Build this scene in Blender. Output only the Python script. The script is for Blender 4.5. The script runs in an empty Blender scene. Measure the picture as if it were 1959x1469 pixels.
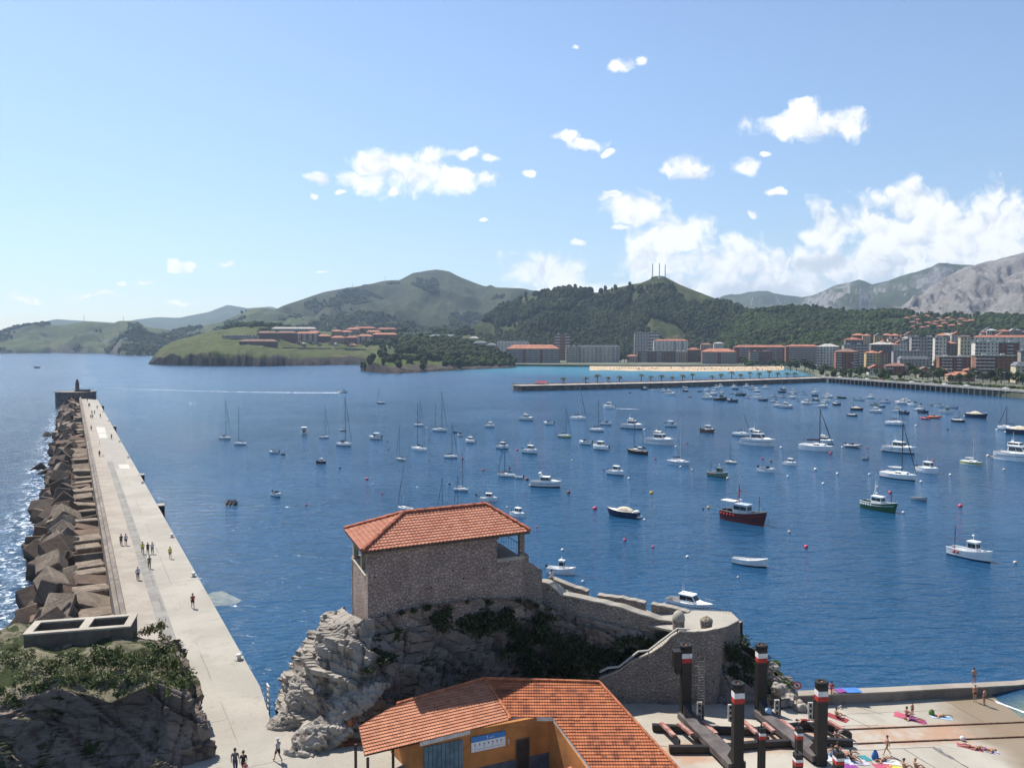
import bpy,math,random
from math import sin,cos,pi,radians as R,sqrt,atan2,exp
from mathutils import Vector as V,Matrix,noise as NZ
random.seed(7)
SC=bpy.context.scene
COL=SC.collection
# camera
CAMZ,FPX,PITCH=36.0,1630.0,R(2.79)
cd=bpy.data.cameras.new('camera');cam=bpy.data.objects.new('camera',cd);COL.objects.link(cam)
cam.location=(0,0,CAMZ);cam.rotation_euler=(pi/2-PITCH,0,0)
cd.sensor_width=36.0;cd.lens=36.0*FPX/1959.0;cd.clip_start=0.5;cd.clip_end=30000
SC.camera=cam
# sun, sky, exposure
SUN_AZ,SUN_EL=R(-45),R(56)
sl=bpy.data.lights.new('sun','SUN');so=bpy.data.objects.new('sun',sl);COL.objects.link(so)
sl.energy=5.0;sl.angle=R(0.53);sl.color=(1.0,0.955,0.89)
SDIR=V((sin(SUN_AZ)*cos(SUN_EL),cos(SUN_AZ)*cos(SUN_EL),sin(SUN_EL)))
so.rotation_euler=(-SDIR).to_track_quat('-Z','Y').to_euler()
SC.view_settings.view_transform='Standard';SC.view_settings.look='None'
SC.view_settings.gamma=1.0;SC.view_settings.exposure=0.58
class NT:
 def __init__(s,nt):s.nt=nt;s.n=nt.nodes;s.l=nt.links
 def node(s,t,**k):
  n=s.n.new(t)
  for a,b in k.items():setattr(n,a,b)
  return n
 def put(s,sock,v):
  if v is None:return
  if hasattr(v,'is_linked')or hasattr(v,'links'):s.l.new(v,sock)
  else:
   if sock.type=='RGBA' and len(v)==3:v=(*v,1)
   sock.default_value=v
 def math(s,op,a,b=None,c=None,clamp=False):
  n=s.node('ShaderNodeMath',operation=op,use_clamp=clamp)
  for i,x in enumerate((a,b,c)):s.put(n.inputs[i],x)
  return n.outputs[0]
 def vmath(s,op,a,b=None,c=None):
  n=s.node('ShaderNodeVectorMath',operation=op)
  for i,x in enumerate((a,b,c)):s.put(n.inputs[i],x)
  return n.outputs[1]if op in('LENGTH','DOT_PRODUCT')else n.outputs[0]
 def noise(s,vec,scale,detail=4,rough=.55,dist=0,dim='3D'):
  n=s.node('ShaderNodeTexNoise',noise_dimensions=dim)
  s.put(n.inputs['Vector'],vec);n.inputs['Scale'].default_value=scale
  n.inputs['Detail'].default_value=detail;n.inputs['Roughness'].default_value=rough
  n.inputs['Distortion'].default_value=dist
  return n.outputs['Fac']
 def ramp(s,f,lo,hi,a=0.,b=1.):
  n=s.node('ShaderNodeMapRange',interpolation_type='SMOOTHSTEP')
  s.put(n.inputs[0],f)
  for i,x in enumerate((lo,hi,a,b)):n.inputs[i+1].default_value=x
  return n.outputs[0]
 def mix(s,f,a,b):
  n=s.node('ShaderNodeMix',data_type='RGBA')
  s.put(n.inputs['Factor'],f);s.put(n.inputs[6],a);s.put(n.inputs[7],b)
  return n.outputs[2]
def make_world():
 w=bpy.data.worlds.new('World');SC.world=w;w.use_nodes=True
 t=NT(w.node_tree);t.n.clear()
 sky=t.node('ShaderNodeTexSky',sky_type='NISHITA',sun_disc=False)
 sky.sun_elevation=SUN_EL;sky.sun_rotation=SUN_AZ
 sky.air_density=1.0;sky.dust_density=0.35;sky.ozone_density=2.2;sky.altitude=0
 bg=t.node('ShaderNodeBackground');bg.inputs[1].default_value=0.106
 tc=t.node('ShaderNodeTexCoord');sx=t.node('ShaderNodeSeparateXYZ');t.l.new(tc.outputs['Generated'],sx.inputs[0])
 low=t.mix(t.ramp(sx.outputs[2],-.02,.34),(.73,.765,.83),(.97,.975,1.0))
 t.l.new(t.vmath('MULTIPLY',sky.outputs[0],low),bg.inputs[0])
 y=t.math('MAXIMUM',sx.outputs[1],.05)
 u=t.math('DIVIDE',sx.outputs[0],y);v=t.math('DIVIDE',sx.outputs[2],y)
 cx=t.node('ShaderNodeCombineXYZ');t.l.new(u,cx.inputs[0]);t.l.new(v,cx.inputs[1]);P=cx.outputs[0]
 nw=t.node('ShaderNodeTexNoise',noise_dimensions='2D');t.l.new(P,nw.inputs['Vector']);nw.inputs['Scale'].default_value=26;nw.inputs['Detail'].default_value=5
 Pw=t.vmath('MULTIPLY_ADD',t.vmath('SUBTRACT',nw.outputs['Color'],(.5,.5,.5)),(.030,.022,0),P)
 def field(ells,PP):
  acc=None
  for(px,py,rx,ry)in ells:
   u0,v0=(px-979.5)/FPX,(655-py)/FPX
   k=(1.12 if rx>95 else 1.5)if PP is Pw else 1;a,b=FPX/rx/k,FPX/ry/k
   d=t.vmath('LENGTH',t.vmath('MULTIPLY_ADD',PP,(a,b,0),(-u0*a,-v0*b,0)))
   acc=d if acc is None else t.math('MINIMUM',acc,d)
  return acc
 big=[(690,350,58,22),(735,322,72,24),(800,337,92,34),(872,345,70,24),(930,347,36,16),(620,350,28,12),(890,300,32,13),(945,308,18,9),(755,368,13,11),(652,374,16,7),(825,308,36,22),(1082,265,24,13),(1115,283,38,11),(1160,297,16,6),(1185,137,22,18),(1225,130,15,10),(1098,100,10,9),(1500,240,74,27),(1525,215,32,20),(1592,250,56,27),(1325,330,48,25),(1410,325,36,16),(1460,298,14,6),(1480,370,15,10),(1440,412,12,7),(1010,335,13,9),(1730,455,210,80),(1880,450,180,98),(1745,398,80,42),(1590,445,72,46),(1650,510,210,70),(1285,450,100,55),(1400,505,170,55),(1215,405,56,30),(1240,500,100,48),(1480,550,200,48),(1300,560,150,45),(1050,522,82,38),(1070,560,120,36),(1170,376,22,9),(1185,440,20,7),(1110,468,18,7),(352,510,36,9),(430,508,20,8),(185,563,50,8),(50,573,30,6),(235,541,12,4),(347,578,22,6),(290,541,12,4),(600,376,9,5),(930,425,9,4),(618,521,14,4)]
 m=t.math('SUBTRACT',1.0,field(big,Pw))
 def puff(PP):
  acc=t.math('MULTIPLY',t.noise(PP,26,9,.66,.3,'2D'),.95)
  for sc,k in((21,.55),(48,.26),(105,.13)):
   vn=t.node('ShaderNodeTexVoronoi',voronoi_dimensions='2D',feature='SMOOTH_F1');t.l.new(PP,vn.inputs['Vector']);vn.inputs['Scale'].default_value=sc;vn.inputs['Smoothness'].default_value=.35
   acc=t.math('SUBTRACT',acc,t.math('MULTIPLY',vn.outputs['Distance'],k))
  return acc
 n1=puff(Pw)
 den=t.math('ADD',t.math('MULTIPLY_ADD',t.math('MINIMUM',m,.9),1.6,-.50),t.math('MULTIPLY_ADD',n1,1.7,-.08))
 fac=t.ramp(den,-.16,.58)
 rel=t.math('SUBTRACT',n1,puff(t.vmath('ADD',Pw,(-.007,.012,0))))
 belly=t.math('SUBTRACT',1.0,field([(1740,548,230,34),(1440,560,170,44),(1900,545,160,50),(1300,580,120,26),(1560,505,90,22)],P))
 shade=t.math('ADD',t.math('MULTIPLY',rel,1.05),t.math('MULTIPLY',t.math('MAXIMUM',belly,0.0),-.80))
 sh=t.ramp(shade,-.60,.16)
 ccol=t.mix(sh,(.60,.65,.72),(1.02,1.02,1.02))
 cb=t.node('ShaderNodeBackground');t.l.new(ccol,cb.inputs[0]);cb.inputs[1].default_value=.78
 mx=t.node('ShaderNodeMixShader')
 front=t.ramp(sx.outputs[1],.1,.3)
 t.l.new(t.math('MULTIPLY',t.math('MULTIPLY',fac,front),.96),mx.inputs[0]);t.l.new(bg.outputs[0],mx.inputs[1]);t.l.new(cb.outputs[0],mx.inputs[2])
 out=t.node('ShaderNodeOutputWorld');t.l.new(mx.outputs[0],out.inputs[0])
 w.cycles.sampling_method='MANUAL';w.cycles.sample_map_resolution=512
make_world()
# geometry helpers
def ray(px,py):
 cx,cy=(px-979.5)/FPX,(734.5-py)/FPX
 return V((cx,cos(PITCH)+cy*sin(PITCH),-sin(PITCH)+cy*cos(PITCH)))
def G(px,py,z=0.0):
 """the point of the level plane z that the photograph shows at (px, py)"""
 r=ray(px,py);k=(z-CAMZ)/r.z
 return V((r.x*k,r.y*k,z))
def D(px,py,d):
 """the point at distance d (along y) seen at (px, py)"""
 r=ray(px,py);k=d/r.y
 return V((r.x*k,d,CAMZ+r.z*k))
def mppx(d):return d/FPX
def lerp(a,b,t):return a+(b-a)*t
def interp(pts,x):
 if x<=pts[0][0]:return pts[0][1]
 for(a,b)in zip(pts,pts[1:]):
  if x<=b[0]:return lerp(a[1],b[1],(x-a[0])/max(1e-9,b[0]-a[0]))
 return pts[-1][1]
def fbm(x,y,z=0.,oct=4):return NZ.fractal(V((x,y,z)),1.0,2.0,oct)
def rnd(a,b):return random.uniform(a,b)
OFF={}
class MB:
 def __init__(s):s.v=[];s.f=[];s.m=[];s.mi=0
 def add(s,vs,fs,mi=None):
  o=len(s.v);s.v.extend([tuple(x)for x in vs]);mi=s.mi if mi is None else mi
  for f in fs:s.f.append(tuple(i+o for i in f));s.m.append(mi)
 def quad(s,a,b,c,d,mi=None):s.add([a,b,c,d],[(0,1,2,3)],mi)
 def poly(s,pts,mi=None):s.add(pts,[tuple(range(len(pts)))],mi)
 def obox(s,c,ax,ay,az,mi=None):
  c,ax,ay,az=V(c),V(ax),V(ay),V(az)
  vs=[c+ax*i+ay*j+az*k for i in(-1,1)for j in(-1,1)for k in(-1,1)]
  s.add(vs,[(0,1,3,2),(4,6,7,5),(0,4,5,1),(2,3,7,6),(0,2,6,4),(1,5,7,3)],mi)
 def box(s,x0,y0,z0,x1,y1,z1,mi=None):
  s.obox(((x0+x1)/2,(y0+y1)/2,(z0+z1)/2),((x1-x0)/2,0,0),(0,(y1-y0)/2,0),(0,0,(z1-z0)/2),mi)
 def prism(s,poly,z0,z1,mi=None,taper=1.0):
  n=len(poly);cx=sum(p[0]for p in poly)/n;cy=sum(p[1]for p in poly)/n
  a=sum(poly[i][0]*poly[(i+1)%n][1]-poly[(i+1)%n][0]*poly[i][1]for i in range(n))
  if a<0:poly=poly[::-1]
  zz0=z0 if hasattr(z0,'__len__')else[z0]*n;zz1=z1 if hasattr(z1,'__len__')else[z1]*n
  if a<0:zz0=zz0[::-1];zz1=zz1[::-1]
  vs=[(p[0],p[1],z)for p,z in zip(poly,zz0)]+[(cx+(p[0]-cx)*taper,cy+(p[1]-cy)*taper,z)for p,z in zip(poly,zz1)]
  s.add(vs,[tuple(range(n))[::-1],tuple(range(n,2*n))]+[(i,(i+1)%n,n+(i+1)%n,n+i)for i in range(n)],mi)
 def tube(s,pts,r,n=6,mi=None,caps=True):
  pts=[V(p)for p in pts];k=len(pts);rs=r if hasattr(r,'__len__')else[r]*k
  vs=[];
  for i,p in enumerate(pts):
   t=(pts[min(i+1,k-1)]-pts[max(i-1,0)]);t=t.normalized()if t.length>1e-9 else V((0,0,1))
   a=t.cross(V((0,0,1)));a=a.normalized()if a.length>1e-3 else V((1,0,0));b=t.cross(a)
   for j in range(n):
    q=2*pi*j/n+pi/n;vs.append(p+(a*cos(q)+b*sin(q))*rs[i])
  fs=[(i*n+j,i*n+(j+1)%n,(i+1)*n+(j+1)%n,(i+1)*n+j)for i in range(k-1)for j in range(n)]
  if caps:fs+=[tuple(range(n))[::-1],tuple(range((k-1)*n,k*n))]
  s.add(vs,fs,mi)
 def lathe(s,prof,c=(0,0,0),n=12,mi=None):
  vs=[(c[0]+r*cos(2*pi*j/n),c[1]+r*sin(2*pi*j/n),c[2]+z)for(r,z)in prof for j in range(n)];k=len(prof)
  fs=[(i*n+j,i*n+(j+1)%n,(i+1)*n+(j+1)%n,(i+1)*n+j)for i in range(k-1)for j in range(n)]
  fs+=[tuple(range(n))[::-1],tuple(range((k-1)*n,k*n))]
  s.add(vs,fs,mi)
 def grid(s,P,mi=None,flip=False):
  a,b=len(P),len(P[0]);vs=[q for row in P for q in row]
  fs=[((i*b+j),(i+1)*b+j,(i+1)*b+j+1,i*b+j+1)if flip else(i*b+j,i*b+j+1,(i+1)*b+j+1,(i+1)*b+j)for i in range(a-1)for j in range(b-1)]
  s.add(vs,fs,mi)
 def ball(s,c,rx,ry=None,rz=None,n=8,k=5,mi=None):
  ry=rx if ry is None else ry;rz=rx if rz is None else rz
  vs=[(c[0],c[1],c[2]-rz)]
  for i in range(1,k):
   a=-pi/2+pi*i/k
   vs+=[(c[0]+rx*cos(a)*cos(2*pi*j/n),c[1]+ry*cos(a)*sin(2*pi*j/n),c[2]+rz*sin(a))for j in range(n)]
  vs.append((c[0],c[1],c[2]+rz));L=len(vs)-1
  fs=[(0,1+(j+1)%n,1+j)for j in range(n)]
  fs+=[(1+i*n+j,1+i*n+(j+1)%n,1+(i+1)*n+(j+1)%n,1+(i+1)*n+j)for i in range(k-2)for j in range(n)]
  fs+=[(L,1+(k-2)*n+j,1+(k-2)*n+(j+1)%n)for j in range(n)]
  s.add(vs,fs,mi)
 def build(s,name,mats,parent=None,smooth=False):
  me=bpy.data.meshes.new(name)
  off=OFF.get(parent.name,V((0,0,0)))if parent else V((0,0,0))
  me.from_pydata([(x-off.x,y-off.y,z-off.z)for x,y,z in s.v],[],s.f)
  if not isinstance(mats,(list,tuple)):mats=[mats]
  for m in mats:me.materials.append(m)
  if any(s.m):me.polygons.foreach_set('material_index',s.m)
  if smooth:me.polygons.foreach_set('use_smooth',[True]*len(s.f))
  o=bpy.data.objects.new(name,me);COL.objects.link(o)
  if parent:o.parent=parent;OFF[o.name]=off
  return o
def tag(o,label=None,cat=None,group=None,kind=None):
 if label:o['label']=label
 if cat:o['category']=cat
 if group:o['group']=group
 if kind:o['kind']=kind
 return o
def thing(name,loc,label,cat,group=None,rz=0.0):
 o=bpy.data.objects.new(name,None);COL.objects.link(o);o.empty_display_size=.3
 o.location=loc;o.rotation_euler=(0,0,rz);tag(o,label,cat,group)
 OFF[o.name]=V(loc)
 return o
def copy_tree(o,parent=None):
 c=o.copy();COL.objects.link(c)
 if parent:c.parent=parent
 for ch in list(o.children):copy_tree(ch,c)
 return c
def place(c,loc,rz,sc=1.0):
 c.location=loc;c.rotation_euler=(0,0,rz)
 c.scale=(sc,sc,sc)if not hasattr(sc,'__len__')else sc
 return c
 # materials
MATS={}
def mat(name,col,rough=.75,var=.12,scale=1.5,bump=0.,bscale=None,metal=0.,spec=.4,col2=None,lo=.35,hi=.65,stretch=(1,1,1),coat=0.):
 if name in MATS:return MATS[name]
 m=bpy.data.materials.new(name);m.use_nodes=True;t=NT(m.node_tree)
 b=t.n['Principled BSDF'];b.inputs['Roughness'].default_value=rough;b.inputs['Metallic'].default_value=metal
 b.inputs['Specular IOR Level'].default_value=spec
 if coat:b.inputs['Coat Weight'].default_value=coat
 tc=t.node('ShaderNodeTexCoord');co=tc.outputs['Object']
 if stretch!=(1,1,1):co=t.vmath('MULTIPLY',co,stretch)
 n=t.noise(co,scale,5,.6)
 c2=col2 if col2 else tuple(x*(1-2*var)for x in col)
 c1=col if col2 else tuple(min(1,x*(1+var))for x in col)
 t.put(b.inputs['Base Color'],t.mix(t.ramp(n,lo,hi),c1,c2))
 if bump:
  bn=t.node('ShaderNodeBump');bn.inputs['Strength'].default_value=1.;bn.inputs['Distance'].default_value=bump
  t.put(bn.inputs['Height'],t.noise(co,bscale or scale*4,5,.65));t.l.new(bn.outputs[0],b.inputs['Normal'])
 MATS[name]=m
 return m
 # water
def water_material():
 m=bpy.data.materials.new('sea_water');m.use_nodes=True;t=NT(m.node_tree);b=t.n['Principled BSDF']
 geo=t.node('ShaderNodeNewGeometry');P=geo.outputs['Position']
 sx=t.node('ShaderNodeSeparateXYZ');t.l.new(P,sx.inputs[0]);X,Y=sx.outputs[0],sx.outputs[1]
 n_big=t.noise(t.vmath('MULTIPLY',P,(1,.35,1)),.012,3,.5)
 col=t.mix(t.ramp(n_big,.3,.7),(.0065,.048,.110),(.0105,.064,.137))
 d1=t.vmath('LENGTH',t.vmath('MULTIPLY_ADD',P,(1/330.,1/330.,0),(-230/330.,-1190/330.,0)))
 col=t.mix(t.ramp(d1,1.25,.55),col,(.028,.17,.24))
 d2=t.vmath('LENGTH',t.vmath('MULTIPLY_ADD',P,(1/14.,1/9.,0),(-60/14.,-77/9.,0)))
 col=t.mix(t.ramp(d2,1.25,.7),col,(.16,.20,.13))
 A=V((-58,84,0));B=V((-240,447,0));u=(B-A).normalized();nrm=V((-u.y,u.x,0))
 off=t.vmath('DOT_PRODUCT',t.vmath('SUBTRACT',P,tuple(A)),tuple(nrm))
 wob=t.noise(P,.09,4,.6)
 band=t.math('SUBTRACT',t.math('MULTIPLY_ADD',wob,16.,-5.),off)
 inb=t.math('MULTIPLY',t.ramp(band,0,6),t.ramp(off,-14,-10))
 sal=t.vmath('DOT_PRODUCT',t.vmath('SUBTRACT',P,tuple(A)),tuple(u))
 along=t.ramp(sal,-25,-5)
 along=t.math('MULTIPLY',along,t.ramp(sal,395,425,1,0))
 fo=t.math('MULTIPLY',t.math('MULTIPLY',inb,along),t.ramp(t.noise(P,.55,6,.7,1.0),.49,.66))
 t.put(b.inputs['Base Color'],t.mix(fo,col,(.80,.83,.86)))
 t.put(b.inputs['Roughness'],t.math('MULTIPLY_ADD',fo,.5,t.ramp(Y,110,900,.08,.22)))
 b.inputs['IOR'].default_value=1.333
 rot=t.node('ShaderNodeMapping');rot.inputs['Rotation'].default_value=(0,0,R(-22));rot.inputs['Scale'].default_value=(.45,1,1);t.l.new(P,rot.inputs[0]);W=rot.outputs[0]
 gust=t.ramp(t.noise(P,.02,3),.3,.7,.65,1.15)
 out=t.math('ADD',1.0,t.math('MULTIPLY',t.ramp(off,-30,12),t.ramp(t.noise(P,.22,4,.7),.42,.60,-.3,.9)))
 h=t.math('MULTIPLY',t.noise(W,.38,2,.5,.5),1.5)
 h=t.math('ADD',h,t.math('MULTIPLY',t.noise(W,1.15,3,.62,.4),.62))
 h=t.math('ADD',h,t.math('MULTIPLY',t.noise(P,4.2,2,.6),.10))
 h=t.math('MULTIPLY',t.math('MULTIPLY',h,gust),out)
 bn=t.node('ShaderNodeBump');bn.inputs['Strength'].default_value=1.0;bn.inputs['Distance'].default_value=.50;bn.inputs['Filter Width'].default_value=.03
 t.put(bn.inputs['Height'],h);t.l.new(bn.outputs[0],b.inputs['Normal'])
 return m
M_WATER=water_material()
w=MB()
w.quad((-11000,-260,0),(11000,-260,0),(11000,12000,0),(-11000,12000,0))
tag(w.build('sea_water',M_WATER),'wide blue harbour water with small ripples','water',kind='structure')
# hills
def hill_material(name,grass,scrub,dry,rock,sc,rock_lo=.45,rock_hi=.62,zrock=None):
 m=bpy.data.materials.new(name);m.use_nodes=True;t=NT(m.node_tree);b=t.n['Principled BSDF']
 b.inputs['Roughness'].default_value=.95;b.inputs['Specular IOR Level'].default_value=.1
 geo=t.node('ShaderNodeNewGeometry');P=geo.outputs['Position']
 c=t.mix(t.ramp(t.noise(P,sc,6,.62,.6),.42,.56),grass,scrub)
 c=t.mix(t.ramp(t.noise(P,sc*2.3,5,.6),.55,.68),c,dry)
 c=t.mix(t.ramp(t.noise(P,sc*14,4,.7),.40,.68,0,.5),c,tuple(x*.45 for x in scrub))
 nz=t.node('ShaderNodeSeparateXYZ');t.l.new(geo.outputs['True Normal'],nz.inputs[0])
 k=t.ramp(t.math('ADD',nz.outputs[2],t.math('MULTIPLY',t.noise(P,sc*10,4,.6),.16)),rock_lo+.08,rock_hi+.08,1,0)
 if zrock:
  zz=t.node('ShaderNodeSeparateXYZ');t.l.new(P,zz.inputs[0])
  k=t.math('MAXIMUM',k,t.ramp(t.math('ADD',zz.outputs[2],t.math('MULTIPLY',t.noise(t.vmath('MULTIPLY',P,(1,.4,1.5)),.02,5,.65),-2.4*zrock)),-.35*zrock,-.05*zrock,1,0))
 rc=t.mix(t.ramp(t.noise(t.vmath('MULTIPLY',P,(1,1,.35)),sc*9,6,.7),.35,.65),rock,tuple(x*.45 for x in rock))
 t.put(b.inputs['Base Color'],t.mix(k,c,rc))
 bn=t.node('ShaderNodeBump');bn.inputs['Distance'].default_value=.15/sc*.2;t.put(bn.inputs['Height'],t.noise(P,sc*12,5,.7));t.l.new(bn.outputs[0],b.inputs['Normal'])
 return m
def ridge(name,label,top,foot,m,nu=160,nv=34,amp=1.0,nsc=.01,shape=1.0,back=.5,cliff=None,seed=0.,gully=0.,jag=22.):
 """land mass between a foot line (px, distance, height) and a crest line (px, py, distance); the far side falls away behind the crest"""
 tt=[(p[0],p[1])for p in top];td=[(p[0],p[2])for p in top]
 fd=[(p[0],p[1])for p in foot];fz=[(p[0],p[2])for p in foot]
 x0,x1=top[0][0],top[-1][0];rows=[]
 for i in range(nu+1):
  px=lerp(x0,x1,i/nu);py=interp(tt,px);dt=interp(td,px);df=interp(fd,px)
  jg=jag*(NZ.noise(V((px*.045,seed,2)))+.3*NZ.noise(V((px*.14,seed,5))))if cliff else 0
  c=D(px,py,dt);a=(px-979.5)/FPX;f=V((a*df,df,interp(fz,px)));row=[]
  for j in range(nv+1):
   v=(j/nv)**(1.5 if cliff else 1);d=lerp(df,dt,v)+jg*max(0,1-v*7);x=a*d
   s=v**shape
   if cliff:
    ch,cv=(interp(cliff[0],px),cliff[1])if hasattr(cliff[0],'__len__')else cliff
    hh=ch*(.85+.35*NZ.noise(V((px*.05,seed,0))))
    z=f.z+(hh*min(1,v/cv)**.7 if c.z-f.z>hh else(c.z-f.z)*v)
    if v>cv and c.z-f.z>hh:z=lerp(f.z+ch,c.z,((v-cv)/(1-cv))**shape)+(hh-ch)*max(0,1-(v-cv)*9)
   else:z=lerp(f.z,c.z,s)
   env=min(1,v*5)*min(1,(1-v)*4+.12)
   n=fbm(x*nsc+seed,d*nsc*.8,seed,6)
   n2=abs(fbm(x*nsc*1.6+9+seed,d*nsc*.5,3.,4))
   z+=env*amp*(n-gully*n2)
   row.append((x,d,z))
  for q,zz in((.25,.8),(.6,.4),(1.0,-.05)):
   d=dt+(dt-df)*back*q;row.append((a*d,d,f.z+(c.z-f.z)*zz))
  rows.append(row)
 b=MB();b.grid(rows,flip=True)
 o=b.build(name,m,smooth=True)
 return tag(o,label,'hill',kind='structure'),rows
HM_FAR=hill_material('far_hill_cover',(.055,.075,.035),(.035,.05,.026),(.075,.075,.04),(.16,.15,.14),.004)
HM_COAST=hill_material('coast_hill_cover',(.075,.092,.032),(.04,.054,.022),(.105,.10,.048),(.17,.145,.12),.007)
HM_HEAD=hill_material('headland_cover',(.082,.098,.028),(.066,.078,.024),(.115,.105,.048),(.042,.035,.031),.012,.40,.55,12)
HM_MOUNT=hill_material('mountain_cover',(.046,.053,.022),(.028,.036,.016),(.066,.060,.032),(.12,.11,.10),.005)
HM_TOWNHILL=hill_material('town_hill_cover',(.066,.080,.027),(.045,.056,.020),(.10,.085,.042),(.14,.115,.095),.008)
ridge('distant_hills','hazy blue ridge far away on the left',[(-40,640,6500),(60,621,6500),(110,611,6500),(160,614,6500),(230,618,6600),(265,611,6800),(300,607,7000),(345,608,7000),(400,597,7000),(437,582.5,7000),(475,589,7000),(520,586,7000),(560,600,7000),(720,630,7000)],[(-40,4300,5),(720,4500,5)],HM_FAR,120,24,60,.0012,1.0,seed=1)
ridge('distant_mountains','blue grey mountains behind the town on the right',[(1340,590,6000),(1390,572,6000),(1430,562,6000),(1465,558,6000),(1500,565,6000),(1535,568,6000),(1560,563,5600),(1600,545,5200),(1625,538,5000),(1640,533,5000),(1652,537,5000),(1665,543,5000),(1700,537,4800),(1750,522,4600),(1800,505,4600),(1850,507,4600),(1900,510,4600),(2060,500,4600)],[(1340,3400,20),(2060,3000,20)],hill_material('grey_mountain_cover',(.055,.07,.035),(.045,.055,.032),(.085,.085,.06),(.22,.21,.20),.004,.70,.86),160,30,150,.0016,1.1,seed=4,gully=.5)
_,CO_ROWS=ridge('coast_hills','green pasture hills along the far left coast',[(-60,648,3400),(0,637,3400),(40,628,3300),(75,620,3300),(120,622,3300),(170,615,3300),(215,618,3300),(230,613,3200),(262,613,3200),(280,625,3200),(300,630,3200),(340,633,3100),(380,625,3000),(425,615,3000),(460,600,3200),(480,593,3200),(520,593,3200),(545,600,3200),(700,625,3300)],[(-60,2790,0),(60,2820,0),(100,2900,0),(150,2790,0),(200,2700,0),(232,2350,0),(262,2280,0),(300,2300,0),(420,2300,10),(700,2300,30)],HM_COAST,190,40,42,.0042,.8,cliff=(24,.05),seed=7,gully=.6)
HEAD,HEAD_ROWS=ridge('headland','grassy headland with dark slanting sea cliffs',[(284,694,1420),(293,683,1440),(305,668,1500),(330,654,1560),(380,640,1650),(430,629,1750),(480,622,1800),(530,623,1800),(600,634,1800),(700,634,1800),(800,636,1800),(900,640,1800),(960,650,1800)],[(284,1400,-2),(300,1370,-2),(330,1335,-2),(400,1302,-2),(500,1290,-2),(600,1335,-2),(690,1370,-2),(760,1400,2),(960,1420,6)],HM_HEAD,300,70,7,.012,.8,cliff=([(288,6),(305,18),(400,26),(500,21),(560,12),(640,9),(700,7)],.030),seed=11,gully=.9,jag=26)
_,MT_ROWS=ridge('mountain','broad green grey mountain behind the headland houses',[(470,612,3000),(500,606,3100),(540,586,3200),(560,578,3300),(600,565,3400),(620,558,3500),(680,548,3600),(735,536,3700),(765,535,3700),(790,523,3700),(812,518,3700),(835,515,3700),(860,520,3700),(880,531,3700),(910,542,3700),(930,546,3600),(938,543,3600),(950,548,3500),(1000,552,3400),(1060,560,3300),(1100,575,3200),(1180,600,3000)],[(470,2300,22),(700,2100,25),(900,2100,25),(1180,2100,30)],HM_MOUNT,200,50,60,.0028,1.15,seed=21,gully=.9)
AH,AH_ROWS=ridge('aerial_hill','wooded hill crowned with three aerial masts',[(840,652,1750),(880,638,1800),(930,610,1950),(960,590,2050),(1000,570,2100),(1040,562,2050),(1080,556,2000),(1110,555,2000),(1140,558,2000),(1160,553,2000),(1200,545,2000),(1225,541,2000),(1240,535,2000),(1250,529,2000),(1268,529,2000),(1280,535,2000),(1300,545,1990),(1340,560,1960),(1380,576,1900),(1420,594,1850),(1450,612,1800),(1500,638,1700),(1540,655,1600)],[(840,1640,8),(960,1620,8),(1200,1660,8),(1420,1620,8),(1540,1500,8)],HM_TOWNHILL,220,56,26,.0065,.85,seed=31,gully=.7)
def quarry_material():
 m=bpy.data.materials.new('quarry_rock');m.use_nodes=True;t=NT(m.node_tree);b=t.n['Principled BSDF']
 b.inputs['Roughness'].default_value=.95;b.inputs['Specular IOR Level'].default_value=.1
 geo=t.node('ShaderNodeNewGeometry');P=geo.outputs['Position']
 c=t.mix(t.ramp(t.noise(P,.012,6,.7),.35,.65),(.222,.208,.200),(.165,.156,.150))
 c=t.mix(t.ramp(t.noise(t.vmath('MULTIPLY',P,(.6,.6,3.0)),.03,5,.7),.50,.68),c,(.16,.15,.135))
 c=t.mix(t.ramp(t.noise(P,.09,4,.7),.62,.72),c,(.06,.075,.035))
 t.put(b.inputs['Base Color'],c)
 bn=t.node('ShaderNodeBump');bn.inputs['Distance'].default_value=4.;t.put(bn.inputs['Height'],t.noise(P,.09,5,.7));t.l.new(bn.outputs[0],b.inputs['Normal'])
 return m
ridge('quarry_mountain','bare pale grey terraced quarry mountain',[(1690,600,2250),(1730,582,2350),(1760,562,2450),(1800,532,2550),(1850,508,2650),(1900,496,2700),(1959,482,2750),(2010,470,2750),(2100,455,2750)],[(1690,2150,70),(1800,2000,68),(2100,1900,64)],quarry_material(),150,70,34,.012,.95,seed=41,gully=.8)
TH,TH_ROWS=ridge('town_slope','wooded slope with villas above the town',[(1380,628,1700),(1420,606,1750),(1440,596,1750),(1500,591,1750),(1560,593,1750),(1620,600,1750),(1700,598,1750),(1800,603,1750),(1959,609,1750),(2100,614,1750)],[(1380,1500,6),(1500,1380,6),(1620,1260,6),(1760,1180,6),(1959,1150,6),(2100,1130,6)],HM_TOWNHILL,160,40,9,.011,.95,seed=51,gully=.4)
HM_PT=hill_material('point_cover',(.080,.105,.026),(.066,.088,.022),(.09,.095,.03),(.085,.07,.058),.02,.45,.62,8)
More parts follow.
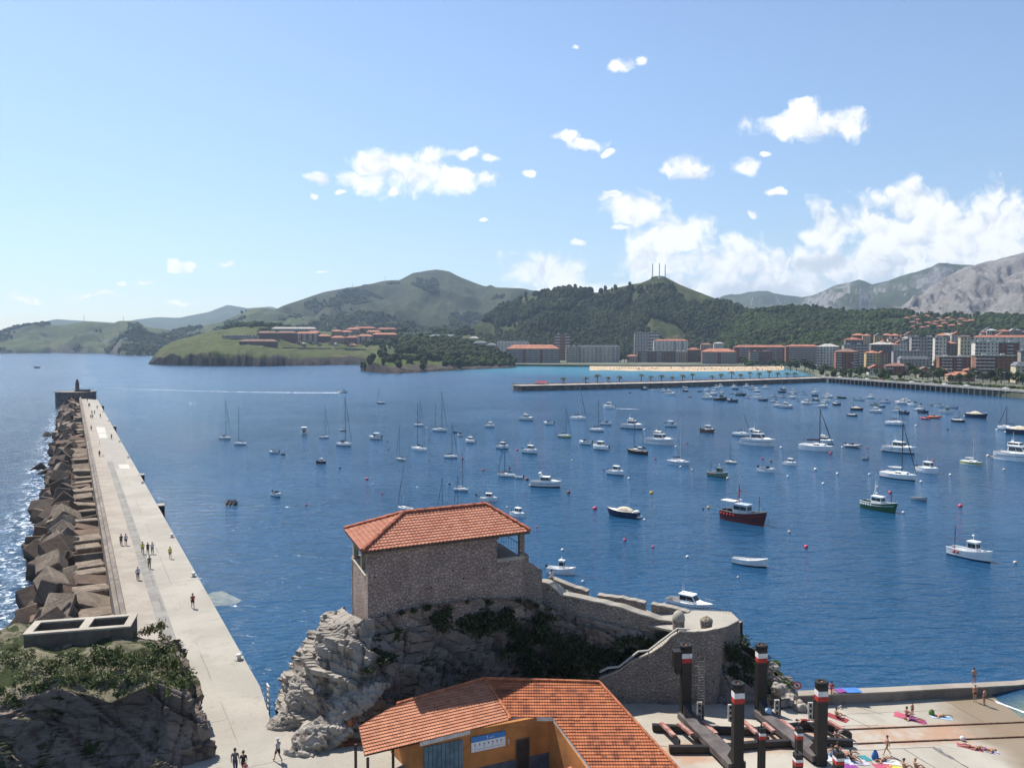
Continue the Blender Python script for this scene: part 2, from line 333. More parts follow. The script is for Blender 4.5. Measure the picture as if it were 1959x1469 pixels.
PT,PT_ROWS=ridge('wooded_point','small wooded point with green lawn and dark rocks',[(690,697,1150),(705,688,1150),(716,680,1160),(730,672,1175),(738,678,1180),(748,681,1200),(765,672,1250),(785,657,1280),(800,650,1290),(830,655,1290),(880,664,1290),(930,672,1290),(965,684,1290),(985,694,1270)],[(690,1085,-2),(710,1035,-2),(740,995,-2),(760,985,-2),(800,1010,-2),(850,1070,-2),(900,1130,-2),(960,1190,-2),(985,1210,-2)],HM_PT,170,60,4.0,.03,1.5,cliff=([(690,6),(720,16),(745,12),(770,7),(960,4)],.05),seed=61,gully=.8,jag=12)
# low ground behind the bay and the beach
gm=mat('town_ground',(.15,.14,.11),.95,.2,.03,col2=(.06,.08,.035))
g=MB()
land=[G(960,700,0),G(1000,700.5,0),G(1075,701.5,0),G(1150,702,0),G(1210,702.5,0),G(1490,702.5,0),G(1550,716,0),V((292,812,0)),V((297,806,0)),V((327,560,0)),V((344,440,0)),V((900,440,0)),V((1500,1600,0)),V((700,2400,0)),V((-700,2400,0)),V((-500,1500,0)),V((-60,1400,0))]
g.prism([(p.x,p.y)for p in land],-2,3.2)
tag(g.build('ground',gm),'town ground behind the bay','ground',kind='structure')
sand=mat('beach_sand',(.44,.33,.205),.95,.10,.05,bump=.1,bscale=.8)
s=MB();P=[]
for i in range(40):
 px=lerp(1128,1500,i/39);sag=sin(pi*i/39)
 a=G(px,708.3+3.2*sag*(.4+.6*i/39)+1.0*NZ.noise(V((i*.4,0,0))),0);c=G(px,700.5+.6*sag,3.6)
 P.append([(a.x,a.y,-.6),(lerp(a.x,c.x,.12),lerp(a.y,c.y,.12),.5),(lerp(a.x,c.x,.6),lerp(a.y,c.y,.6),2.4),(c.x,c.y,3.7)])
s.grid(P,flip=True)
tag(s.build('beach',sand,smooth=True),'strip of golden sandy beach in front of the apartment blocks','beach',kind='structure')
# pier (a long concrete breakwater with a parapet on its seaward side)
ZP=5.0
def concrete_material(name,c1,c2,stain,sc=.12,bump=.02,joints=None):
 m=bpy.data.materials.new(name);m.use_nodes=True;t=NT(m.node_tree);b=t.n['Principled BSDF']
 b.inputs['Roughness'].default_value=.9;b.inputs['Specular IOR Level'].default_value=.2
 geo=t.node('ShaderNodeNewGeometry');P=geo.outputs['Position']
 c=t.mix(t.ramp(t.noise(P,sc,5,.6,.5),.38,.62),c1,c2)
 c=t.mix(t.ramp(t.noise(P,sc*7,6,.7),.56,.75,0,.75),c,stain)
 c=t.mix(t.ramp(t.noise(P,sc*45,3,.7),.45,.7,0,.35),c,stain)
 if joints:
  (ux,uy),(lu,lv)=joints
  du=t.vmath('DOT_PRODUCT',P,(ux,uy,0));dv=t.vmath('DOT_PRODUCT',P,(uy,-ux,0))
  def line(d,L,wd):
   f=t.math('ABSOLUTE',t.math('SUBTRACT',t.math('FRACT',t.math('DIVIDE',t.math('ADD',d,t.math('MULTIPLY',t.noise(P,.7,3),.25)),L)),.5))
   return t.math('MULTIPLY',t.ramp(f,.5-wd/L,.5,0,.55),t.ramp(t.noise(P,.25,3),.45,.6))
  c=t.mix(t.math('MAXIMUM',line(du,lu,.10),line(dv,lv,.09)),c,tuple(x*.45 for x in stain))
  cell=t.node('ShaderNodeTexWhiteNoise',noise_dimensions='2D');cc=t.node('ShaderNodeCombineXYZ')
  t.l.new(t.math('FLOOR',t.math('DIVIDE',du,lu*2)),cc.inputs[0]);t.l.new(t.math('FLOOR',t.math('DIVIDE',dv,lv)),cc.inputs[1]);t.l.new(cc.outputs[0],cell.inputs['Vector'])
  c=t.mix(t.math('MULTIPLY',cell.outputs['Value'],.16),c,stain)
 t.put(b.inputs['Base Color'],c)
 bn=t.node('ShaderNodeBump');bn.inputs['Distance'].default_value=bump;t.put(bn.inputs['Height'],t.noise(P,sc*30,6,.7));t.l.new(bn.outputs[0],b.inputs['Normal'])
 return m
W0=G(238,1176,ZP);W1=G(155,762,ZP)
E0=G(497,1312,ZP);E1=G(187,765,ZP)
PU=(V((W1.x-W0.x,W1.y-W0.y,0))).normalized();PN=V((PU.y,-PU.x,0))
M_PIER=concrete_material('pier_concrete',(.365,.335,.28),(.31,.283,.235),(.20,.18,.15),joints=((PU.x,PU.y),(9.0,5.5)))
M_PWALL=concrete_material('pier_wall_concrete',(.24,.20,.165),(.15,.125,.105),(.08,.068,.06),.3)
M_PCAP=concrete_material('parapet_top_concrete',(.345,.305,.25),(.29,.25,.205),(.19,.16,.135),.25)
M_DARKPAVE=concrete_material('dark_paving',(.28,.26,.225),(.215,.20,.178),(.13,.125,.115),.5,joints=((PU.x,PU.y),(2.2,9.)))
WB=W0-PU*26;EB=V((30.,20.,ZP));
Eq=E0
p=MB()
deck=[(W1.x,W1.y),(E1.x,E1.y),(E0.x,E0.y),(-20.0,69.0),(-9,73),(-8.6,66),(-7.4,61.5),(-7.0,50),(-6,20),(WB.x,WB.y)]
p.prism(deck,-3,ZP)
tag(p.build('pier_pavement',[M_PIER]),'long pale concrete pier running out to a small beacon','pier',kind='structure')
LW=(W1-W0).length
def along(s,off,z):q=W0+PU*s+PN*off;return V((q.x,q.y,z))
rt=thing('parapet_wall',W0,'stepped stone parapet along the seaward side of the pier','parapet')
b=MB()
def rail(b,prof,s0,s1,nseg=1,wob=0.):
 rows=[]
 for i in range(nseg+1):
  s=lerp(s0,s1,i/nseg);rows.append([along(s,o,z)for o,z in prof])
 b.grid(rows);b.poly(rows[0][::-1]);b.poly(rows[-1])
rail(b,[(-1.1,-2),(-1.0,5.7),(-.55,5.75),(-.5,6.15),(0,6.2),(.1,5.0)],-22,LW,60)
b.build('seaward_wall',[M_PWALL],rt)
b=MB();rail(b,[(.0,4.9),(.02,5.02),(3.0,5.016),(3.05,4.9)],-22,LW,60)
b.build('walkway',[M_PCAP],rt)
b=MB();rail(b,[(3.05,4.9),(3.07,5.016),(4.4,5.016),(4.42,4.9)],-22,LW*.33,1)
b.build('paved_strip',[M_DARKPAVE],rt)
M_PALE=concrete_material('fresh_concrete',(.50,.47,.41),(.45,.42,.37),(.36,.33,.28),.4)
M_GREYC=concrete_material('grey_concrete',(.33,.30,.26),(.29,.265,.23),(.22,.20,.175),.4)
for(q,mm,nm,lb)in[([(181,817),(200,817),(203,828),(184,828)],M_PALE,'pale_slab',None),([(184,829),(203,829),(205,838),(187,838)],M_PALE,'pale_slab',None),([(226,888),(246,888),(249,896),(229,896)],M_PALE,'pale_slab',None),([(191,840),(226,840),(233,857),(194,857)],M_GREYC,'grey_slab',None),([(196,862),(236,860),(241,892),(203,895)],M_GREYC,'grey_slab',None)]:
 b=MB();b.poly([G(x,y,ZP+(.006 if nm=='grey_slab' else.011))for x,y in q][::-1]);tag(b.build(nm,mm),'repaired slab of concrete in the pier floor','slab',kind='structure')
M_RUB=mat('black_rubber',(.012,.012,.013),.7,.3,3,bump=.02)
M_STEELW=mat('white_painted_steel',(.62,.60,.56),.6,.15,4)
for i,(px,py,hgt)in enumerate([(194,776,4.2),(216,815,4.2),(266,908,4.4),(302,966,4.6)]):
 q=G(px,py,ZP);r=thing('fender_pier',q,['dark mooring fender nearest the beacon end of the pier','dark mooring fender below the pale slabs of the pier','dark mooring fender halfway along the pier edge','dark mooring fender nearest the viewer on the pier edge'][i],'mooring fender','fenders on the pier edge')
 b=MB();c=q+PN*.55
 b.obox((c.x,c.y,ZP-hgt/2-.15),PU*1.1,PN*.55,(0,0,hgt/2));b.build('rubber_face',M_RUB,r)
 b=MB();b.obox((c.x,c.y,ZP-.02),PU*1.2,PN*.62,(0,0,.12));b.build('concrete_cap',M_GREYC,r)
EU=(E1-E0).normalized();EN=V((EU.y,-EU.x,0))
bl=None
BLAB=['beside the red shirted walker','beside the yellow shirted walker at the edge','above the nearest dark fender','below the second nearest dark fender','between the two middle dark fenders','near the far walkers','closest to the beacon end','nearest the quay ladder']
for i,(px,py)in enumerate([(369,1103),(327,1028),(281,924),(255,875),(236,845),(209,806),(201,788),(455,1262)]):
 q=G(px,py,ZP);q=E0+EU*((q-E0).dot(EU))-EN*.5;q.z=ZP
 r=thing('bollard',q,'squat pale mooring bollard on the pier edge '+BLAB[i],'bollard','mooring bollards along the pier')
 b=MB();b.lathe([(.26,0),(.22,.1),(.18,.35),(.30,.42),(.32,.52),(.2,.6)],q,10);b.build('post',M_STEELW,r,True)
 b=MB();b.lathe([(.45,-.02),(.45,.06),(.4,.08)],q,10);b.build('base',M_GREYC,r)
q=G(513,1334,ZP);r=thing('quay_ladder',q,'white ladder hoop at the quay edge beside the rock','ladder')
b=MB()
for s in(-.45,.45):b.tube([q+PU*s+V((0,0,-2.2)),q+PU*s+V((0,0,1.1))],.07,6)
b.tube([q-PU*.45+V((0,0,1.1)),q+PU*.45+V((0,0,1.1))],.07,6);b.build('rail',M_STEELW,r)
for k in range(6):
 b=MB();z=.75-.5*k;b.tube([q-PU*.45+V((0,0,z)),q+PU*.45+V((0,0,z))],.045,5);b.build('rung',M_STEELW,r)
M_BSTONE=mat('beacon_stone',(.135,.11,.10),.9,.25,.8,bump=.04)
cb=along(LW+6,-2.5,0)
r=thing('beacon_platform',(cb.x,cb.y,0),'round dark stone platform at the end of the pier','platform')
b=MB();ring=[(cb.x+10.6*cos(2*pi*i/20),cb.y+9.5*sin(2*pi*i/20))for i in range(20)]
b.prism(ring,-2,8.2);b.build('drum',M_BSTONE,r)
b=MB();b.prism([(cb.x+(x-cb.x)*1.03,cb.y+(y-cb.y)*1.03)for x,y in ring],8.2,8.7);b.build('coping',M_PWALL,r)
b=MB();q=cb+V((5,-2,0));b.obox((q.x,q.y,9.2),(3.5,0,0),(0,1.5,0),(0,0,.7));b.build('seat_block',M_BSTONE,r)
bb=D(148,748,cb.y);bb.z=8.7
r=thing('beacon',bb,'slim dark harbour beacon tower on the round platform','beacon')
b=MB();b.lathe([(1.7,0),(1.7,.5),(1.15,.6),(.95,4.8),(1.2,4.9),(1.2,5.2),(.7,5.3)],bb,12);b.build('tower',M_BSTONE,r)
b=MB();b.lathe([(.6,5.2),(.6,6.2),(.15,6.8)],bb,10);b.build('lantern',M_RUB,r)
q=G(178,764,ZP);r=thing('lamp_post',q,'thin dark lamp post at the foot of the beacon platform','lamp post')
b=MB();b.tube([q,q+V((0,0,4.2))],[.12,.07],6);b.build('pole',M_RUB,r)
b=MB();b.ball(q+V((0,0,4.4)),.35,n=8);b.build('lamp_head',M_STEELW,r)
# concrete blocks of the breakwater
def block_material(name,c1,c2,seed):
 m=bpy.data.materials.new(name);m.use_nodes=True;t=NT(m.node_tree);b=t.n['Principled BSDF']
 b.inputs['Roughness'].default_value=.92;b.inputs['Specular IOR Level'].default_value=.2
 geo=t.node('ShaderNodeNewGeometry');P=geo.outputs['Position']
 c=t.mix(t.ramp(t.noise(P,.5,5,.65,.5),.38,.62),c1,c2)
 c=t.mix(t.ramp(t.noise(P,2.6,5,.75),.50,.68,0,.85),c,(.10,.08,.065))
 sx=t.node('ShaderNodeSeparateXYZ');t.l.new(P,sx.inputs[0])
 wet=t.ramp(t.math('ADD',sx.outputs[2],t.math('MULTIPLY',t.noise(P,.6,3),1.2)),.9,2.3,1,0)
 c=t.mix(wet,c,(.045,.036,.026))
 t.put(b.inputs['Base Color'],c)
 bn=t.node('ShaderNodeBump');bn.inputs['Distance'].default_value=.16;t.put(bn.inputs['Height'],t.noise(P,3.5,6,.7));t.l.new(bn.outputs[0],b.inputs['Normal'])
 return m
M_BLK=[block_material('block_grey',(.265,.21,.155),(.175,.135,.10),1),block_material('block_brown',(.18,.12,.082),(.12,.083,.06),2),block_material('block_dark',(.125,.092,.07),(.08,.062,.05),3)]
def make_block(sx,sy,sz,mm,seed):
 """a cast block with chamfered, slightly worn edges"""
 rr=random.Random(seed);e=.16;b=MB()
 vs=[];idx={}
 for i in(-1,1):
  for j in(-1,1):
   for k in(-1,1):
    for ax in range(3):
     p=[i*sx,j*sy,k*sz];q=[i,j,k]
     for a in range(3):
      if a!=ax:p[a]-=q[a]*e*rr.uniform(.6,1.7)
     idx[(i,j,k,ax)]=len(vs);vs.append(p)
 F=[]
 for ax in range(3):
  o=[a for a in range(3)if a!=ax]
  for s in(-1,1):
   f=[]
   for(u,w)in((-1,-1),(1,-1),(1,1),(-1,1)):
    c=[0,0,0];c[ax]=s;c[o[0]]=u;c[o[1]]=w;f.append(idx[(c[0],c[1],c[2],ax)])
   if(s<0)^(ax==1):f=f[::-1]
   F.append(f)
 for a in range(3):
  o=[x for x in range(3)if x!=a]
  for u in(-1,1):
   for w in(-1,1):
    q=[]
    for(s,ax)in((-1,o[0]),(1,o[0]),(1,o[1]),(-1,o[1])):
     c=[0,0,0];c[a]=s;c[o[0]]=u;c[o[1]]=w;q.append(idx[(c[0],c[1],c[2],ax)])
    F.append(q)
 for i in(-1,1):
  for j in(-1,1):
   for k in(-1,1):F.append([idx[(i,j,k,a)]for a in range(3)])
 b.add(vs,F)
 return b
protos=[]
for k in range(7):
 sz=[(2.3,1.7,1.5),(2.0,1.9,1.6),(2.6,1.6,1.3),(1.9,1.7,1.7),(2.4,1.8,1.4),(2.0,1.5,1.5),(2.7,1.9,1.5)][k]
 protos.append(sz)
used={}
def put_block(s,off,z,rot,kind,mi,label,group,sc=1.0):
 key=(kind,mi)
 if key not in used:
  o=make_block(*protos[kind],None,kind).build('concrete_block',M_BLK[mi]);used[key]=o
 else:
  o=used[key].copy();COL.objects.link(o)
 q=along(s,off,z);o.location=q;o.rotation_euler=rot;sc*=rr.uniform(.74,.95);o.scale=(sc,sc*rr.uniform(.85,1.1),sc)
 tag(o,label,'concrete block',group)
 return o
rr=random.Random(5);hd=atan2(PU.y,PU.x)
PLACE=lambda s:'near the old concrete tanks' if s<34 else('along the near half of the pier' if s<120 else('along the middle of the pier' if s<220 else 'along the far end of the pier'))
s=1.0;i=0
while s<LW-2:
 step=3.6+rr.uniform(0,.8)+s*.006
 flat=rr.random()<.45
 put_block(s,-2.9+rr.uniform(-.3,.2),rr.uniform(1.7,3.1),(rr.uniform(-.09,.09)if flat else rr.uniform(-.4,.4),rr.uniform(-.06,.06)if flat else rr.uniform(-.4,.4),hd+pi/2+rr.uniform(-.2,.2)),(0,4,6)[i%3],(0,0,1)[rr.randrange(3)],'pale flat concrete block against the parapet '+PLACE(s),'flat concrete blocks beside the parapet '+PLACE(s))
 s+=step*(1.9 if rr.random()<.16 else 1);i+=1
for(o0,z0,z1,st,mats,lab)in[(-6.7,1.3,3.0,3.5,(0,0,1,1,2),'tilted concrete block in mid heap '),(-9.7,-.4,1.5,3.9,(1,2,2,1,0),'brown wave washed concrete block '),(-7.2,2.8,4.2,7.5,(1,2,0),'concrete block standing on the heap ')]:
 s=2+rr.uniform(0,2)
 while s<LW-4:
  g=1-.25*(s/LW)
  put_block(s,(o0+1.)*g-1.0+rr.uniform(-1.0,1.0),rr.uniform(z0,z1),(rr.uniform(-.95,.95),rr.uniform(-.9,.9),rr.uniform(0,pi)),rr.randrange(7),rr.choice(mats),lab+PLACE(s),lab+PLACE(s))
  s+=st*rr.uniform(.8,1.25)
for(px,py)in[(75,897),(60,1048),(93,834),(70,1055),(85,905),(48,1190)]:
 q=G(px,py,0);v=q-W0
 put_block(v.dot(PU),v.dot(PN),-.3,(rr.uniform(-.8,.8),rr.uniform(-.8,.8),rr.uniform(0,pi)),rr.randrange(7),2,'dark lone concrete block awash in the foam off the breakwater','lone blocks awash in the foam',.85)
b=MB();mp=mat('murky_foam',(.20,.22,.20),.95,.1,.6,col2=(.09,.13,.16))
ctr=[(392,1139),(408,1132),(425,1130),(440,1137),(452,1143),(463,1148),(452,1155),(430,1158),(411,1159),(400,1152)]
b.poly([G(x,y,.02)for x,y in ctr][::-1]);tag(b.build('murky_patch',mp),'pale murky patch drifting on the water beside the pier','scum',kind='stuff')
# castle chapel on its rock
def stone_material(name,c1,c2,dark,sc=.9,bump=.12):
 m=bpy.data.materials.new(name);m.use_nodes=True;t=NT(m.node_tree);b=t.n['Principled BSDF']
 b.inputs['Roughness'].default_value=.95;b.inputs['Specular IOR Level'].default_value=.15
 geo=t.node('ShaderNodeNewGeometry');P=geo.outputs['Position']
 Q=t.vmath('MULTIPLY',P,(1,1,1.25))
 vo=t.node('ShaderNodeTexVoronoi',feature='DISTANCE_TO_EDGE');t.l.new(Q,vo.inputs['Vector']);vo.inputs['Scale'].default_value=sc*2.1
 vc=t.node('ShaderNodeTexVoronoi');t.l.new(Q,vc.inputs['Vector']);vc.inputs['Scale'].default_value=sc*2.1
 c=t.mix(t.ramp(t.noise(P,sc*.35,5,.6),.35,.65),c1,c2)
 lum=t.node('ShaderNodeSeparateColor');t.l.new(vc.outputs['Color'],lum.inputs[0])
 c=t.mix(t.math('MULTIPLY',lum.outputs[0],.38),c,dark)
 c=t.mix(t.ramp(vo.outputs['Distance'],.0,.07,.22,0),c,tuple(x*.5 for x in dark))
 pit=t.ramp(t.noise(Q,sc*2.2,3,.6),.63,.70)
 c=t.mix(pit,c,tuple(x*.35 for x in dark))
 t.put(b.inputs['Base Color'],c)
 bn=t.node('ShaderNodeBump');bn.inputs['Distance'].default_value=bump
 t.put(bn.inputs['Height'],t.math('ADD',t.ramp(vo.outputs['Distance'],0,.12),t.math('MULTIPLY',t.noise(P,sc*6,5,.7),.7)));t.l.new(bn.outputs[0],b.inputs['Normal'])
 return m
M_CSTONE=stone_material('castle_stone',(.47,.365,.305),(.37,.28,.235),(.19,.145,.125),1.35,.09)
M_RSTONE=stone_material('rampart_stone',(.38,.315,.265),(.30,.25,.215),(.16,.13,.115),1.5,.09)
M_CAPST=concrete_material('coping_stone',(.41,.365,.30),(.34,.30,.245),(.27,.24,.20),.6)
M_CREAM=mat('cream_plaster',(.50,.40,.24),.9,.12,1.2)
M_IRON=mat('dark_iron',(.03,.028,.027),.6,.2,4,metal=.3)
def tile_material(name,c1,c2,c3,sc=1.0):
 m=bpy.data.materials.new(name);m.use_nodes=True;t=NT(m.node_tree);b=t.n['Principled BSDF']
 b.inputs['Roughness'].default_value=.85;b.inputs['Specular IOR Level'].default_value=.2
 geo=t.node('ShaderNodeNewGeometry');P=geo.outputs['Position']
 c=t.mix(t.ramp(t.noise(P,1.1*sc,4,.7),.35,.65),c1,c2)
 wn=t.node('ShaderNodeTexWhiteNoise',noise_dimensions='3D');t.l.new(t.vmath('FLOOR',t.vmath('MULTIPLY',P,(2.3,2.3,5))),wn.inputs['Vector'])
 c=t.mix(t.ramp(wn.outputs['Value'],.55,1.0,0,.7),c,c3)
 c=t.mix(t.ramp(t.noise(P,.5,5,.7),.55,.7,0,.5),c,c3)
 t.put(b.inputs['Base Color'],c)
 return m
M_TILE_C=tile_material('chapel_tile',(.45,.205,.13),(.38,.155,.098),(.30,.115,.075))
M_TILE_L=tile_material('shed_tile_pale',(.47,.215,.125),(.40,.17,.097),(.31,.125,.07))
M_TILE_R=tile_material('shed_tile_old',(.41,.145,.066),(.31,.10,.046),(.14,.05,.033))
def tiled(b,poly,pitch=.34,course=.37,amp=.05,lift=.07,edge=0):
 """rows of barrel tiles over a flat convex polygon; poly[edge]..poly[edge+1] is the eave"""
 P0=V(poly[edge]);e=(V(poly[(edge+1)%len(poly)])-P0).normalized()
 nrm=None
 for q in poly:
  w_=V(q)-P0
  c_=e.cross(w_)
  if c_.length>.5:nrm=c_.normalized();break
 if nrm.z<0:nrm=-nrm
 g=nrm.cross(e)
 if max((V(q)-P0).dot(g)for q in poly)<.1:g=-g
 pl=[((V(q)-P0).dot(e),(V(q)-P0).dot(g))for q in poly]
 tmin,tmax=min(p[1]for p in pl),max(p[1]for p in pl)
 def span(t):
  xs=[]
  for(a,c)in zip(pl,pl[1:]+pl[:1]):
   if(a[1]-t)*(c[1]-t)<=0 and abs(a[1]-c[1])>1e-9:xs.append(a[0]+(c[0]-a[0])*(t-a[1])/(c[1]-a[1]))
  return(min(xs),max(xs))if len(xs)>=2 else None
 n=max(1,int((tmax-tmin)/course));smin=min(p[0]for p in pl);smax=max(p[0]for p in pl);ns=int((smax-smin)/pitch*6)
 for k in range(n):
  t0=tmin+(tmax-tmin)*k/n+1e-4;t1=tmin+(tmax-tmin)*(k+1)/n-1e-4
  a,c=span(t0),span(t1)
  if not a or not c:continue
  row0=[];row1=[];rowf=[]
  for i in range(ns+1):
   s=lerp(smin,smax,i/ns);ph=s/pitch*2*pi
   h=amp*(abs(cos(ph/2))*1.6-.5)
   s0=min(max(s,a[0]),a[1]);s1=min(max(s,c[0]),c[1])
   row0.append(P0+e*s0+g*(t0-.03)+nrm*(h+lift));row1.append(P0+e*s1+g*t1+nrm*(h*.9+.005));rowf.append(P0+e*s0+g*(t0-.02)+nrm*(h*.8))
  b.grid([rowf,row0,row1])
ke=.84
def K(px,py,d0):return D(px,py,d0)
ZE=CAMZ-20.2*ke;ZR=CAMZ-18.0*ke
F_=G(693,1055,ZE);E_=G(1014,1016,ZE);L_=G(659,1013,ZE);B_=E_+L_-F_
R1=G(768,980,ZR);R2=G(930,966,ZR)
mid0=(F_+L_)/2;mid1=(E_+B_)/2;md=(mid1-mid0)
def online(p):
 t=((p-mid0).dot(md))/md.dot(md);q=mid0+md*t;return V((q.x,q.y,ZR))
R1=online(R1);R2=online(R2)
castle=thing('castle_chapel',(F_.x,F_.y,12),'square stone chapel with red tiled hip roof standing on the rock','chapel')
b=MB()
tiled(b,[F_,E_,R2,R1]);tiled(b,[L_,F_,R1]);tiled(b,[E_,B_,R2]);tiled(b,[B_,L_,R1,R2])
roof=b.build('roof',M_TILE_C,castle)
b=MB()
for a,c in((F_,R1),(E_,R2),(R1,R2),(L_,R1),(B_,R2)):
 n=int((c-a).length/.5);pts=[lerp(a,c,i/n)+V((0,0,.13+.035*(i%2)))for i in range(n+1)]
 b.tube(pts,.17,6)
b.build('ridge_tiles',mat('ridge_tile',(.40,.13,.07),.85,.25,3),roof)
b=MB();un=-.16
b.poly([V((q.x,q.y,ZE-.02))for q in(F_,L_,B_,E_)]);b.poly([V((q.x,q.y,ZE-.22))for q in(F_,L_,B_,E_)])
for a,c in((F_,E_),(E_,B_),(B_,L_),(L_,F_)):b.quad(a+V((0,0,-.22)),c+V((0,0,-.22)),c+V((0,0,.0)),a)
b.build('eave_boards',mat('eave_wood',(.10,.07,.05),.8,.2,3),roof)
fe=(E_-F_).normalized();fl=(L_-F_).normalized();LF=(E_-F_).length;LL=(L_-F_).length
def C(s,t,z):q=F_+fe*s+fl*t;return V((q.x,q.y,z))
IN=.55
sx_w=LF*.80
b=MB()
def wallbox(b,s0,s1,t0,t1,z0,z1,mi=None):
 b.prism([(C(s0,t0,0).x,C(s0,t0,0).y),(C(s1,t0,0).x,C(s1,t0,0).y),(C(s1,t1,0).x,C(s1,t1,0).y),(C(s0,t1,0).x,C(s0,t1,0).y)],z0,z1,mi)
wallbox(b,IN,sx_w,IN,IN+.9,CAMZ-27*ke-2.2,ZE-.2)
b.build('front_wall',M_CSTONE,castle)
b=MB();wallbox(b,IN,IN+.8,IN+.9,LL-IN,11.0,ZE-2.6);b.build('left_wall',M_CSTONE,castle)
b=MB();wallbox(b,IN-.05,IN+.85,IN+.95,LL-IN,ZE-2.6,ZE-2.42);b.build('left_coping',M_CAPST,castle)
b=MB();wallbox(b,IN,LF-IN,LL-IN-.8,LL-IN-.01,11.0,ZE-2.3);b.build('back_wall',M_CSTONE,castle)
b=MB();wallbox(b,IN+3.0,sx_w-.1,IN+.95,LL-IN-1.6,9,ZE-.25);b.build('inner_room',M_CREAM,castle)
b=MB();wallbox(b,sx_w,LF-IN+.2,IN+.1,LL-IN-.9,11.0,ZE-2.62);b.build('porch_base',M_CSTONE,castle)
b=MB();wallbox(b,sx_w+.01,LF-IN+.25,IN+.05,IN+.45,ZE-2.62,ZE-2.3);b.build('porch_ledge',M_CAPST,castle)
for(s,t)in((LF-IN-.25,IN+.05),(LF-IN-.25,LL-IN-.6)):
 b=MB();wallbox(b,s,s+.5,t,t+.5,ZE-2.3,ZE-.2);b.build('porch_column',M_RSTONE,castle)
for(s,t)in((IN+.1,IN+3.2),(IN+.1,LL-IN-.55)):
 b=MB();wallbox(b,s,s+.45,t,t+.45,ZE-2.42,ZE-.2);b.build('gallery_column',M_CREAM,castle)
b=MB();q=C(sx_w+.03,IN+1.6,0);wallbox(b,sx_w-.02,sx_w+.1,IN+.95,IN+2.6,ZE-2.2,ZE-.3);b.build('porch_wall',M_CREAM,castle)
fr=MB()
for(t0,t1,z0,z1)in((IN+1.0,IN+1.12,ZE-1.9,ZE-.6),(IN+2.4,IN+2.52,ZE-1.9,ZE-.6),(IN+1.12,IN+2.4,ZE-1.9,ZE-1.78),(IN+1.12,IN+2.4,ZE-.72,ZE-.6)):wallbox(fr,sx_w+.1,sx_w+.2,t0,t1,z0,z1)
win=fr.build('window_frame',mat('pale_frame',(.60,.53,.36),.7,.1,3),castle)
b=MB();wallbox(b,sx_w+.1,sx_w+.13,IN+1.12,IN+2.4,ZE-1.78,ZE-.72);b.build('pane',mat('dark_glass',(.02,.022,.025),.15,.2,2,spec=.6),win)
b=MB()
for k in range(9):
 t=lerp(IN+.8,LL-IN-1.2,k/8);q=C(LF-IN,t,ZE-2.3);b.tube([q,q+V((0,0,.95))],.02,4)
b.tube([C(LF-IN,IN+.5,ZE-1.35),C(LF-IN,LL-IN-.9,ZE-1.35)],.03,5)
b.build('porch_railing',M_IRON,castle)
E2=D(1003,1085,E_.y+.2);
def WP(px,py,d):return D(px,py,d)
b=MB();s0=LF-IN+.22
wallbox(b,s0,s0+1.9,IN+.1,IN+1.2,11.0,ZE-4.0);wallbox(b,s0,s0+.5,IN+.15,IN+1.2,ZE-4.0,ZE-2.35)
b.prism([(C(s0+.5,IN+.15,0).x,C(s0+.5,IN+.15,0).y),(C(s0+1.9,IN+.15,0).x,C(s0+1.9,IN+.15,0).y),(C(s0+1.9,IN+1.1,0).x,C(s0+1.9,IN+1.1,0).y),(C(s0+.5,IN+1.1,0).x,C(s0+.5,IN+1.1,0).y)],ZE-4.0,[ZE-3.0,ZE-3.9,ZE-3.9,ZE-3.0])
b.build('flank_wall',M_RSTONE,castle)
# rampart stepping down to the bastion
RP=[(1030,1112,77.3),(1052,1116,77.3),(1062,1124,77.4),(1075,1137,77.5),(1105,1143,77.7),(1140,1150,78.0),(1172,1158,78.3),(1200,1165,78.5),(1235,1177,78.7),(1262,1184,78.9),(1290,1190,79.0)]
ramp=thing('rampart',D(1150,1200,78),'long rubble stone rampart descending from the chapel to the bastion','rampart wall')
pts=[D(a,c,d+1.3)for a,c,d in RP]
b=MB();rows=[]
tk=V((.45,.62,0))
for i in range(len(pts)-1):
 for k in range(6):
  q=lerp(pts[i],pts[i+1],k/6);rows.append(q)
rows.append(pts[-1])
gr=[]
for q in rows:
 z=q.z+.10*NZ.noise(q*.9);fr_=V((q.x,q.y,z));
 gr.append([V((q.x-.35,q.y-.5,3.0)),V((q.x,q.y,z-.25)),V((q.x,q.y,z)),V((q.x+tk.x,q.y+tk.y,z+.02)),V((q.x+tk.x,q.y+tk.y,z-1.2))])
b.grid(gr,flip=True);b.build('wall',M_RSTONE,ramp,False)
b=MB();gr2=[]
for q in rows:
 z=q.z+.10*NZ.noise(q*.9);gr2.append([V((q.x-.10,q.y-.14,z-.06)),V((q.x-.10,q.y-.14,z+.08)),V((q.x+tk.x*1.15,q.y+tk.y*1.15,z+.1)),V((q.x+tk.x*1.15,q.y+tk.y*1.15,z-.06))])
b.grid(gr2,flip=True);b.build('coping',M_CAPST,ramp,False)
b=MB();g1=[]
for q in rows:g1.append([V((q.x+tk.x,q.y+tk.y,q.z-1.5)),V((q.x+tk.x+2.3,q.y+tk.y+4.4,q.z-1.7)),V((q.x+tk.x+2.6,q.y+tk.y+4.8,2.0))])
b.grid(g1,flip=True);b.build('walk',M_CAPST,ramp)
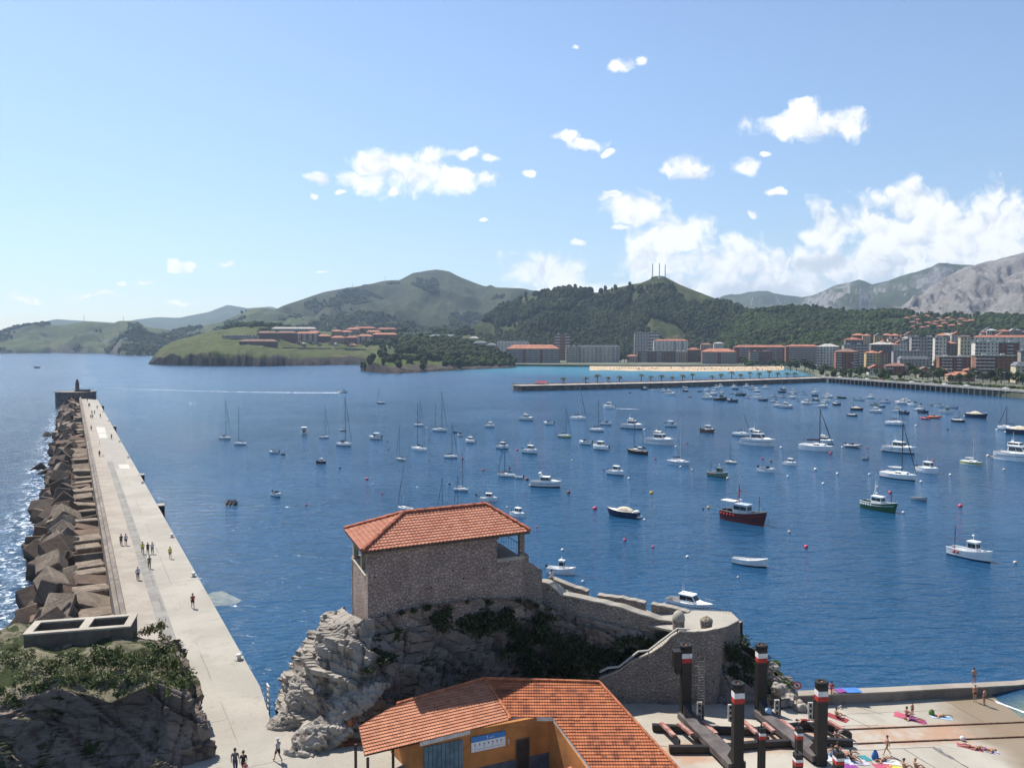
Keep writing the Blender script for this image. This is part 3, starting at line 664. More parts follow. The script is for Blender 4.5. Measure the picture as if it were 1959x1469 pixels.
for i,(pl,h,lb)in enumerate([([(1050,1103,82.3),(1090,1119,82.4),(1124,1130,82.5)],1.1,'short rubble parapet beside the two people on the rampart'),([(1143,1137,82.6),(1190,1143,82.8),(1234,1152,83.0)],1.25,'long rubble parapet in the middle of the rampart walk'),([(1246,1154,83.2),(1290,1162,83.4),(1318,1170,83.6)],1.3,'rubble parapet next to the moored cruiser')]):
 P3=[D(*q)for q in pl];r=thing('parapet',P3[0],lb,'parapet','parapets on the sea side of the rampart')
 b=MB();g2=[];n=14
 for k in range(n+1):
  f=k/n*(len(P3)-1);a=min(int(f),len(P3)-2);q=lerp(P3[a],P3[a+1],f-a);z=q.z-.08+.10*NZ.noise(V((q.x*1.7,i,0)))
  g2.append([V((q.x,q.y,q.z-3.2)),V((q.x,q.y,z)),V((q.x+.2,q.y+.5,z+.03)),V((q.x+.2,q.y+.5,q.z-4.6))])
 b.grid(g2,flip=True);b.poly(g2[0]);b.poly(g2[-1][::-1]);b.build('wall',M_RSTONE,r)
 b=MB();b.grid([[V((a.x-.06,a.y-.08,a.z-.03)),V((a.x-.06,a.y-.08,a.z+.07)),V((c.x+.06,c.y+.06,c.z+.07)),V((c.x+.06,c.y+.06,c.z-.04))]for(_,a,c,_)in g2],flip=True);b.build('coping',M_CAPST,r)
 # bastion with stairs
ZT=9.15
bast=thing('bastion',D(1370,1300,79),'grey stone bastion with outside stairs below the rampart','bastion')
st_top=[(1147,1297),(1165,1291),(1186,1282),(1205,1267),(1228,1257),(1246,1250),(1268,1236),(1285,1219),(1302,1208),(1330,1208),(1350,1207),(1370,1203)]
b=MB();front=[]
for i in range(len(st_top)-1):
 for k in range(4):
  px=lerp(st_top[i][0],st_top[i+1][0],k/4);py=lerp(st_top[i][1],st_top[i+1][1],k/4);front.append((px,py))
front.append(st_top[-1]);g1=[]
for(px,py)in front:
 q=D(px,py,77.2+.2*sin((px-1147)/220*pi));z=q.z+.06*NZ.noise(V((px*.15,0,0)))
 g1.append([V((q.x,q.y-.25,1.5)),V((q.x,q.y,z-.12)),V((q.x,q.y,z)),V((q.x+.12,q.y+.55,z)),V((q.x+.12,q.y+.55,z-.6))])
b.grid(g1,flip=True)
cr=D(1370,1203,77.2);c2=D(1416,1191,81.5);c3=D(1400,1186,84.2)
b.grid([[V((cr.x,cr.y-.25,1.5)),V((cr.x,cr.y,cr.z))],[V((c2.x+.2,c2.y,1.5)),V((c2.x,c2.y,c2.z))],[V((c3.x,c3.y+.5,1.5)),V((c3.x,c3.y+.3,c3.z))]],flip=True)
b.build('retaining_wall',M_RSTONE,bast)
b=MB()
b.grid([[V((a[2].x-.08,a[2].y-.10,a[2].z-.05)),V((a[2].x-.08,a[2].y-.10,a[2].z+.06)),V((a[3].x,a[3].y,a[3].z+.06))]for a in g1],flip=True)
b.build('coping',M_CAPST,bast)
b=MB()
ft=[D(1240,1200,79.9),D(1302,1210,77.9),D(1370,1206,77.9),D(1414,1195,81.4),D(1398,1186,84.0),D(1330,1176,84.4),D(1245,1165,83.3)]
b.prism([(q.x,q.y)for q in ft],ZT-.2,ZT);b.build('terrace_floor',M_PIER,bast)
for k in range(13):
 t=(k+.5)/13;px=lerp(1243,1300,t);py=lerp(1251,1209,t);q=D(px,py,77.9)
 b=MB();b.obox((q.x,q.y+.35,q.z-.35),(.24,0,0),(0,.6,0),(0,0,.38));b.build('stair_step',M_CAPST,bast)
b=MB()
hr=[D(x,y,77.5)for x,y in((1147,1285),(1163,1277),(1184,1275),(1221,1246),(1241,1244),(1296,1202),(1312,1203))]
b.tube(hr,.11,6);b.build('handrail',M_PALE,bast)
b=MB()
for q in hr[:-1]:b.tube([q,q+V((0,0,-1.1))],.05,4)
b.build('handrail_post',M_IRON,bast)
b=MB()
g2=[]
for k,q in enumerate([D(1318,1174,84.6),D(1360,1182,84.0),D(1400,1190,83.4),D(1416,1193,81.9)]):g2.append([V((q.x,q.y,7.5)),V((q.x,q.y,q.z+.1)),V((q.x+.35,q.y+.35,q.z+.12)),V((q.x+.35,q.y+.35,1.5))])
b.grid(g2,flip=True);b.build('sea_wall',mat('brick_coping',(.34,.24,.18),.9,.2,2,bump=.03),bast)
b=MB()
P3=[D(1335,1176,84.6),D(1372,1182,84.2),D(1412,1191,82.6)]
for i in range(2):
 for k in range(7):
  q=lerp(P3[i],P3[i+1],k/7);b.tube([q,q+V((0,0,.95))],.018,4)
b.tube([q+V((0,0,.95))for q in P3],.025,4);b.tube([q+V((0,0,.55))for q in P3],.018,4);b.build('railing',M_IRON,bast)
q=D(1298,1206,78.6);q.z=ZT-.2
r=thing('sentry_turret',q,'small domed stone turret at the head of the stairs','turret')
b=MB();b.lathe([(.5,-1.2),(.55,0),(.56,1.0),(.50,1.05)],q,14);b.build('drum',M_RSTONE,r,False)
b=MB();b.lathe([(.52,1.05),(.60,1.1),(.60,1.3),(.55,1.55),(.40,1.82),(.2,1.98),(.03,2.02)],q,14);b.build('dome',M_CAPST,r,True)
q=D(1351,1205,78.9);q.z=ZT-.2
r=thing('sentry_stump',q,'short tapering stone turret with a rubble top on the bastion','turret')
b=MB();b.lathe([(.48,-.6),(.52,.3),(.62,1.0),(.60,1.06)],q,14);b.build('drum',M_RSTONE,r)
b=MB();b.lathe([(.58,1.0),(.50,1.15),(.30,1.3),(.06,1.42)],q,9);b.build('rubble_cap',stone_material('rubble_top',(.42,.36,.25),(.34,.29,.2),(.2,.17,.12),2.),r)
# rocks
def rock_material(name,c1,c2,dark,veg=(.035,.045,.016),vegamt=0.,sc=.35):
 m=bpy.data.materials.new(name);m.use_nodes=True;t=NT(m.node_tree);b=t.n['Principled BSDF']
 b.inputs['Roughness'].default_value=.95;b.inputs['Specular IOR Level'].default_value=.15
 geo=t.node('ShaderNodeNewGeometry');P=geo.outputs['Position']
 rot=t.node('ShaderNodeMapping');rot.inputs['Rotation'].default_value=(0,R(36),R(-20));rot.inputs['Scale'].default_value=(.45,.8,2.2);t.l.new(P,rot.inputs[0]);S=rot.outputs[0]
 c=t.mix(t.ramp(t.noise(S,sc,6,.65,.6),.36,.64),c1,c2)
 c=t.mix(t.ramp(t.noise(t.vmath('MULTIPLY',P,(1,1,.22)),.7,5,.65),.53,.66,0,.9),c,dark)
 c=t.mix(t.ramp(t.noise(S,sc*5,5,.75),.55,.72,0,.7),c,tuple(x*.6 for x in dark))
 if vegamt:
  nz=t.node('ShaderNodeSeparateXYZ');t.l.new(geo.outputs['True Normal'],nz.inputs[0])
  v=t.math('ADD',t.noise(P,.45,5,.7),t.math('MULTIPLY',nz.outputs[2],.12))
  c=t.mix(t.ramp(v,.66-vegamt,.72-vegamt),c,veg)
 t.put(b.inputs['Base Color'],c)
 bn=t.node('ShaderNodeBump');bn.inputs['Distance'].default_value=.22;t.put(bn.inputs['Height'],t.math('ADD',t.noise(S,1.1,7,.7),t.math('MULTIPLY',t.noise(P,3.4,5,.7),.5)));t.l.new(bn.outputs[0],b.inputs['Normal'])
 return m
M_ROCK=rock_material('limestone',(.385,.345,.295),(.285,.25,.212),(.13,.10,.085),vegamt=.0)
M_ROCKS=rock_material('shaded_stained_rock',(.275,.235,.21),(.195,.163,.146),(.085,.065,.055),vegamt=.08)  # rock colour lowered to paint in the front's shade, with stains and greenery
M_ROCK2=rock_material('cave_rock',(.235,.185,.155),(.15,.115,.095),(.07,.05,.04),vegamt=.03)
def strata(p,amp):
 """slanting beds and broken steps, as an offset along the outward normal"""
 q=p.x*.50+p.z*.86+p.y*.25
 f=q/2.6+.5*NZ.noise(p*.22);saw=f-math.floor(f)
 s=(saw**1.5)*1.0-.5
 f2=q/.85+.8*NZ.noise(p*.5);s2=(f2-math.floor(f2))-.5
 n=NZ.fractal(p*.28,.9,2.1,6);r=1-2*abs(NZ.noise(p*.55));vc=NZ.cell(p*.33)
 cr_=abs(NZ.noise(V((p.x*.9,p.y*.9,p.z*.25))))
 return amp*(s*1.0+s2*.30+n*.5+r*.18+vc*.5-.5*max(0,.12-cr_)/.12)
def loft_rock(name,mats,foot,top,nu,nv,amp,label,cat,bulge=None,topcap=None,out=None,prof=.6,split=None):
 """rock face between a foot line and a top line, both lists of points with as many stations"""
 n=len(foot);rows=[]
 def smp(L,f):
  a=min(int(f),n-2);t=f-a;t=t*t*(3-2*t)*.6+t*.4;return V(lerp(V(L[a]),V(L[a+1]),t))
 for i in range(nu+1):
  f=i/nu*(n-1);A=smp(foot,f);T=smp(top,f);f2=min(n-1,f+.2);f1=max(0,f-.2)
  tan=smp(foot,f2)-smp(foot,f1);tan.z=0;nm=V((tan.y,-tan.x,0)).normalized();row=[]
  for j in range(nv+1):
   v=j/nv
   h=v**prof if prof<1 else v
   p=V((lerp(A.x,T.x,v),lerp(A.y,T.y,v),lerp(A.z,T.z,1-(1-v)**(1/prof)if prof<1 else v)))
   bl=sin(pi*v)*(bulge(f/(n-1))if bulge else 0)
   env=min(1,v*6+.35)*min(1,(1-v)*5+.15)
   dsp=strata(p,amp)*env+bl
   row.append(p+nm*dsp+V((0,0,.35*dsp*min(1,(1-v)*4))))
  if topcap:
   for q in topcap:row.append(lerp(row[nv],V(q),1.0)if False else row[nv]*(1-q[3])+V(q[:3])*q[3])
  rows.append(row)
 b=MB();b.grid(rows,flip=False)
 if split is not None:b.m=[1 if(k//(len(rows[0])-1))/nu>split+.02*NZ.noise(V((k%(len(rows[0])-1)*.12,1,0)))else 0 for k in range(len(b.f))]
 o=b.build(name,mats,smooth=False)
 return tag(o,label,cat),rows
zb=CAMZ-27*ke
def at(s,t,z):q=C(s,t,0);return(q.x,q.y,z)
g_=lambda x,y,z:tuple(G(x,y,z))
foot=[(-16,88,-2),g_(527,1345,-.5)[:2]+(-1.5,),g_(524,1352,4.9),g_(552,1388,4.8),g_(592,1408,4.8),g_(640,1420,4.8),g_(690,1424,4.8),(-8.5,68.8,4.6),(-5.2,72.0,3.5),(0,75.8,2.4),(5,77.6,2.4),(9,78.9,2.4),(13,79.4,2.4),(16,79.6,2.4)]
top=[at(-.2,LL-.4,zb-1.2),at(-.5,LL-1.5,zb-1.0),at(-.6,LL-3,zb-.6),at(-.6,LL-5.5,zb-.2),at(-.4,1.6,zb),at(0,.2,zb+.1),at(1.2,.1,zb),at(4,.2,zb+.2),at(7.5,.2,zb+.3),at(11,.2,zb+.2),at(15.5,.2,zb-.6),(5.6,78.4,10.6),(11.0,79.5,9.0),(15.5,80.0,7.8)]
ROCK,ROCK_ROWS=loft_rock('castle_rock',[M_ROCK,M_ROCKS],foot,top,260,84,.80,'tall pale limestone crag carrying the stone chapel','rock',bulge=lambda f:1.1*exp(-((f-.27)/.13)**2)-.7*exp(-((f-.60)/.12)**2),prof=.75,split=.455)  # faces past the split take the rock darkened for shade
def slab(px,py,z,L,Wd,H,rot,label,seed):
 q=G(px,py,z);b=MB();rows=[];n,m=60,44
 for i in range(n+1):
  row=[]
  for j in range(m):
   a=2*pi*j/m;u=i/n;k=sin(pi*min(1,.04+u*.95))**.45
   p=V(((u-.5)*2*L,cos(a)*Wd*k,sin(a)*H*k));p+=V((0,p.y,p.z)).normalized()*(strata(p*1.5+V((seed*7,0,0)),.5))
   row.append(p)
  row.append(row[0]);rows.append(row)
 b.grid(rows);o=b.build('rock_slab',M_ROCK);o.location=q;o.rotation_euler=rot
 return tag(o,label,'rock slab','slanting slabs at the foot of the crag')
slab(600,1338,6.4,5.6,1.6,1.3,(R(10),R(-33),R(38)),'long slanting limestone slab beside the quay ladder',1)
slab(640,1385,6.2,5.2,1.5,1.25,(R(5),R(-30),R(32)),'pale slanting limestone slab just above the litter bin',2)
slab(625,1282,8.5,5.0,1.6,1.3,(R(15),R(-38),R(42)),'upper slanting limestone slab below the chapel corner',3)
foot2=[(18.3,78.0,2.2),g_(1400,1352,2.6),g_(1450,1352,2.6),g_(1500,1352,2.6),g_(1528,1338,2.4),g_(1522,1310,0)[:2]+(-1.5,),g_(1480,1270,0)[:2]+(-1.5,),(20,88,-1.5)]
top2=[(18.6,79.0,7.0),(19.6,79.6,7.6),(20.8,80.8,7.4),D(1450,1265,81),D(1485,1295,80.5),D(1490,1290,82),D(1440,1240,84),(20,85,7)]
top2=[tuple(q)for q in top2]
loft_rock('bastion_rock',[M_ROCKS],foot2,top2,120,40,.5,'rough limestone outcrop overgrown below the bastion','rock',prof=.8)
def boulder(c,r,seed,name='boulder',m=None,fl=.8):
 b=MB();rows=[];n,k=18,12
 for i in range(k+1):
  a=-pi/2+pi*i/k;row=[]
  for j in range(n):
   q=2*pi*j/n;d=V((cos(a)*cos(q),cos(a)*sin(q),sin(a)*fl));e=V((seed*3.1,seed,0))
   row.append(V(c)+d*r*(1+.35*NZ.noise(d*1.6+e)+.18*NZ.cell(d*2.6+e)))
  row.append(row[0]);rows.append(row)
 b.grid(rows);return b.build(name,m or M_ROCK)
for i,(px,py,z,r_,lb)in enumerate([(1508,1340,2.6,.9,'pale boulder at the foot of the no entry sign'),(1490,1318,4.0,.7,'small pale boulder between the shrubs below the bastion'),(1478,1275,5.2,.55,'top pale boulder under the red and white post band'),(1530,1352,2.5,.7,'pale boulder at the start of the bathing wall')]):
 tag(boulder(G(px,py,z),r_,i+2),lb,'boulder','boulders under the bastion')
 # near rock on the left with old concrete tanks
zt=12.0
f3=[(-80,60,4),(-60,57,4),(-46,55,4.5),(-36,57.5,4.8),(-29,59.5,4.8),(-24.6,60.5,4.9),(-22.3,62.5,4.9),g_(393,1440,4.9),g_(381,1400,4.9),g_(371,1340,6),g_(345,1270,6),(-33,85,4)]
t3=[tuple(D(-220,1352,60)),tuple(D(-90,1355,61)),tuple(D(0,1348,61.5)),tuple(D(110,1314,62.5)),tuple(D(210,1343,62)),tuple(D(300,1306,63)),tuple(D(345,1322,63)),tuple(D(360,1315,64)),tuple(D(357,1295,65.5)),tuple(D(346,1262,67)),tuple(D(322,1238,70)),tuple(D(285,1222,73))]
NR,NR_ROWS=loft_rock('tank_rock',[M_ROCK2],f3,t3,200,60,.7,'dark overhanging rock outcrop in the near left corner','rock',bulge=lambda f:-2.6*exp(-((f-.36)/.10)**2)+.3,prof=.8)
tp=MB();P=[]
for i in range(61):
 f=i/60*(len(t3)-1);a=min(int(f),len(t3)-2);e=V(lerp(V(t3[a]),V(t3[a+1]),f-a));row=[]
 cpt=V((-44,74,11.4))
 for j in range(25):
  v=j/24;q=lerp(e,cpt,v);q=V((q.x,q.y,q.z+.9*sin(pi*min(1,v*1.3))*(.5+NZ.noise(q*.25))+.25*NZ.noise(q*1.1)*min(1,v*8)-.05));row.append(q)
 P.append(row)
tp.grid(P)
tag(tp.build('tank_rock_top',rock_material('rock_top_soil',(.21,.185,.13),(.14,.125,.08),(.07,.07,.035),vegamt=.06)),'uneven weedy ground on top of the near rock','ground',kind='structure')
tq=[D(45,1226,68.5),D(247,1188,70.5)];u_=(tq[1]-tq[0]);Lu=u_.length;u_=V((u_.x,u_.y,0)).normalized();n_=V((-u_.y,u_.x,0))
ztk=(tq[0].z+tq[1].z)/2
r=thing('concrete_tank',(tq[0].x,tq[0].y,ztk-2.2),'old roofless concrete tank with two empty basins on the near rock','tank')
M_TANK=concrete_material('shaded_tank_concrete',(.17,.145,.115),(.115,.095,.078),(.06,.05,.04),.8)  # wall colour darkened to carry the shade of the front face
def T(s,t,z):q=tq[0]+u_*s+n_*t;return V((q.x,q.y,z))
Wt=3.4
def tb(s0,s1,t0,t1,z0,z1,nm):
 b=MB();b.prism([(T(s0,t0,0).x,T(s0,t0,0).y),(T(s1,t0,0).x,T(s1,t0,0).y),(T(s1,t1,0).x,T(s1,t1,0).y),(T(s0,t1,0).x,T(s0,t1,0).y)],z0,z1);b.build(nm,M_TANK,r)
tb(0,Lu,0,.45,ztk-3.2,ztk,'front_wall');tb(0,Lu,Wt-.45,Wt,ztk-3.2,ztk,'back_wall')
tb(0,.5,.45,Wt-.45,ztk-3.2,ztk-.003,'end_wall');tb(Lu-.5,Lu,.45,Wt-.45,ztk-3.2,ztk-.003,'end_wall')
tb(Lu*.54-.3,Lu*.54+.35,.45,Wt-.45,ztk-3.2,ztk-.006,'middle_wall');tb(.5,Lu-.5,.45,Wt-.45,ztk-3.2,ztk-1.9,'basin_floor')
b=MB()
for s0,s1,t0,t1 in((-.06,Lu+.06,-.06,.5),(-.06,Lu+.06,Wt-.5,Wt+.06),(-.06,.55,.5,Wt-.5),(Lu-.55,Lu+.06,.5,Wt-.5),(Lu*.54-.33,Lu*.54+.38,.5,Wt-.5)):b.prism([tuple(T(s_,t_,0))[:2]for s_,t_ in((s0,t0),(s1,t0),(s1,t1),(s0,t1))],ztk-.05,ztk+.09)
b.build('lit_rim',M_CAPST,r)  # pale strip that paints the sunlit top edge of the walls
# shrubs and weeds (small leaf faces)
def leaf_material(name,c1,c2):
 m=bpy.data.materials.new(name);m.use_nodes=True;t=NT(m.node_tree);b=t.n['Principled BSDF'];b.inputs['Roughness'].default_value=.7;b.inputs['Specular IOR Level'].default_value=.25
 geo=t.node('ShaderNodeNewGeometry');c=t.mix(geo.outputs['Random Per Island'],c1,c2)
 c=t.mix(t.ramp(t.noise(geo.outputs['Position'],.8,3),.4,.6,0,.6),c,tuple(x*.5 for x in c1))
 t.put(b.inputs['Base Color'],c);b.inputs['Subsurface Weight'].default_value=0
 return m
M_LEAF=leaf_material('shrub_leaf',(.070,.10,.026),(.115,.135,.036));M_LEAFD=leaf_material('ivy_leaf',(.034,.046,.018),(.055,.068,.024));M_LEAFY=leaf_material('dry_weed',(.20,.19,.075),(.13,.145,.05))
def leaves(b,c,rx,ry,rz,n,sz,rr):
 for _ in range(n):
  while True:
   d=V((rr.uniform(-1,1),rr.uniform(-1,1),rr.uniform(-1,1)))
   if d.length<1:break
  d=d*(.55+.45*d.length)
  k=1+.45*NZ.noise(d*2.2+V(c)*.7)
  p=V((c[0]+d.x*rx*k,c[1]+d.y*ry*k,c[2]+d.z*rz*k));s=sz*rr.uniform(.6,1.4)
  a=V((rr.uniform(-1,1),rr.uniform(-1,1),rr.uniform(-.6,1))).normalized();t=a.cross(V((rr.uniform(-1,1),rr.uniform(-1,1),rr.uniform(-1,1)))).normalized();w_=a.cross(t)
  b.add([p-t*s*.5,p+w_*s*.32,p+t*s*.6,p-w_*s*.32],[(0,1,2,3)])
rr=random.Random(3)
def weeds(name,spots,m,label,n=150,sz=.22):
 b=MB()
 for(c,r_)in spots:leaves(b,c,r_,r_,r_*.75,int(n*r_*r_)+20,sz,rr)
 return tag(b.build(name,m),label,'undergrowth',kind='stuff')
def face_pts(rows,f0,f1,v0,v1,n,out=.15):
 L=[];NU,NV=len(rows)-1,len(rows[0])-1
 for _ in range(n):
  i=int(rr.uniform(f0,f1)*NU);j=int(rr.uniform(v0,v1)*NV);L.append(rows[i][j])
 return L
sp=[]
for(px,py,r_,k)in[(845,1168,.9,5),(905,1170,.5,2),(940,1165,.6,3),(810,1150,.5,2),(775,1140,.5,2),(840,1185,1.0,5),(880,1190,1.0,5),(920,1195,1.2,6),(960,1180,1.1,6),(985,1205,1.2,7),(1010,1225,1.3,8),(1040,1190,1.0,6),(1060,1225,1.4,8),(1080,1250,1.5,8),(1100,1225,1.0,6),(1120,1250,1.5,8),(1150,1250,1.3,8),(1180,1245,1.0,7),(1210,1235,.9,6),(1240,1228,.8,5),(1265,1222,.6,4),(1020,1260,1.2,6),(980,1245,1.0,5),(720,1240,.7,3),(735,1255,.8,3),(1000,1150,.5,2),(1015,1160,.4,2),(1045,1150,.3,1),(880,1150,.35,1),(1140,1270,1.2,6),(1090,1280,1.2,6),(1060,1275,1.2,6),(1040,1290,1.1,5),(1190,1262,1.0,5),(1225,1245,.8,4),(1010,1285,1.0,4),(700,1270,.6,2),(790,1160,.4,2)]:
 for _ in range(k):
  x,y=px+rr.uniform(-18,18),py+rr.uniform(-14,14)
  best=None;rv=ray(x,y).normalized()
  for row in ROCK_ROWS[90::3]:
   for q in row[::3]:
    w_=V(q)-V((0,0,CAMZ));dd=(w_-rv*w_.dot(rv)).length
    if best is None or dd<best[0]:best=(dd,V(q))
  q=best[1];r2=r_*rr.uniform(.45,.8);sp.append(((q.x+.05,q.y-.3,q.z),r2))
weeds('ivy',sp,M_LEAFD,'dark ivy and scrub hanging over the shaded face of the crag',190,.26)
sp=[]
for(px,py,d,r_,k)in[(1400,1250,78.6,.8,4),(1420,1235,79.5,.8,4),(1440,1270,79,1.0,6),(1410,1290,78.2,.8,5),(1430,1310,78.2,.8,5),(1460,1300,79.0,.9,5),(1395,1315,78,.6,3),(1450,1250,80,.7,4),(1385,1270,78.3,.5,3),(1480,1320,79,.6,3)]:
 for _ in range(k):q=D(px+rr.uniform(-14,14),py+rr.uniform(-14,14),d);sp.append((tuple(q),r_*rr.uniform(.5,.9)))
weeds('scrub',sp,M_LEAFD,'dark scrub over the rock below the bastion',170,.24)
for i,(px,py,d,r_,lb)in enumerate([(1470,1292,81.0,.75,'bright green shrub beside the rear black post'),(1498,1312,80.6,.95,'bright green shrub above the no entry sign'),(1484,1270,81.5,.45,'small green shrub on the top edge of the outcrop')]):
 b=MB();leaves(b,tuple(D(px,py,d)),r_,r_,r_*.9,700,.16,rr);tag(b.build('shrub',leaf_material('bright_shrub',(.10,.16,.035),(.15,.20,.05))),lb,'shrub','shrubs under the bastion')
sp=[]
for(px,py,d,r_,k)in[(130,1262,64,.7,7),(200,1250,65,.8,8),(90,1275,63.5,.7,6),(60,1290,63,.6,5),(30,1260,66,.7,5),(160,1285,63,.7,7),(240,1265,64,.8,8),(215,1300,62.3,.6,6),(290,1270,64.5,.8,8),(325,1265,66,.7,6),(310,1240,68,.8,7),(345,1290,64.5,.5,4),(270,1300,62.6,.6,6),(120,1300,62.3,.5,5),(20,1320,62,.5,4),(230,1320,62,.4,4),(330,1310,63.4,.5,5),(300,1320,62.5,.4,4),(355,1310,64,.4,3),(180,1265,64.5,.8,6),(340,1250,67,.4,4),(10,1240,70,.9,4),(25,1225,72,.7,3)]:
 for _ in range(k):q=D(px+rr.uniform(-22,22),py+rr.uniform(-10,10),d);sp.append((tuple(q),r_*rr.uniform(.5,.9)))
for _ in range(120):
 x=rr.uniform(-5,365);y=interp([(0,1352),(130,1322),(240,1335),(300,1312),(365,1316)],x)+rr.uniform(-26,16)+rr.random()**3*40;q=D(x,y,61.6+.012*x-.004*abs(y-1320));sp.append((tuple(q),rr.uniform(.3,.75)))
weeds('undergrowth',sp,M_LEAF,'green weeds and low bushes on top of the near rock',200,.17)
sp=[]
for(px,py,d,r_,k)in[(280,1205,73,.7,6),(300,1195,73,.6,5),(262,1215,72,.5,4),(318,1215,72,.5,4),(15,1220,74,.7,4),(150,1255,65,.5,3),(215,1245,66,.5,3),(100,1268,64,.4,3),(235,1240,67,.5,3)]:
 for _ in range(k):q=D(px+rr.uniform(-12,12),py+rr.uniform(-8,8),d);sp.append((tuple(q),r_*rr.uniform(.5,.9)))
for _ in range(75):
 q=D(rr.uniform(-10,350),rr.uniform(1232,1322),1);k=(12.1-CAMZ)/(q.z-CAMZ);q=V((q.x*k,q.y*k,12.1))if 60<q.y*k<76 else None
 if q and not(-.4<(q-tq[0]).dot(u_)<Lu+.3 and-.3<(q-tq[0]).dot(n_)<3.6):sp.append(((q.x,q.y,q.z-.2),rr.uniform(.22,.5)))
weeds('dry_weeds',sp,M_LEAFY,'tall yellowish weeds behind the concrete tank',200,.17)
# orange boat shed with tiled roofs
def zplane(px,py,a,b,c):
 """point where the sight line meets the plane z = a + b*x + c*y"""
 r=ray(px,py);k=(a-CAMZ)/(r.z-b*r.x-c*r.y);return V((r.x*k,r.y*k,CAMZ+r.z*k))
ZG=2.7
zr,ze=8.4,7.1
A=G(927,1299,zr);Bq=G(1147,1307,zr);Fq=G(974,1371,ze);Eq2=G(1057,1372,ze)
M_ORANGE=mat('orange_render',(.40,.165,.05),.9,.14,.5,bump=.01)
M_FASCIA=mat('pale_fascia',(.55,.50,.46),.8,.1,2)
M_BLUEDOOR=mat('blue_grey_shutter',(.10,.165,.20),.6,.15,1.5)
M_WOODP=mat('dark_wood',(.07,.045,.03),.8,.25,3)
M_PLINTH=mat('blue_plinth',(.075,.095,.125),.85,.15,1.5)
shed=thing('boat_shed',(0,62,ZG),'orange walled shed with red tiled roofs below the chapel rock','shed')
sl_=(zr-ze)/((A.y+Bq.y)/2-(Fq.y+Eq2.y)/2)
pa=zr-sl_*(A.y+Bq.y)/2
def RW(px,py):return zplane(px,py,pa,0,sl_)
a0,b0,f0,e0=RW(927,1299),RW(1147,1306),RW(974.5,1371),RW(1057,1372)
d0,c0=RW(1128,1466),RW(1296,1469)
ext=(c0-b0);k_=1.35;c1=b0+ext*k_;d1=e0+(d0-e0)*((e0.y-c1.y)/(e0.y-d0.y))
xr=b0+(c0-b0)*((b0.y-e0.y)/(b0.y-c0.y))
b=MB();tiled(b,[f0,xr,b0,a0],.21,.30,.022);tiled(b,[d1,c1,xr,e0],.21,.30,.022)
rw=b.build('roof',M_TILE_R,shed);rw['label']='old weathered orange tiled roof slope on the right'
b=MB()
for q0,q1 in((f0,e0),(e0,d1)):
 b.quad(q0+V((0,0,-.28)),q1+V((0,0,-.28)),q1+V((0,0,.02)),q0+V((0,0,.02)));b.quad(q0+V((0,.3,-.28)),q1+V((0.3,.3,-.28)),q1+V((0,0,-.28)),q0+V((0,0,-.28)))
b.build('fascia_board',M_FASCIA,rw)
b=MB();dn=V((0,0,-.12))
for P4 in([f0,xr,b0,a0],[d1,c1,xr,e0]):b.poly([q+dn for q in P4][::-1])
b.build('roof_underside',M_WOODP,rw)
b=MB();b.tube([b0+V((0,0,.08)),c1+V((0,0,.08))],.12,6);b.tube([a0+V((0,0,.1)),b0+V((0,0,.1))],.13,6);b.build('edge_tiles',mat('edge_tile',(.42,.14,.06),.85,.2,3),rw)
la,lb2=G(759,1347,zr),A
ev_r=G(974.5,1377,ze);ev_l=G(697,1444,ze)
n_=(lb2-la).cross(ev_r-la)
def LWp(px,py):
 r=ray(px,py);k=n_.dot(la-V((0,0,CAMZ)))/n_.dot(r);return V((0,0,CAMZ))+r*k
el=LWp(697,1444);m0=LWp(686,1389);m1=LWp(761.5,1370);la2=LWp(759,1347)
b=MB();tiled(b,[el,ev_r,lb2,la2,m1,m0]if False else[el,ev_r,lb2,la2,m0],.22,.32,.024)
lw=b.build('roof',M_TILE_L,shed);lw['label']='newer pale orange tiled roof slope on the left'
b=MB();b.poly([q+V((0,0,-.1))for q in[el,ev_r,lb2,la2,m0]][::-1]);b.build('roof_underside',M_WOODP,lw)
bl_=lerp(el,ev_r,.36)
b=MB();b.quad(bl_+V((0,0,-.34)),ev_r+V((0,0,-.34)),ev_r+V((0,0,-.03)),bl_+V((0,0,-.03)));b.quad(bl_+V((0,.4,-.34)),ev_r+V((0,.4,-.34)),ev_r+V((0,0,-.34)),bl_+V((0,0,-.34)));b.build('fascia_board',M_FASCIA,lw)
b=MB();b.tube([lb2+V((0,0,.1)),f0+V((0,0,.1)),ev_r+V((0,0,.08))],.13,6);b.tube([la2+V((0,0,.08)),lb2+V((0,0,.1))],.13,6);b.build('edge_tiles',MATS['edge_tile'],lw)
wd=(ev_r-el);wd.z=0;wd.normalize();wn_=V((-wd.y,wd.x,0))
w_l=el+wd*((bl_-el).length-.3)+wn_*.55;w_r=e0+V((-.25,.45,0))
wr0=ev_r+wn_*.55
b=MB()
def wall(b,p,q,z0,z1a,z1b,th=.3):
 d=(q-p);d.z=0;d.normalize();n=V((-d.y,d.x,0))*th
 vs=[(p.x,p.y,z0),(q.x,q.y,z0),(q.x,q.y,z1b),(p.x,p.y,z1a)];vs+=[(x+n.x,y+n.y,z)for x,y,z in vs]
 b.add(vs,[(0,1,2,3),(5,4,7,6),(1,5,6,2),(4,0,3,7),(3,2,6,7),(0,4,5,1)])
topl=ze-.02
wall(b,w_l,w_r,ZG-.5,topl+.1,topl)
dd=d1+V((-.3,.2,0))
wall(b,w_r,dd,ZG-.5,topl-.05,d1.z-.2)
bk=la2+wn_*-.3;wall(b,w_l,w_l+wn_*3.4,ZG-.5,topl-.1,zr-.5)
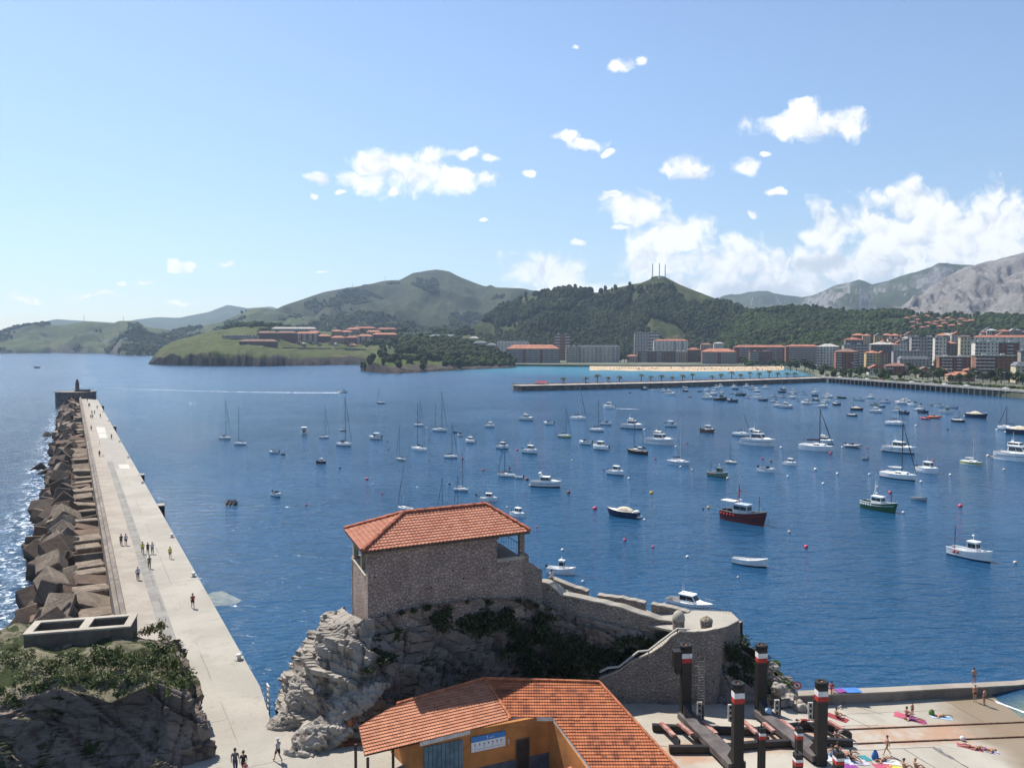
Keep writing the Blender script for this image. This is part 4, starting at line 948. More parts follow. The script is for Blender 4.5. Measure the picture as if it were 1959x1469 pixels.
wall(b,V((c1.x-.4,c1.y+.2,0)),V((b0.x-.4,b0.y-.2,0)),ZG-.5,c1.z-.2,zr-.25)
wall(b,V((b0.x-.4,b0.y-.5,0)),V((a0.x,a0.y-.5,0)),ZG-.5,zr-.4,zr-.4);wall(b,V((a0.x,a0.y-.5,0)),V((la2.x+.4,la2.y-.3,0)),ZG-.5,zr-.4,zr-.4)
b.build('wall',M_ORANGE,shed)
wv=(w_r-w_l);wv.z=0;wL=wv.length;wv.normalize();wq=V((-wv.y,wv.x,0))
def onwall(px,py):
 r=ray(px,py);k=(w_l-V((0,0,CAMZ))).dot(wq)/r.dot(wq);return V((0,0,CAMZ))+r*k
def panel(nm,x0,y0,x1,y1,m,dep,parent,zb=None):
 p,q=onwall(x0,y0),onwall(x1,y1);s0=(p-w_l).dot(wv);s1=(q-w_l).dot(wv);z1=p.z;z0=q.z if zb is None else zb
 b=MB();c=w_l+wv*(s0+s1)/2;b.obox((c.x-wq.x*dep/2,c.y-wq.y*dep/2,(z0+z1)/2),wv*abs(s1-s0)/2,wq*dep/2,(0,0,abs(z1-z0)/2));return b.build(nm,m,parent),(s0,s1,z0,z1)
dr,(s0,s1,z0,z1)=panel('shutter_door',811,1428,885,1469,M_BLUEDOOR,.06,shed,ZG-.4)
b=MB()
for k in range(1,9):
 q=w_l+wv*lerp(s0,s1,k/9)-wq*.075;b.obox((q.x,q.y,(z0+z1)/2),wv*.025,wq*.02,(0,0,(z1-z0)/2))
b.build('slat',mat('shutter_rib',(.07,.12,.15),.6,.1,2),dr)
dr2,(t0,t1,y0,y1)=panel('doorway',988,1416,1011,1468,mat('dark_opening',(.018,.018,.02),.5,.2,2),.05,shed,ZG+.35)
b=MB()
for(sa,sb,za,zb_)in((t0-.08,t0,y0,y1+.08),(t1,t1+.08,y0,y1+.08),(t0,t1,y1,y1+.08)):
 q=w_l+wv*(sa+sb)/2-wq*.045;b.obox((q.x,q.y,(za+zb_)/2),wv*(sb-sa)/2,wq*.05,(0,0,(zb_-za)/2))
b.build('door_frame',mat('brown_frame',(.10,.075,.05),.7,.1,3),dr2)
b=MB();q0=w_l+wv*.0;b.obox((w_l.x+wv.x*wL/2-wq.x*.02,w_l.y+wv.y*wL/2-wq.y*.02,ZG+.45),wv*(wL/2-.02),wq*.025,(0,0,1.0));b.build('plinth',M_PLINTH,shed)
b=MB();q=onwall(973,1417);b.obox(q-wq*.02,wv*.05,wq*.02,(0,0,.2));b.build('number_plate',M_FASCIA,shed)
sg=thing('information_board',onwall(933,1415),'blue and white information board on the orange shed wall','sign')
p_,q_=onwall(901,1409),onwall(966,1402);p2=onwall(901,1428)
tilt=V((q_.x-p_.x,q_.y-p_.y,0));Ls=tilt.length;cz=(p_.z+q_.z)/2+.1;ch=1.15
c=(p_+q_)/2
b=MB();b.obox((c.x-wq.x*.06,c.y-wq.y*.06,cz-ch*.68),wv*Ls/2,wq*.025,(0,0,ch*.32));b.build('white_panel',mat('sign_white',(.66,.66,.68),.5,.04,2),sg)
b=MB();b.obox((c.x-wq.x*.06,c.y-wq.y*.06,cz-ch*.18),wv*Ls/2,wq*.03,(0,0,ch*.18));b.build('blue_header',mat('sign_blue',(.03,.17,.45),.5,.05,2),sg)
b=MB();o_=-wq*.095
def mark(b,s,z,w_,h):q=c+wv*s;b.obox((q.x+o_.x,q.y+o_.y,z),wv*w_,wq*.004,(0,0,h))
for k,s in enumerate((-1.15,-.75,-.38,0,.36,.72,1.08)):
 s=s*Ls/2.9
 mark(b,s,cz-ch*.52,.045,.05);mark(b,s,cz-ch*.60,.02,.05)
 if k in(0,2,4):mark(b,s,cz-ch*.72,.035,.03)
mark(b,0,cz-ch*.86,Ls*.42,.008)
b.build('pictogram',mat('sign_dark',(.06,.07,.14),.6,.1,3),sg)
b=MB();mark(b,-.1,cz-ch*.17,.015,.12);mark(b,-.1,cz-ch*.10,.05,.012)
for k in range(6):mark(b,.05+.075*k,cz-ch*.22+.012*(k%2),.024,.022)
b.build('header_lettering',MATS['sign_white'],sg)
for i,(s,t)in enumerate([(.35,.25),(.35,2.6),(2.3,.35)]):
 q=el+wd*s+wn_*t;b=MB();b.obox((q.x,q.y,(ZG+ze)/2-.2),(.09,0,0),(0,.09,0),(0,0,(ze-ZG)/2+.1));b.build('canopy_post',M_WOODP,shed)
lowr=thing('lean_to',G(1090,1469,4.2),'small tiled lean-to in front of the orange shed','lean-to')
zl=4.6
p4=[G(1025,1500,zl-.55),G(1140,1494,zl-.55),G(1116,1455,zl),G(1108,1452,zl)]
b=MB();n_2=None
P0_,P1_,P2_=G(1010,1520,zl-.7),G(1140,1512,zl-.7),G(1109,1452,zl)
b=MB();tiled(b,[P0_,P1_,P2_+V((.25,0,0)),P2_],.22,.32,.024);b.build('roof',M_TILE_L,lowr)
b=MB();b.prism([(P0_.x+.2,P0_.y+.3),(P1_.x-.2,P1_.y+.2),(P2_.x+.1,P2_.y-.2)],ZG-.5,zl-.9);b.build('wall',M_ORANGE,lowr)
q=G(588,1424,ZP);r=thing('litter_bin',q,'dark litter bin on the quay at the foot of the rock','litter bin')
b=MB();b.lathe([(.30,.05),(.30,1.05),(.34,1.06),(.34,1.12),(.24,1.14)],q,12);b.build('bin_body',mat('bin_grey',(.035,.037,.04),.6,.2,3),r)
b=MB();b.tube([q+V((.42,.1,-.02)),q+V((.42,.1,1.5))],.05,6);b.build('pole',M_IRON,r)
q=G(660,1424,ZP);r=thing('rusty_rudder',q,'rusty brown curved metal blade standing beside the shed roof','metal blade')
b=MB();pr=[D(649,1424,q.y),D(664,1428,q.y),D(667,1400,q.y),D(676,1384,q.y),D(672,1376,q.y),D(664,1378,q.y),D(660,1398,q.y)]
vs=[v for v in pr]+[v+V((.1,.45,0))for v in pr];n=len(pr)
b.add(vs,[tuple(range(n))[::-1],tuple(range(n,2*n))]+[(i,(i+1)%n,n+(i+1)%n,n+i)for i in range(n)]);b.build('blade',mat('rust',(.27,.10,.05),.85,.3,2,bump=.02),r)
b=MB();b.obox((q.x+.6,q.y+.1,ZP+.12),(.9,.1,0),(-.04,.35,0),(0,0,.12));b.build('base_plate',MATS['rust'],r)
# slipway terrace, sloping into the water on the right
SX0,SX1=22.0,49.0
def slz(x):return ZG if x<SX0 else ZG-(x-SX0)*ZG/(SX1-SX0)
def S(px,py):
 z=ZG
 for _ in range(40):q=G(px,py,z);z=.5*z+.5*slz(q.x)
 q=G(px,py,z);return q
def slip_material():
 m=bpy.data.materials.new('slip_concrete');m.use_nodes=True;t=NT(m.node_tree);b=t.n['Principled BSDF']
 b.inputs['Roughness'].default_value=.9;b.inputs['Specular IOR Level'].default_value=.2
 geo=t.node('ShaderNodeNewGeometry');P=geo.outputs['Position']
 c=t.mix(t.ramp(t.noise(P,.16,5,.6,.4),.38,.62),(.39,.355,.295),(.33,.295,.24))
 c=t.mix(t.ramp(t.noise(P,.5,6,.75,.8),.56,.74,0,.7),c,(.22,.19,.155))
 def dist(a,bb):
  u=(bb-a);u.z=0;u.normalize();n=(-u.y,u.x,0)
  return t.math('ABSOLUTE',t.vmath('DOT_PRODUCT',t.vmath('SUBTRACT',P,tuple(a)),n))
 ra,rb=S(1581,1397),S(1959,1381);sa,sb=S(1622,1424),S(1959,1409)
 mid=dist((ra+sa)/2,(rb+sb)/2)
 rust=t.math('MULTIPLY',t.ramp(mid,1.3,2.3,1,0),t.ramp(t.noise(P,.35,5,.65),.35,.62))
 sx=t.node('ShaderNodeSeparateXYZ');t.l.new(P,sx.inputs[0])
 c=t.mix(t.math('MULTIPLY',rust,.75),c,(.36,.195,.115))
 wet=t.ramp(t.math('ADD',sx.outputs[2],t.math('MULTIPLY',t.noise(P,.3,4),.5)),.75,1.15,1,0)
 c=t.mix(t.math('MULTIPLY',wet,.8),c,(.20,.145,.085))
 t.put(b.inputs['Base Color'],c)
 t.put(b.inputs['Roughness'],t.math('MULTIPLY_ADD',wet,-.35,.9))
 bn=t.node('ShaderNodeBump');bn.inputs['Distance'].default_value=.02;t.put(bn.inputs['Height'],t.noise(P,4,5,.7));t.l.new(bn.outputs[0],b.inputs['Normal'])
 return m
M_SLIP=slip_material()
b=MB();rows=[]
back=[S(1380,1349),S(1530,1351),S(1700,1342),S(1870,1331),S(1960,1322)]
for x in[-4,6,14,SX0]+[SX0+i*2.25 for i in range(1,18)]:
 yb=79.5 if x<14 else interp([(q.x,q.y)for q in back],x)+.2
 z=slz(x);rows.append([(x,40,z),(x,66,z),(x,yb,z)])
b.grid(rows,flip=True);tag(b.build('slipway_floor',M_SLIP),'sunlit concrete slipway terrace sloping into the water','slipway',kind='structure')
M_JOINT=mat('joint_dark',(.10,.085,.065),.95,.25,2)
def ground_strip(name,p,q,w_,m,lift=.006,label='dark joint between slabs of the slipway',n=14,wob=.12):
 d=(q-p);d.z=0;nn=V((-d.y,d.x,0)).normalized();b=MB();rows=[]
 for i in range(n+1):
  c=lerp(p,q,i/n);o=wob*NZ.noise(V((c.x*.6,c.y*.6,p.x)));c=c+nn*o;ww=w_*(.6+.7*abs(NZ.noise(V((c.x*1.3,c.y*1.1,3.)))))
  rows.append([V((c.x-nn.x*ww,c.y-nn.y*ww,slz(c.x-nn.x*ww)+lift)),V((c.x+nn.x*ww,c.y+nn.y*ww,slz(c.x+nn.x*ww)+lift))])
 b.grid(rows,flip=True);return tag(b.build(name,m),label,'joint',kind='structure')
for(a,c,w_)in[((1597,1360),(1668,1392),.06),((1640,1352),(1688,1366),.05),((1805,1337),(1880,1380),.05),((1630,1432),(1682,1469),.05),((1728,1432),(1790,1469),.06),((1786,1429),(1854,1469),.08),((1625,1436),(1788,1428),.05),((1620,1365),(1800,1358),.03),((1380,1350),(1450,1380),.04),((1220,1425),(1330,1430),.05),((1590,1390),(1680,1386),.035)]:
 ground_strip('slab_joint',S(*a),S(*c),w_,M_JOINT)
ground_strip('tar_stain',S(1792,1430),S(1824,1452),.42,mat('tar_stain',(.20,.185,.175),.9,.2,2),.004,'grey stain along a slab joint on the slipway',20,.3)
M_RUST=MATS['rust']
M_RAIL=mat('rusty_rail',(.12,.055,.03),.8,.3,3)
for(a,c,lb)in[((1470,1402),(1990,1380),'rusty slipway rail nearer the bathing wall'),((1470,1432),(1990,1408),'rusty slipway rail nearer the green shorts walker')]:
 p,q=S(*a),S(*c);b=MB();rows=[];d=(q-p);d.z=0;nn=V((-d.y,d.x,0)).normalized()*.07;n=20
 q=q+(q-p)*.5
 for i in range(n+1):
  k=lerp(p,q,i/n);z=slz(k.x);rows.append([V((k.x-nn.x,k.y-nn.y,z-.02)),V((k.x-nn.x,k.y-nn.y,z+.09)),V((k.x+nn.x,k.y+nn.y,z+.09)),V((k.x+nn.x,k.y+nn.y,z-.02))])
 b.grid(rows,flip=True);tag(b.build('slipway_rail',M_RAIL),lb,'rail')
wl=thing('bathing_wall',S(1530,1351),'low wall between the slipway and the sea with a pale top','wall')
b=MB();c_=MB();rows=[];r2=[]
for i in range(31):
 px=lerp(1527,2010,i/30);py=interp([(1527,1351),(1700,1342),(1870,1331),(2010,1318)],px)
 q=S(px,py);h=interp([(1527,1.0),(1830,.95),(1900,.85),(2010,.62)],px);z=max(q.z,-.4)+h
 rows.append([V((q.x,q.y,-1.5)),V((q.x+.02,q.y,z)),V((q.x+.3,q.y+1.0,z)),V((q.x+.3,q.y+1.05,-2))])
 r2.append([V((q.x,q.y-.05,z-.08)),V((q.x,q.y-.05,z+.05)),V((q.x+.3,q.y+1.1,z+.05)),V((q.x+.3,q.y+1.1,z-.1))])
b.grid(rows,flip=True);b.poly(rows[0]);b.build('face',M_PWALL,wl)
c_.grid(r2,flip=True);c_.poly(r2[0]);c_.build('top_slab',M_PCAP,wl)
def walltop(px,py):
 for k in range(len(r2)-1):
  pass
 best=None;rv=ray(px,py)
 for row in r2:
  q=(row[1]+row[2])/2;p=(q.x/q.y)-rv.x/rv.y
  if best is None or abs(p)<best[0]:best=(abs(p),q)
 return best[1].copy()
b=MB();rows=[]
for i in range(25):
 t=i/24;px=lerp(1876,1985,t);py=lerp(1331,1372,t)
 q=G(px,py,.03);w_=.12+.22*abs(NZ.noise(V((i*.7,2,0))));rows.append([V((q.x-w_,q.y-.05,.02+slz(q.x)*0+.03)),V((q.x+w_,q.y+.05,.05))])
b.grid(rows,flip=True);tag(b.build('shore_foam',mat('white_foam',(.72,.74,.74),.6,.05,3)),'thin line of foam where the slipway meets the water','foam',kind='stuff')
# boat cradle with black posts on the slipway
M_BLACK=mat('black_steel',(.013,.012,.013),.5,.35,1.2,bump=.01,col2=(.024,.018,.016))
M_BAND_W=mat('band_white',(.70,.68,.66),.6,.08,3)
M_BAND_R=mat('band_red',(.42,.035,.022),.6,.15,3)
M_DECKS=mat('worn_steel',(.07,.058,.055),.75,.35,1.0,col2=(.12,.10,.095))
PST=[(1311,1378,1232,76,23),(1455,1372,1232,76,22),(1410,1478,1305,68,24),(1569,1462,1302,69,24)]
crad=thing('boat_cradle',S(1440,1420),'black steel boat cradle carriage with four tall banded posts','boat cradle')
PP=[]
PLB=['rear left post with a motor box','rear right post','front left post','front right post']
for i,(px,py,pt,_,wpx)in enumerate(PST):
 q=S(px,py);h=D(px,pt,q.y).z-q.z;w_=wpx*mppx(q.y)/2*.84;PP.append((q,h,w_))
ax_=(PP[1][0]-PP[0][0]);ax_.z=0;ax_.normalize();ay_=V((-ax_.y,ax_.x,0))
for i,(q,h,w_)in enumerate(PP):
 zb1=q.z+h-1.55;zb2=q.z+h-1.15;zb3=q.z+h-.72
 b=MB();b.obox((q.x,q.y,(q.z+zb1)/2),ax_*w_,ay_*w_*.8,(0,0,(zb1-q.z)/2));b.obox((q.x,q.y,(zb3+q.z+h-.35)/2),ax_*w_*.98,ay_*w_*.78,(0,0,(q.z+h-.35-zb3)/2))
 po=b.build('post',M_BLACK,crad);po['label']=PLB[i]
 b=MB();b.obox((q.x,q.y,(zb1+zb2)/2),ax_*(w_+.015),ay_*(w_*.8+.015),(0,0,(zb2-zb1)/2-.001));b.build('red_band',M_BAND_R,po)
 b=MB();b.obox((q.x,q.y,(zb2+zb3)/2),ax_*(w_+.015),ay_*(w_*.8+.015),(0,0,(zb3-zb2)/2-.001));b.build('white_band',M_BAND_W,po)
 b=MB();n=18;R0,R1_=w_*1.28,w_*.62;prof=[(R0*.72,-.42),(R0*.95,-.30),(R0,-.20),(R0,0),(R0*.9,.06),(R1_,.06),(R1_*.8,-.06)]
 b.lathe(prof,(q.x,q.y,q.z+h-.06),n);b.build('tyre_collar',M_RUB,po,False)
 b=MB();b.lathe([(.11,0),(.11,.03)],(q.x,q.y,q.z+h-.06),8);b.build('rusty_cap',M_RUST,po)
 sgn=-1 if i in(1,3)else 1
 b=MB();g0=q+ay_*(-.2 if i<2 else.2);sd=-ay_ if i<2 else ay_
 for dx in(-1,1):
  o=ax_*w_*.8*dx;b.add([q+o+V((0,0,2.2)),q+o,q+o+sd*2.0,q+o*1.02+V((0,0,2.2)),q+o*1.1,q+o*1.1+sd*2.0],[(0,1,2),(3,5,4),(0,3,4,1),(0,2,5,3)])
 b.add([q+ax_*w_*.8+V((0,0,2.2)),q-ax_*w_*.8+V((0,0,2.2)),q-ax_*w_*.8+sd*2.0+V((0,0,.05)),q+ax_*w_*.8+sd*2.0+V((0,0,.05))],[(0,1,2,3)])
 b.build('gusset',M_BLACK,po)
q,h,w_=PP[0];b=MB();b.obox((q.x-w_*1.9,q.y-.1,q.z+h-1.25),ax_*.34,ay_*.4,(0,0,.75));b.obox((q.x-w_*1.7,q.y-.1,q.z+h-2.25),ax_*.22,ay_*.25,(0,0,.3));b.build('motor_box',M_BLACK,crad)
b=MB();l0=q+ax_*(w_+.95)+ay_*(-.1)
for s in(-.28,.28):b.tube([l0+ax_*s,l0+ax_*s+V((0,0,h-1.2))],.03,4)
n=22
for k in range(n):z=.3+k*(h-1.6)/n;b.tube([l0-ax_*.28+V((0,0,z)),l0+ax_*.28+V((0,0,z))],.022,4)
for z in(1.5,3.2,4.9):b.tube([l0-ax_*.28+V((0,0,z)),q+V((0,0,z))],.03,4)
b.build('ladder',mat('galvanised',(.28,.25,.22),.6,.25,3,metal=.3),crad)
def girder(name,p,q,w_,h,m=M_BLACK,parent=crad,z=.55):
 p=V((p.x,p.y,slz(p.x)+z));q=V((q.x,q.y,slz(q.x)+z));d=(q-p);nn=V((-d.y,d.x,0)).normalized()
 b=MB();up=V((0,0,h/2));c=(p+q)/2;b.obox(c,d/2,nn*w_/2,up);return b.build(name,m,parent)
girder('cross_beam',PP[0][0],PP[2][0],1.5,.5,M_DECKS);girder('cross_beam',PP[1][0],PP[3][0],1.5,.5,M_DECKS)
def edgep(px,py):return S(px,py)
fr_=[(1248,1398),(1340,1403),(1440,1406),(1535,1395),(1600,1398),(1628,1414)]
nr_=[(1280,1440),(1360,1440),(1440,1432),(1510,1428),(1580,1425),(1630,1428)]
for nm,L in(('far_girder',fr_),('near_girder',nr_)):
 b=MB()
 P3=[S(x,y)for x,y in L]
 gr=[]
 for i,p in enumerate(P3):
  z=slz(p.x);w_=.22
  gr.append([V((p.x,p.y-w_,z+.1)),V((p.x,p.y-w_,z+.62)),V((p.x,p.y+w_,z+.62)),V((p.x,p.y+w_,z+.1)),V((p.x,p.y-w_,z+.1))])
 b.grid(gr,flip=True);b.poly(gr[0][:4]);b.poly(gr[-1][:4][::-1]);g=b.build('girder',M_BLACK,crad)
 for i,p in enumerate(P3):
  b=MB();z=slz(p.x);b.lathe([(.30,-.07),(.30,.07)],(0,0,0),10);o=b.build('wheel',M_RAIL,g);o.rotation_euler=(pi/2,0,0);o.location=(p.x-OFF[crad.name].x,p.y-.3-OFF[crad.name].y,z+.28-OFF[crad.name].z)
M_TIMBER=mat('painted_timber',(.40,.27,.23),.8,.2,1.5,col2=(.30,.10,.08))
for(a,c)in[((1265,1400),(1290,1425)),((1298,1400),(1324,1422)),((1345,1398),(1370,1421)),((1422,1396),(1448,1420)),((1461,1400),(1480,1416)),((1493,1394),(1520,1414)),((1586,1396),(1612,1412))]:
 girder('timber_bunk',S(*a),S(*c),.34,.22,M_TIMBER,crad,.78)
for(a,c)in[((1312,1400),(1334,1424)),((1330,1398),(1358,1424)),((1436,1400),(1470,1424)),((1484,1398),(1508,1424)),((1545,1395),(1580,1420)),((1555,1394),(1595,1420)),((1278,1402),(1300,1430))]:
 girder('brace',S(*a),S(*c),.16,.3,M_BLACK,crad,.5)
for i,(px,pb,pt,wp,lb)in enumerate([(1456,1500,1391,12,'slim black post with white and red band left of the front right cradle post'),(1527,1492,1391,12,'slim black post with white and red band close to the front right cradle post'),(1525,1540,1440,15,'black banded post end lowest in the picture'),(1602,1560,1437,16,'black banded post end beside the group of sunbathers')]):
 q=S(px,pb);h=D(px,pt,q.y).z-q.z;w_=wp*mppx(q.y)/2
 r=thing('guide_post',q,lb,'post','short banded guide posts')
 b=MB();b.obox((q.x,q.y,q.z+h*.5-.4),ax_*w_,ay_*w_,(0,0,h*.5-.4));b.obox((q.x,q.y,q.z+h-.2),ax_*w_*.98,ay_*w_*.98,(0,0,.2));b.build('post',M_BLACK,r)
 b=MB();b.obox((q.x,q.y,q.z+h-.70),ax_*(w_+.012),ay_*(w_+.012),(0,0,.14));b.build('red_band',M_BAND_R,r)
 b=MB();b.obox((q.x,q.y,q.z+h-.46),ax_*(w_+.012),ay_*(w_+.012),(0,0,.10));b.build('white_band',M_BAND_W,r)
 b=MB();b.lathe([(.06,0),(.06,.25)],(q.x-.05,q.y,q.z+h),6);b.build('bolt',M_IRON,r)
M_PLATE=mat('bare_plate',(.42,.39,.36),.7,.15,3)
for i,(px,pb,pt,lb)in enumerate([(1338,1376,1342,'pale perforated upright plate right of the ladder'),(1397,1378,1347,'pale perforated upright plate left of the front left post'),(1486,1368,1338,'pale perforated upright plate right of the rear right post'),(1550,1374,1343,'pale perforated upright plate left of the front right post')]):
 q=S(px,pb);h=D(px,pt,q.y).z-q.z;r=thing('hole_plate',q,lb,'steel plate','perforated plates on the slipway')
 b=MB();w_,tk_=.21,.10;n=3
 zs=[0]+[h*(k+.5)/n-.17 for k in range(n)]+[h]
 hole=.085
 for s in(-1,1):b.obox((q.x+s*(w_-.06),q.y,q.z+h/2),(.06,0,0),(0,tk_,0),(0,0,h/2))
 for k in range(n+1):
  z0=0 if k==0 else h*(k-.5)/n+.15;z1=h if k==n else h*(k+.5)/n-.15
  b.obox((q.x,q.y,q.z+(z0+z1)/2),(w_-.12,0,0),(0,tk_*.98,0),(0,0,(z1-z0)/2))
 b.build('plate',M_PLATE,r)
 b=MB();b.obox((q.x+.3,q.y+.1,q.z+h*.5),(.08,0,0),(0,.08,0),(0,0,h*.62));b.build('black_stanchion',M_BLACK,r)
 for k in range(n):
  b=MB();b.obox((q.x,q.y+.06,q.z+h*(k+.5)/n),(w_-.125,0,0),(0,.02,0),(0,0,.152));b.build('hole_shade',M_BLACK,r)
q=D(1525,1345,S(1530,1349).y);q=S(1524,1362);h=D(1524,1310,q.y).z-q.z
r=thing('no_entry_sign',q,'round red ringed prohibition sign on a thin pole by the boulders','sign')
b=MB();b.tube([q,q+V((0,0,h+.2))],.035,6);b.build('pole',MATS['galvanised'],r)
def disc(nm,c,r0,r1,m,parent,dy,n=20):
 b=MB();fwd=V((-c.x,-c.y,0)).normalized();side=V((-fwd.y,fwd.x,0));vs=[];
 for rr_,oo in((r1,dy),(r0,dy)):
  vs+=[c+side*cos(2*pi*k/n)*rr_+V((0,0,sin(2*pi*k/n)*rr_))+fwd*oo for k in range(n)]
 vs+=[v-fwd*.015 for v in vs[:n]]
 f=[(k,(k+1)%n,n+(k+1)%n,n+k)for k in range(n)]+[(k,2*n+k,2*n+(k+1)%n,(k+1)%n)for k in range(n)]
 b.add(vs,f);return b.build(nm,m,parent)
c=q+V((0,0,h));disc('red_ring',c,.27,.37,M_BAND_R,r,.07);disc('white_disc',c,.001,.28,M_BAND_W,r,.05)
b=MB();fwd=V((-c.x,-c.y,0)).normalized();sd=V((-fwd.y,fwd.x,0))
b.tube([c+fwd*.085-sd*.2+V((0,0,.2)),c+fwd*.085+sd*.2-V((0,0,.2))],.035,4);b.build('diagonal_bar',M_BAND_R,r)
b=MB();b.obox(c+fwd*.07,sd*.05,fwd*.006,(0,0,.14));b.obox(c+fwd*.07+V((0,0,.02)),sd*.12,fwd*.005,(0,0,.03));b.build('pictogram',M_IRON,r)
q=D(1146,1300,79.6);r=thing('prohibition_board',q-V((0,0,2.0)),'white board with a red prohibition ring at the foot of the stairs','sign')
b=MB();b.obox((q.x,q.y,q.z+.45),(.30,0,0),(0,.02,0),(0,0,.62));b.build('board',M_BAND_W,r)
b=MB();b.tube([q-V((0,0,2.0)),q+V((0,.05,0))],.04,5);b.build('pole',MATS['galvanised'],r)
c=q+V((0,-.03,.6));disc('red_ring',c,.19,.25,M_BAND_R,r,.03)
b=MB();b.tube([c+V((-.15,-.05,.15)),c+V((.15,-.05,-.15))],.03,4);b.build('diagonal_bar',M_BAND_R,r)
b=MB();b.obox((q.x,q.y-.03,q.z+.02),(.24,0,0),(0,.005,0),(0,0,.09));b.build('red_notice',M_BAND_R,r)
b=MB();b.obox((c.x,c.y-.035,c.z),(.03,0,0),(0,.004,0),(0,0,.10));b.build('pictogram',M_IRON,r)
# boats
def gel(name,c,r=.35,v=.05):return mat(name,c,r,v,.9,spec=.5)
HC={'white':gel('gelcoat_white',(.87,.86,.83)),'cream':gel('gelcoat_cream',(.62,.58,.42)),'yellow':gel('gelcoat_straw',(.50,.50,.22)),'navy':gel('gelcoat_navy',(.016,.024,.06)),'black':gel('hull_black',(.014,.014,.016)),'maroon':gel('hull_maroon',(.10,.016,.017),.5),'green':gel('hull_green',(.014,.10,.035),.5),'grey':gel('hull_grey',(.33,.34,.35),.5),'paleblue':gel('hull_pale_blue',(.50,.57,.66)),'red':gel('hull_red',(.42,.03,.025),.5),'orange':gel('hull_orange',(.55,.10,.03),.5),'teal':gel('hull_grey_green',(.16,.22,.17),.5),'brown':gel('hull_brown',(.20,.10,.05),.6)}
M_BOOT={'navy':gel('stripe_navy',(.02,.03,.075)),'red':gel('stripe_red',(.22,.03,.025),.6),'black':gel('stripe_black',(.02,.02,.022),.6),'white':HC['white'],'green':gel('stripe_green',(.03,.09,.05),.6)}
M_DECK=gel('deck_white',(.86,.85,.81),.5);M_TEAK=mat('teak_deck',(.34,.24,.15),.8,.15,4);M_GLASS=mat('cabin_glass',(.02,.026,.032),.12,.2,2,spec=.7)
M_ALU=mat('mast_dark',(.045,.045,.05),.5,.1,3,metal=.2);M_MASTW=mat('mast_pale',(.55,.56,.57),.45,.08,3);M_OUTB=mat('outboard_black',(.02,.02,.022),.4,.1,3)
M_CANV={'navy':mat('canvas_navy',(.018,.026,.06),.85,.15,3),'green':mat('canvas_green',(.02,.06,.045),.85,.15,3),'blue':mat('canvas_blue',(.03,.09,.22),.85,.15,3),'cream':mat('canvas_cream',(.60,.52,.38),.85,.08,2),'white':mat('canvas_white',(.66,.66,.64),.85,.05,2),'black':mat('canvas_black',(.015,.015,.018),.85,.1,3)}
M_CHROME=mat('rail_steel',(.50,.51,.52),.35,.05,3,metal=.6)
def hull_shape(L,Bm,H,trans=.8,sheer=.35,rake=.5):
 st=[]
 for i in range(15):
  u=i/14
  w_=lerp(trans,1,sin(min(1,u/.45)*pi/2))if u<.45 else max(.0,1-((u-.45)/.55)**2.3)
  z=H*(1+sheer*(max(0,(u-.35))/.65)**1.8+.06*(1-u))
  st.append((u,Bm/2*w_,z))
 return st
def hull(L,Bm,H,**k):
 b=MB();rake=k.pop('rake',.5);st=hull_shape(L,Bm,H,**k);rows=[]
 for(u,w_,z)in st:
  fx=u**3;row=[]
  for(a,zz)in((0,-.45),(.70,-.35),(.86,0.04),(.88,.20*H),(1.0,z)):
   hgt=max(0,zz+.45)/(z+.45);x=(u-.5)*L-fx*rake*(1-hgt)*1.0
   ww=w_*a*(1-.25*fx*(1-hgt));row.append((x,ww,zz))
  rows.append([(x,-y,zz)for x,y,zz in row[::-1]]+row)
 n=len(rows[0])
 for i in range(len(rows)-1):
  for j in range(n-1):
   q=[rows[i][j],rows[i+1][j],rows[i+1][j+1],rows[i][j+1]];mi=0 if j in(0,n-2)else 1
   b.add(q[::-1],[(0,1,2,3)],mi)
 b.poly(rows[0],0)
 return b,st
def deck_mesh(L,st,drop=.06,u0=0.,u1=1.,inset=.97):
 b=MB();P=[]
 for(u,w_,z)in st:
  if u0-1e-6<=u<=u1+1e-6:x=(u-.5)*L;P.append([(x,-w_*inset,z-drop),(x,0,z-drop+.04),(x,w_*inset,z-drop)])
 b.grid(P,flip=True);return b
def gunwale(b,L,st,r=.05,mi=None):
 for s in(-1,1):b.tube([((u-.5)*L,s*w_,z)for(u,w_,z)in st],r,4,mi)
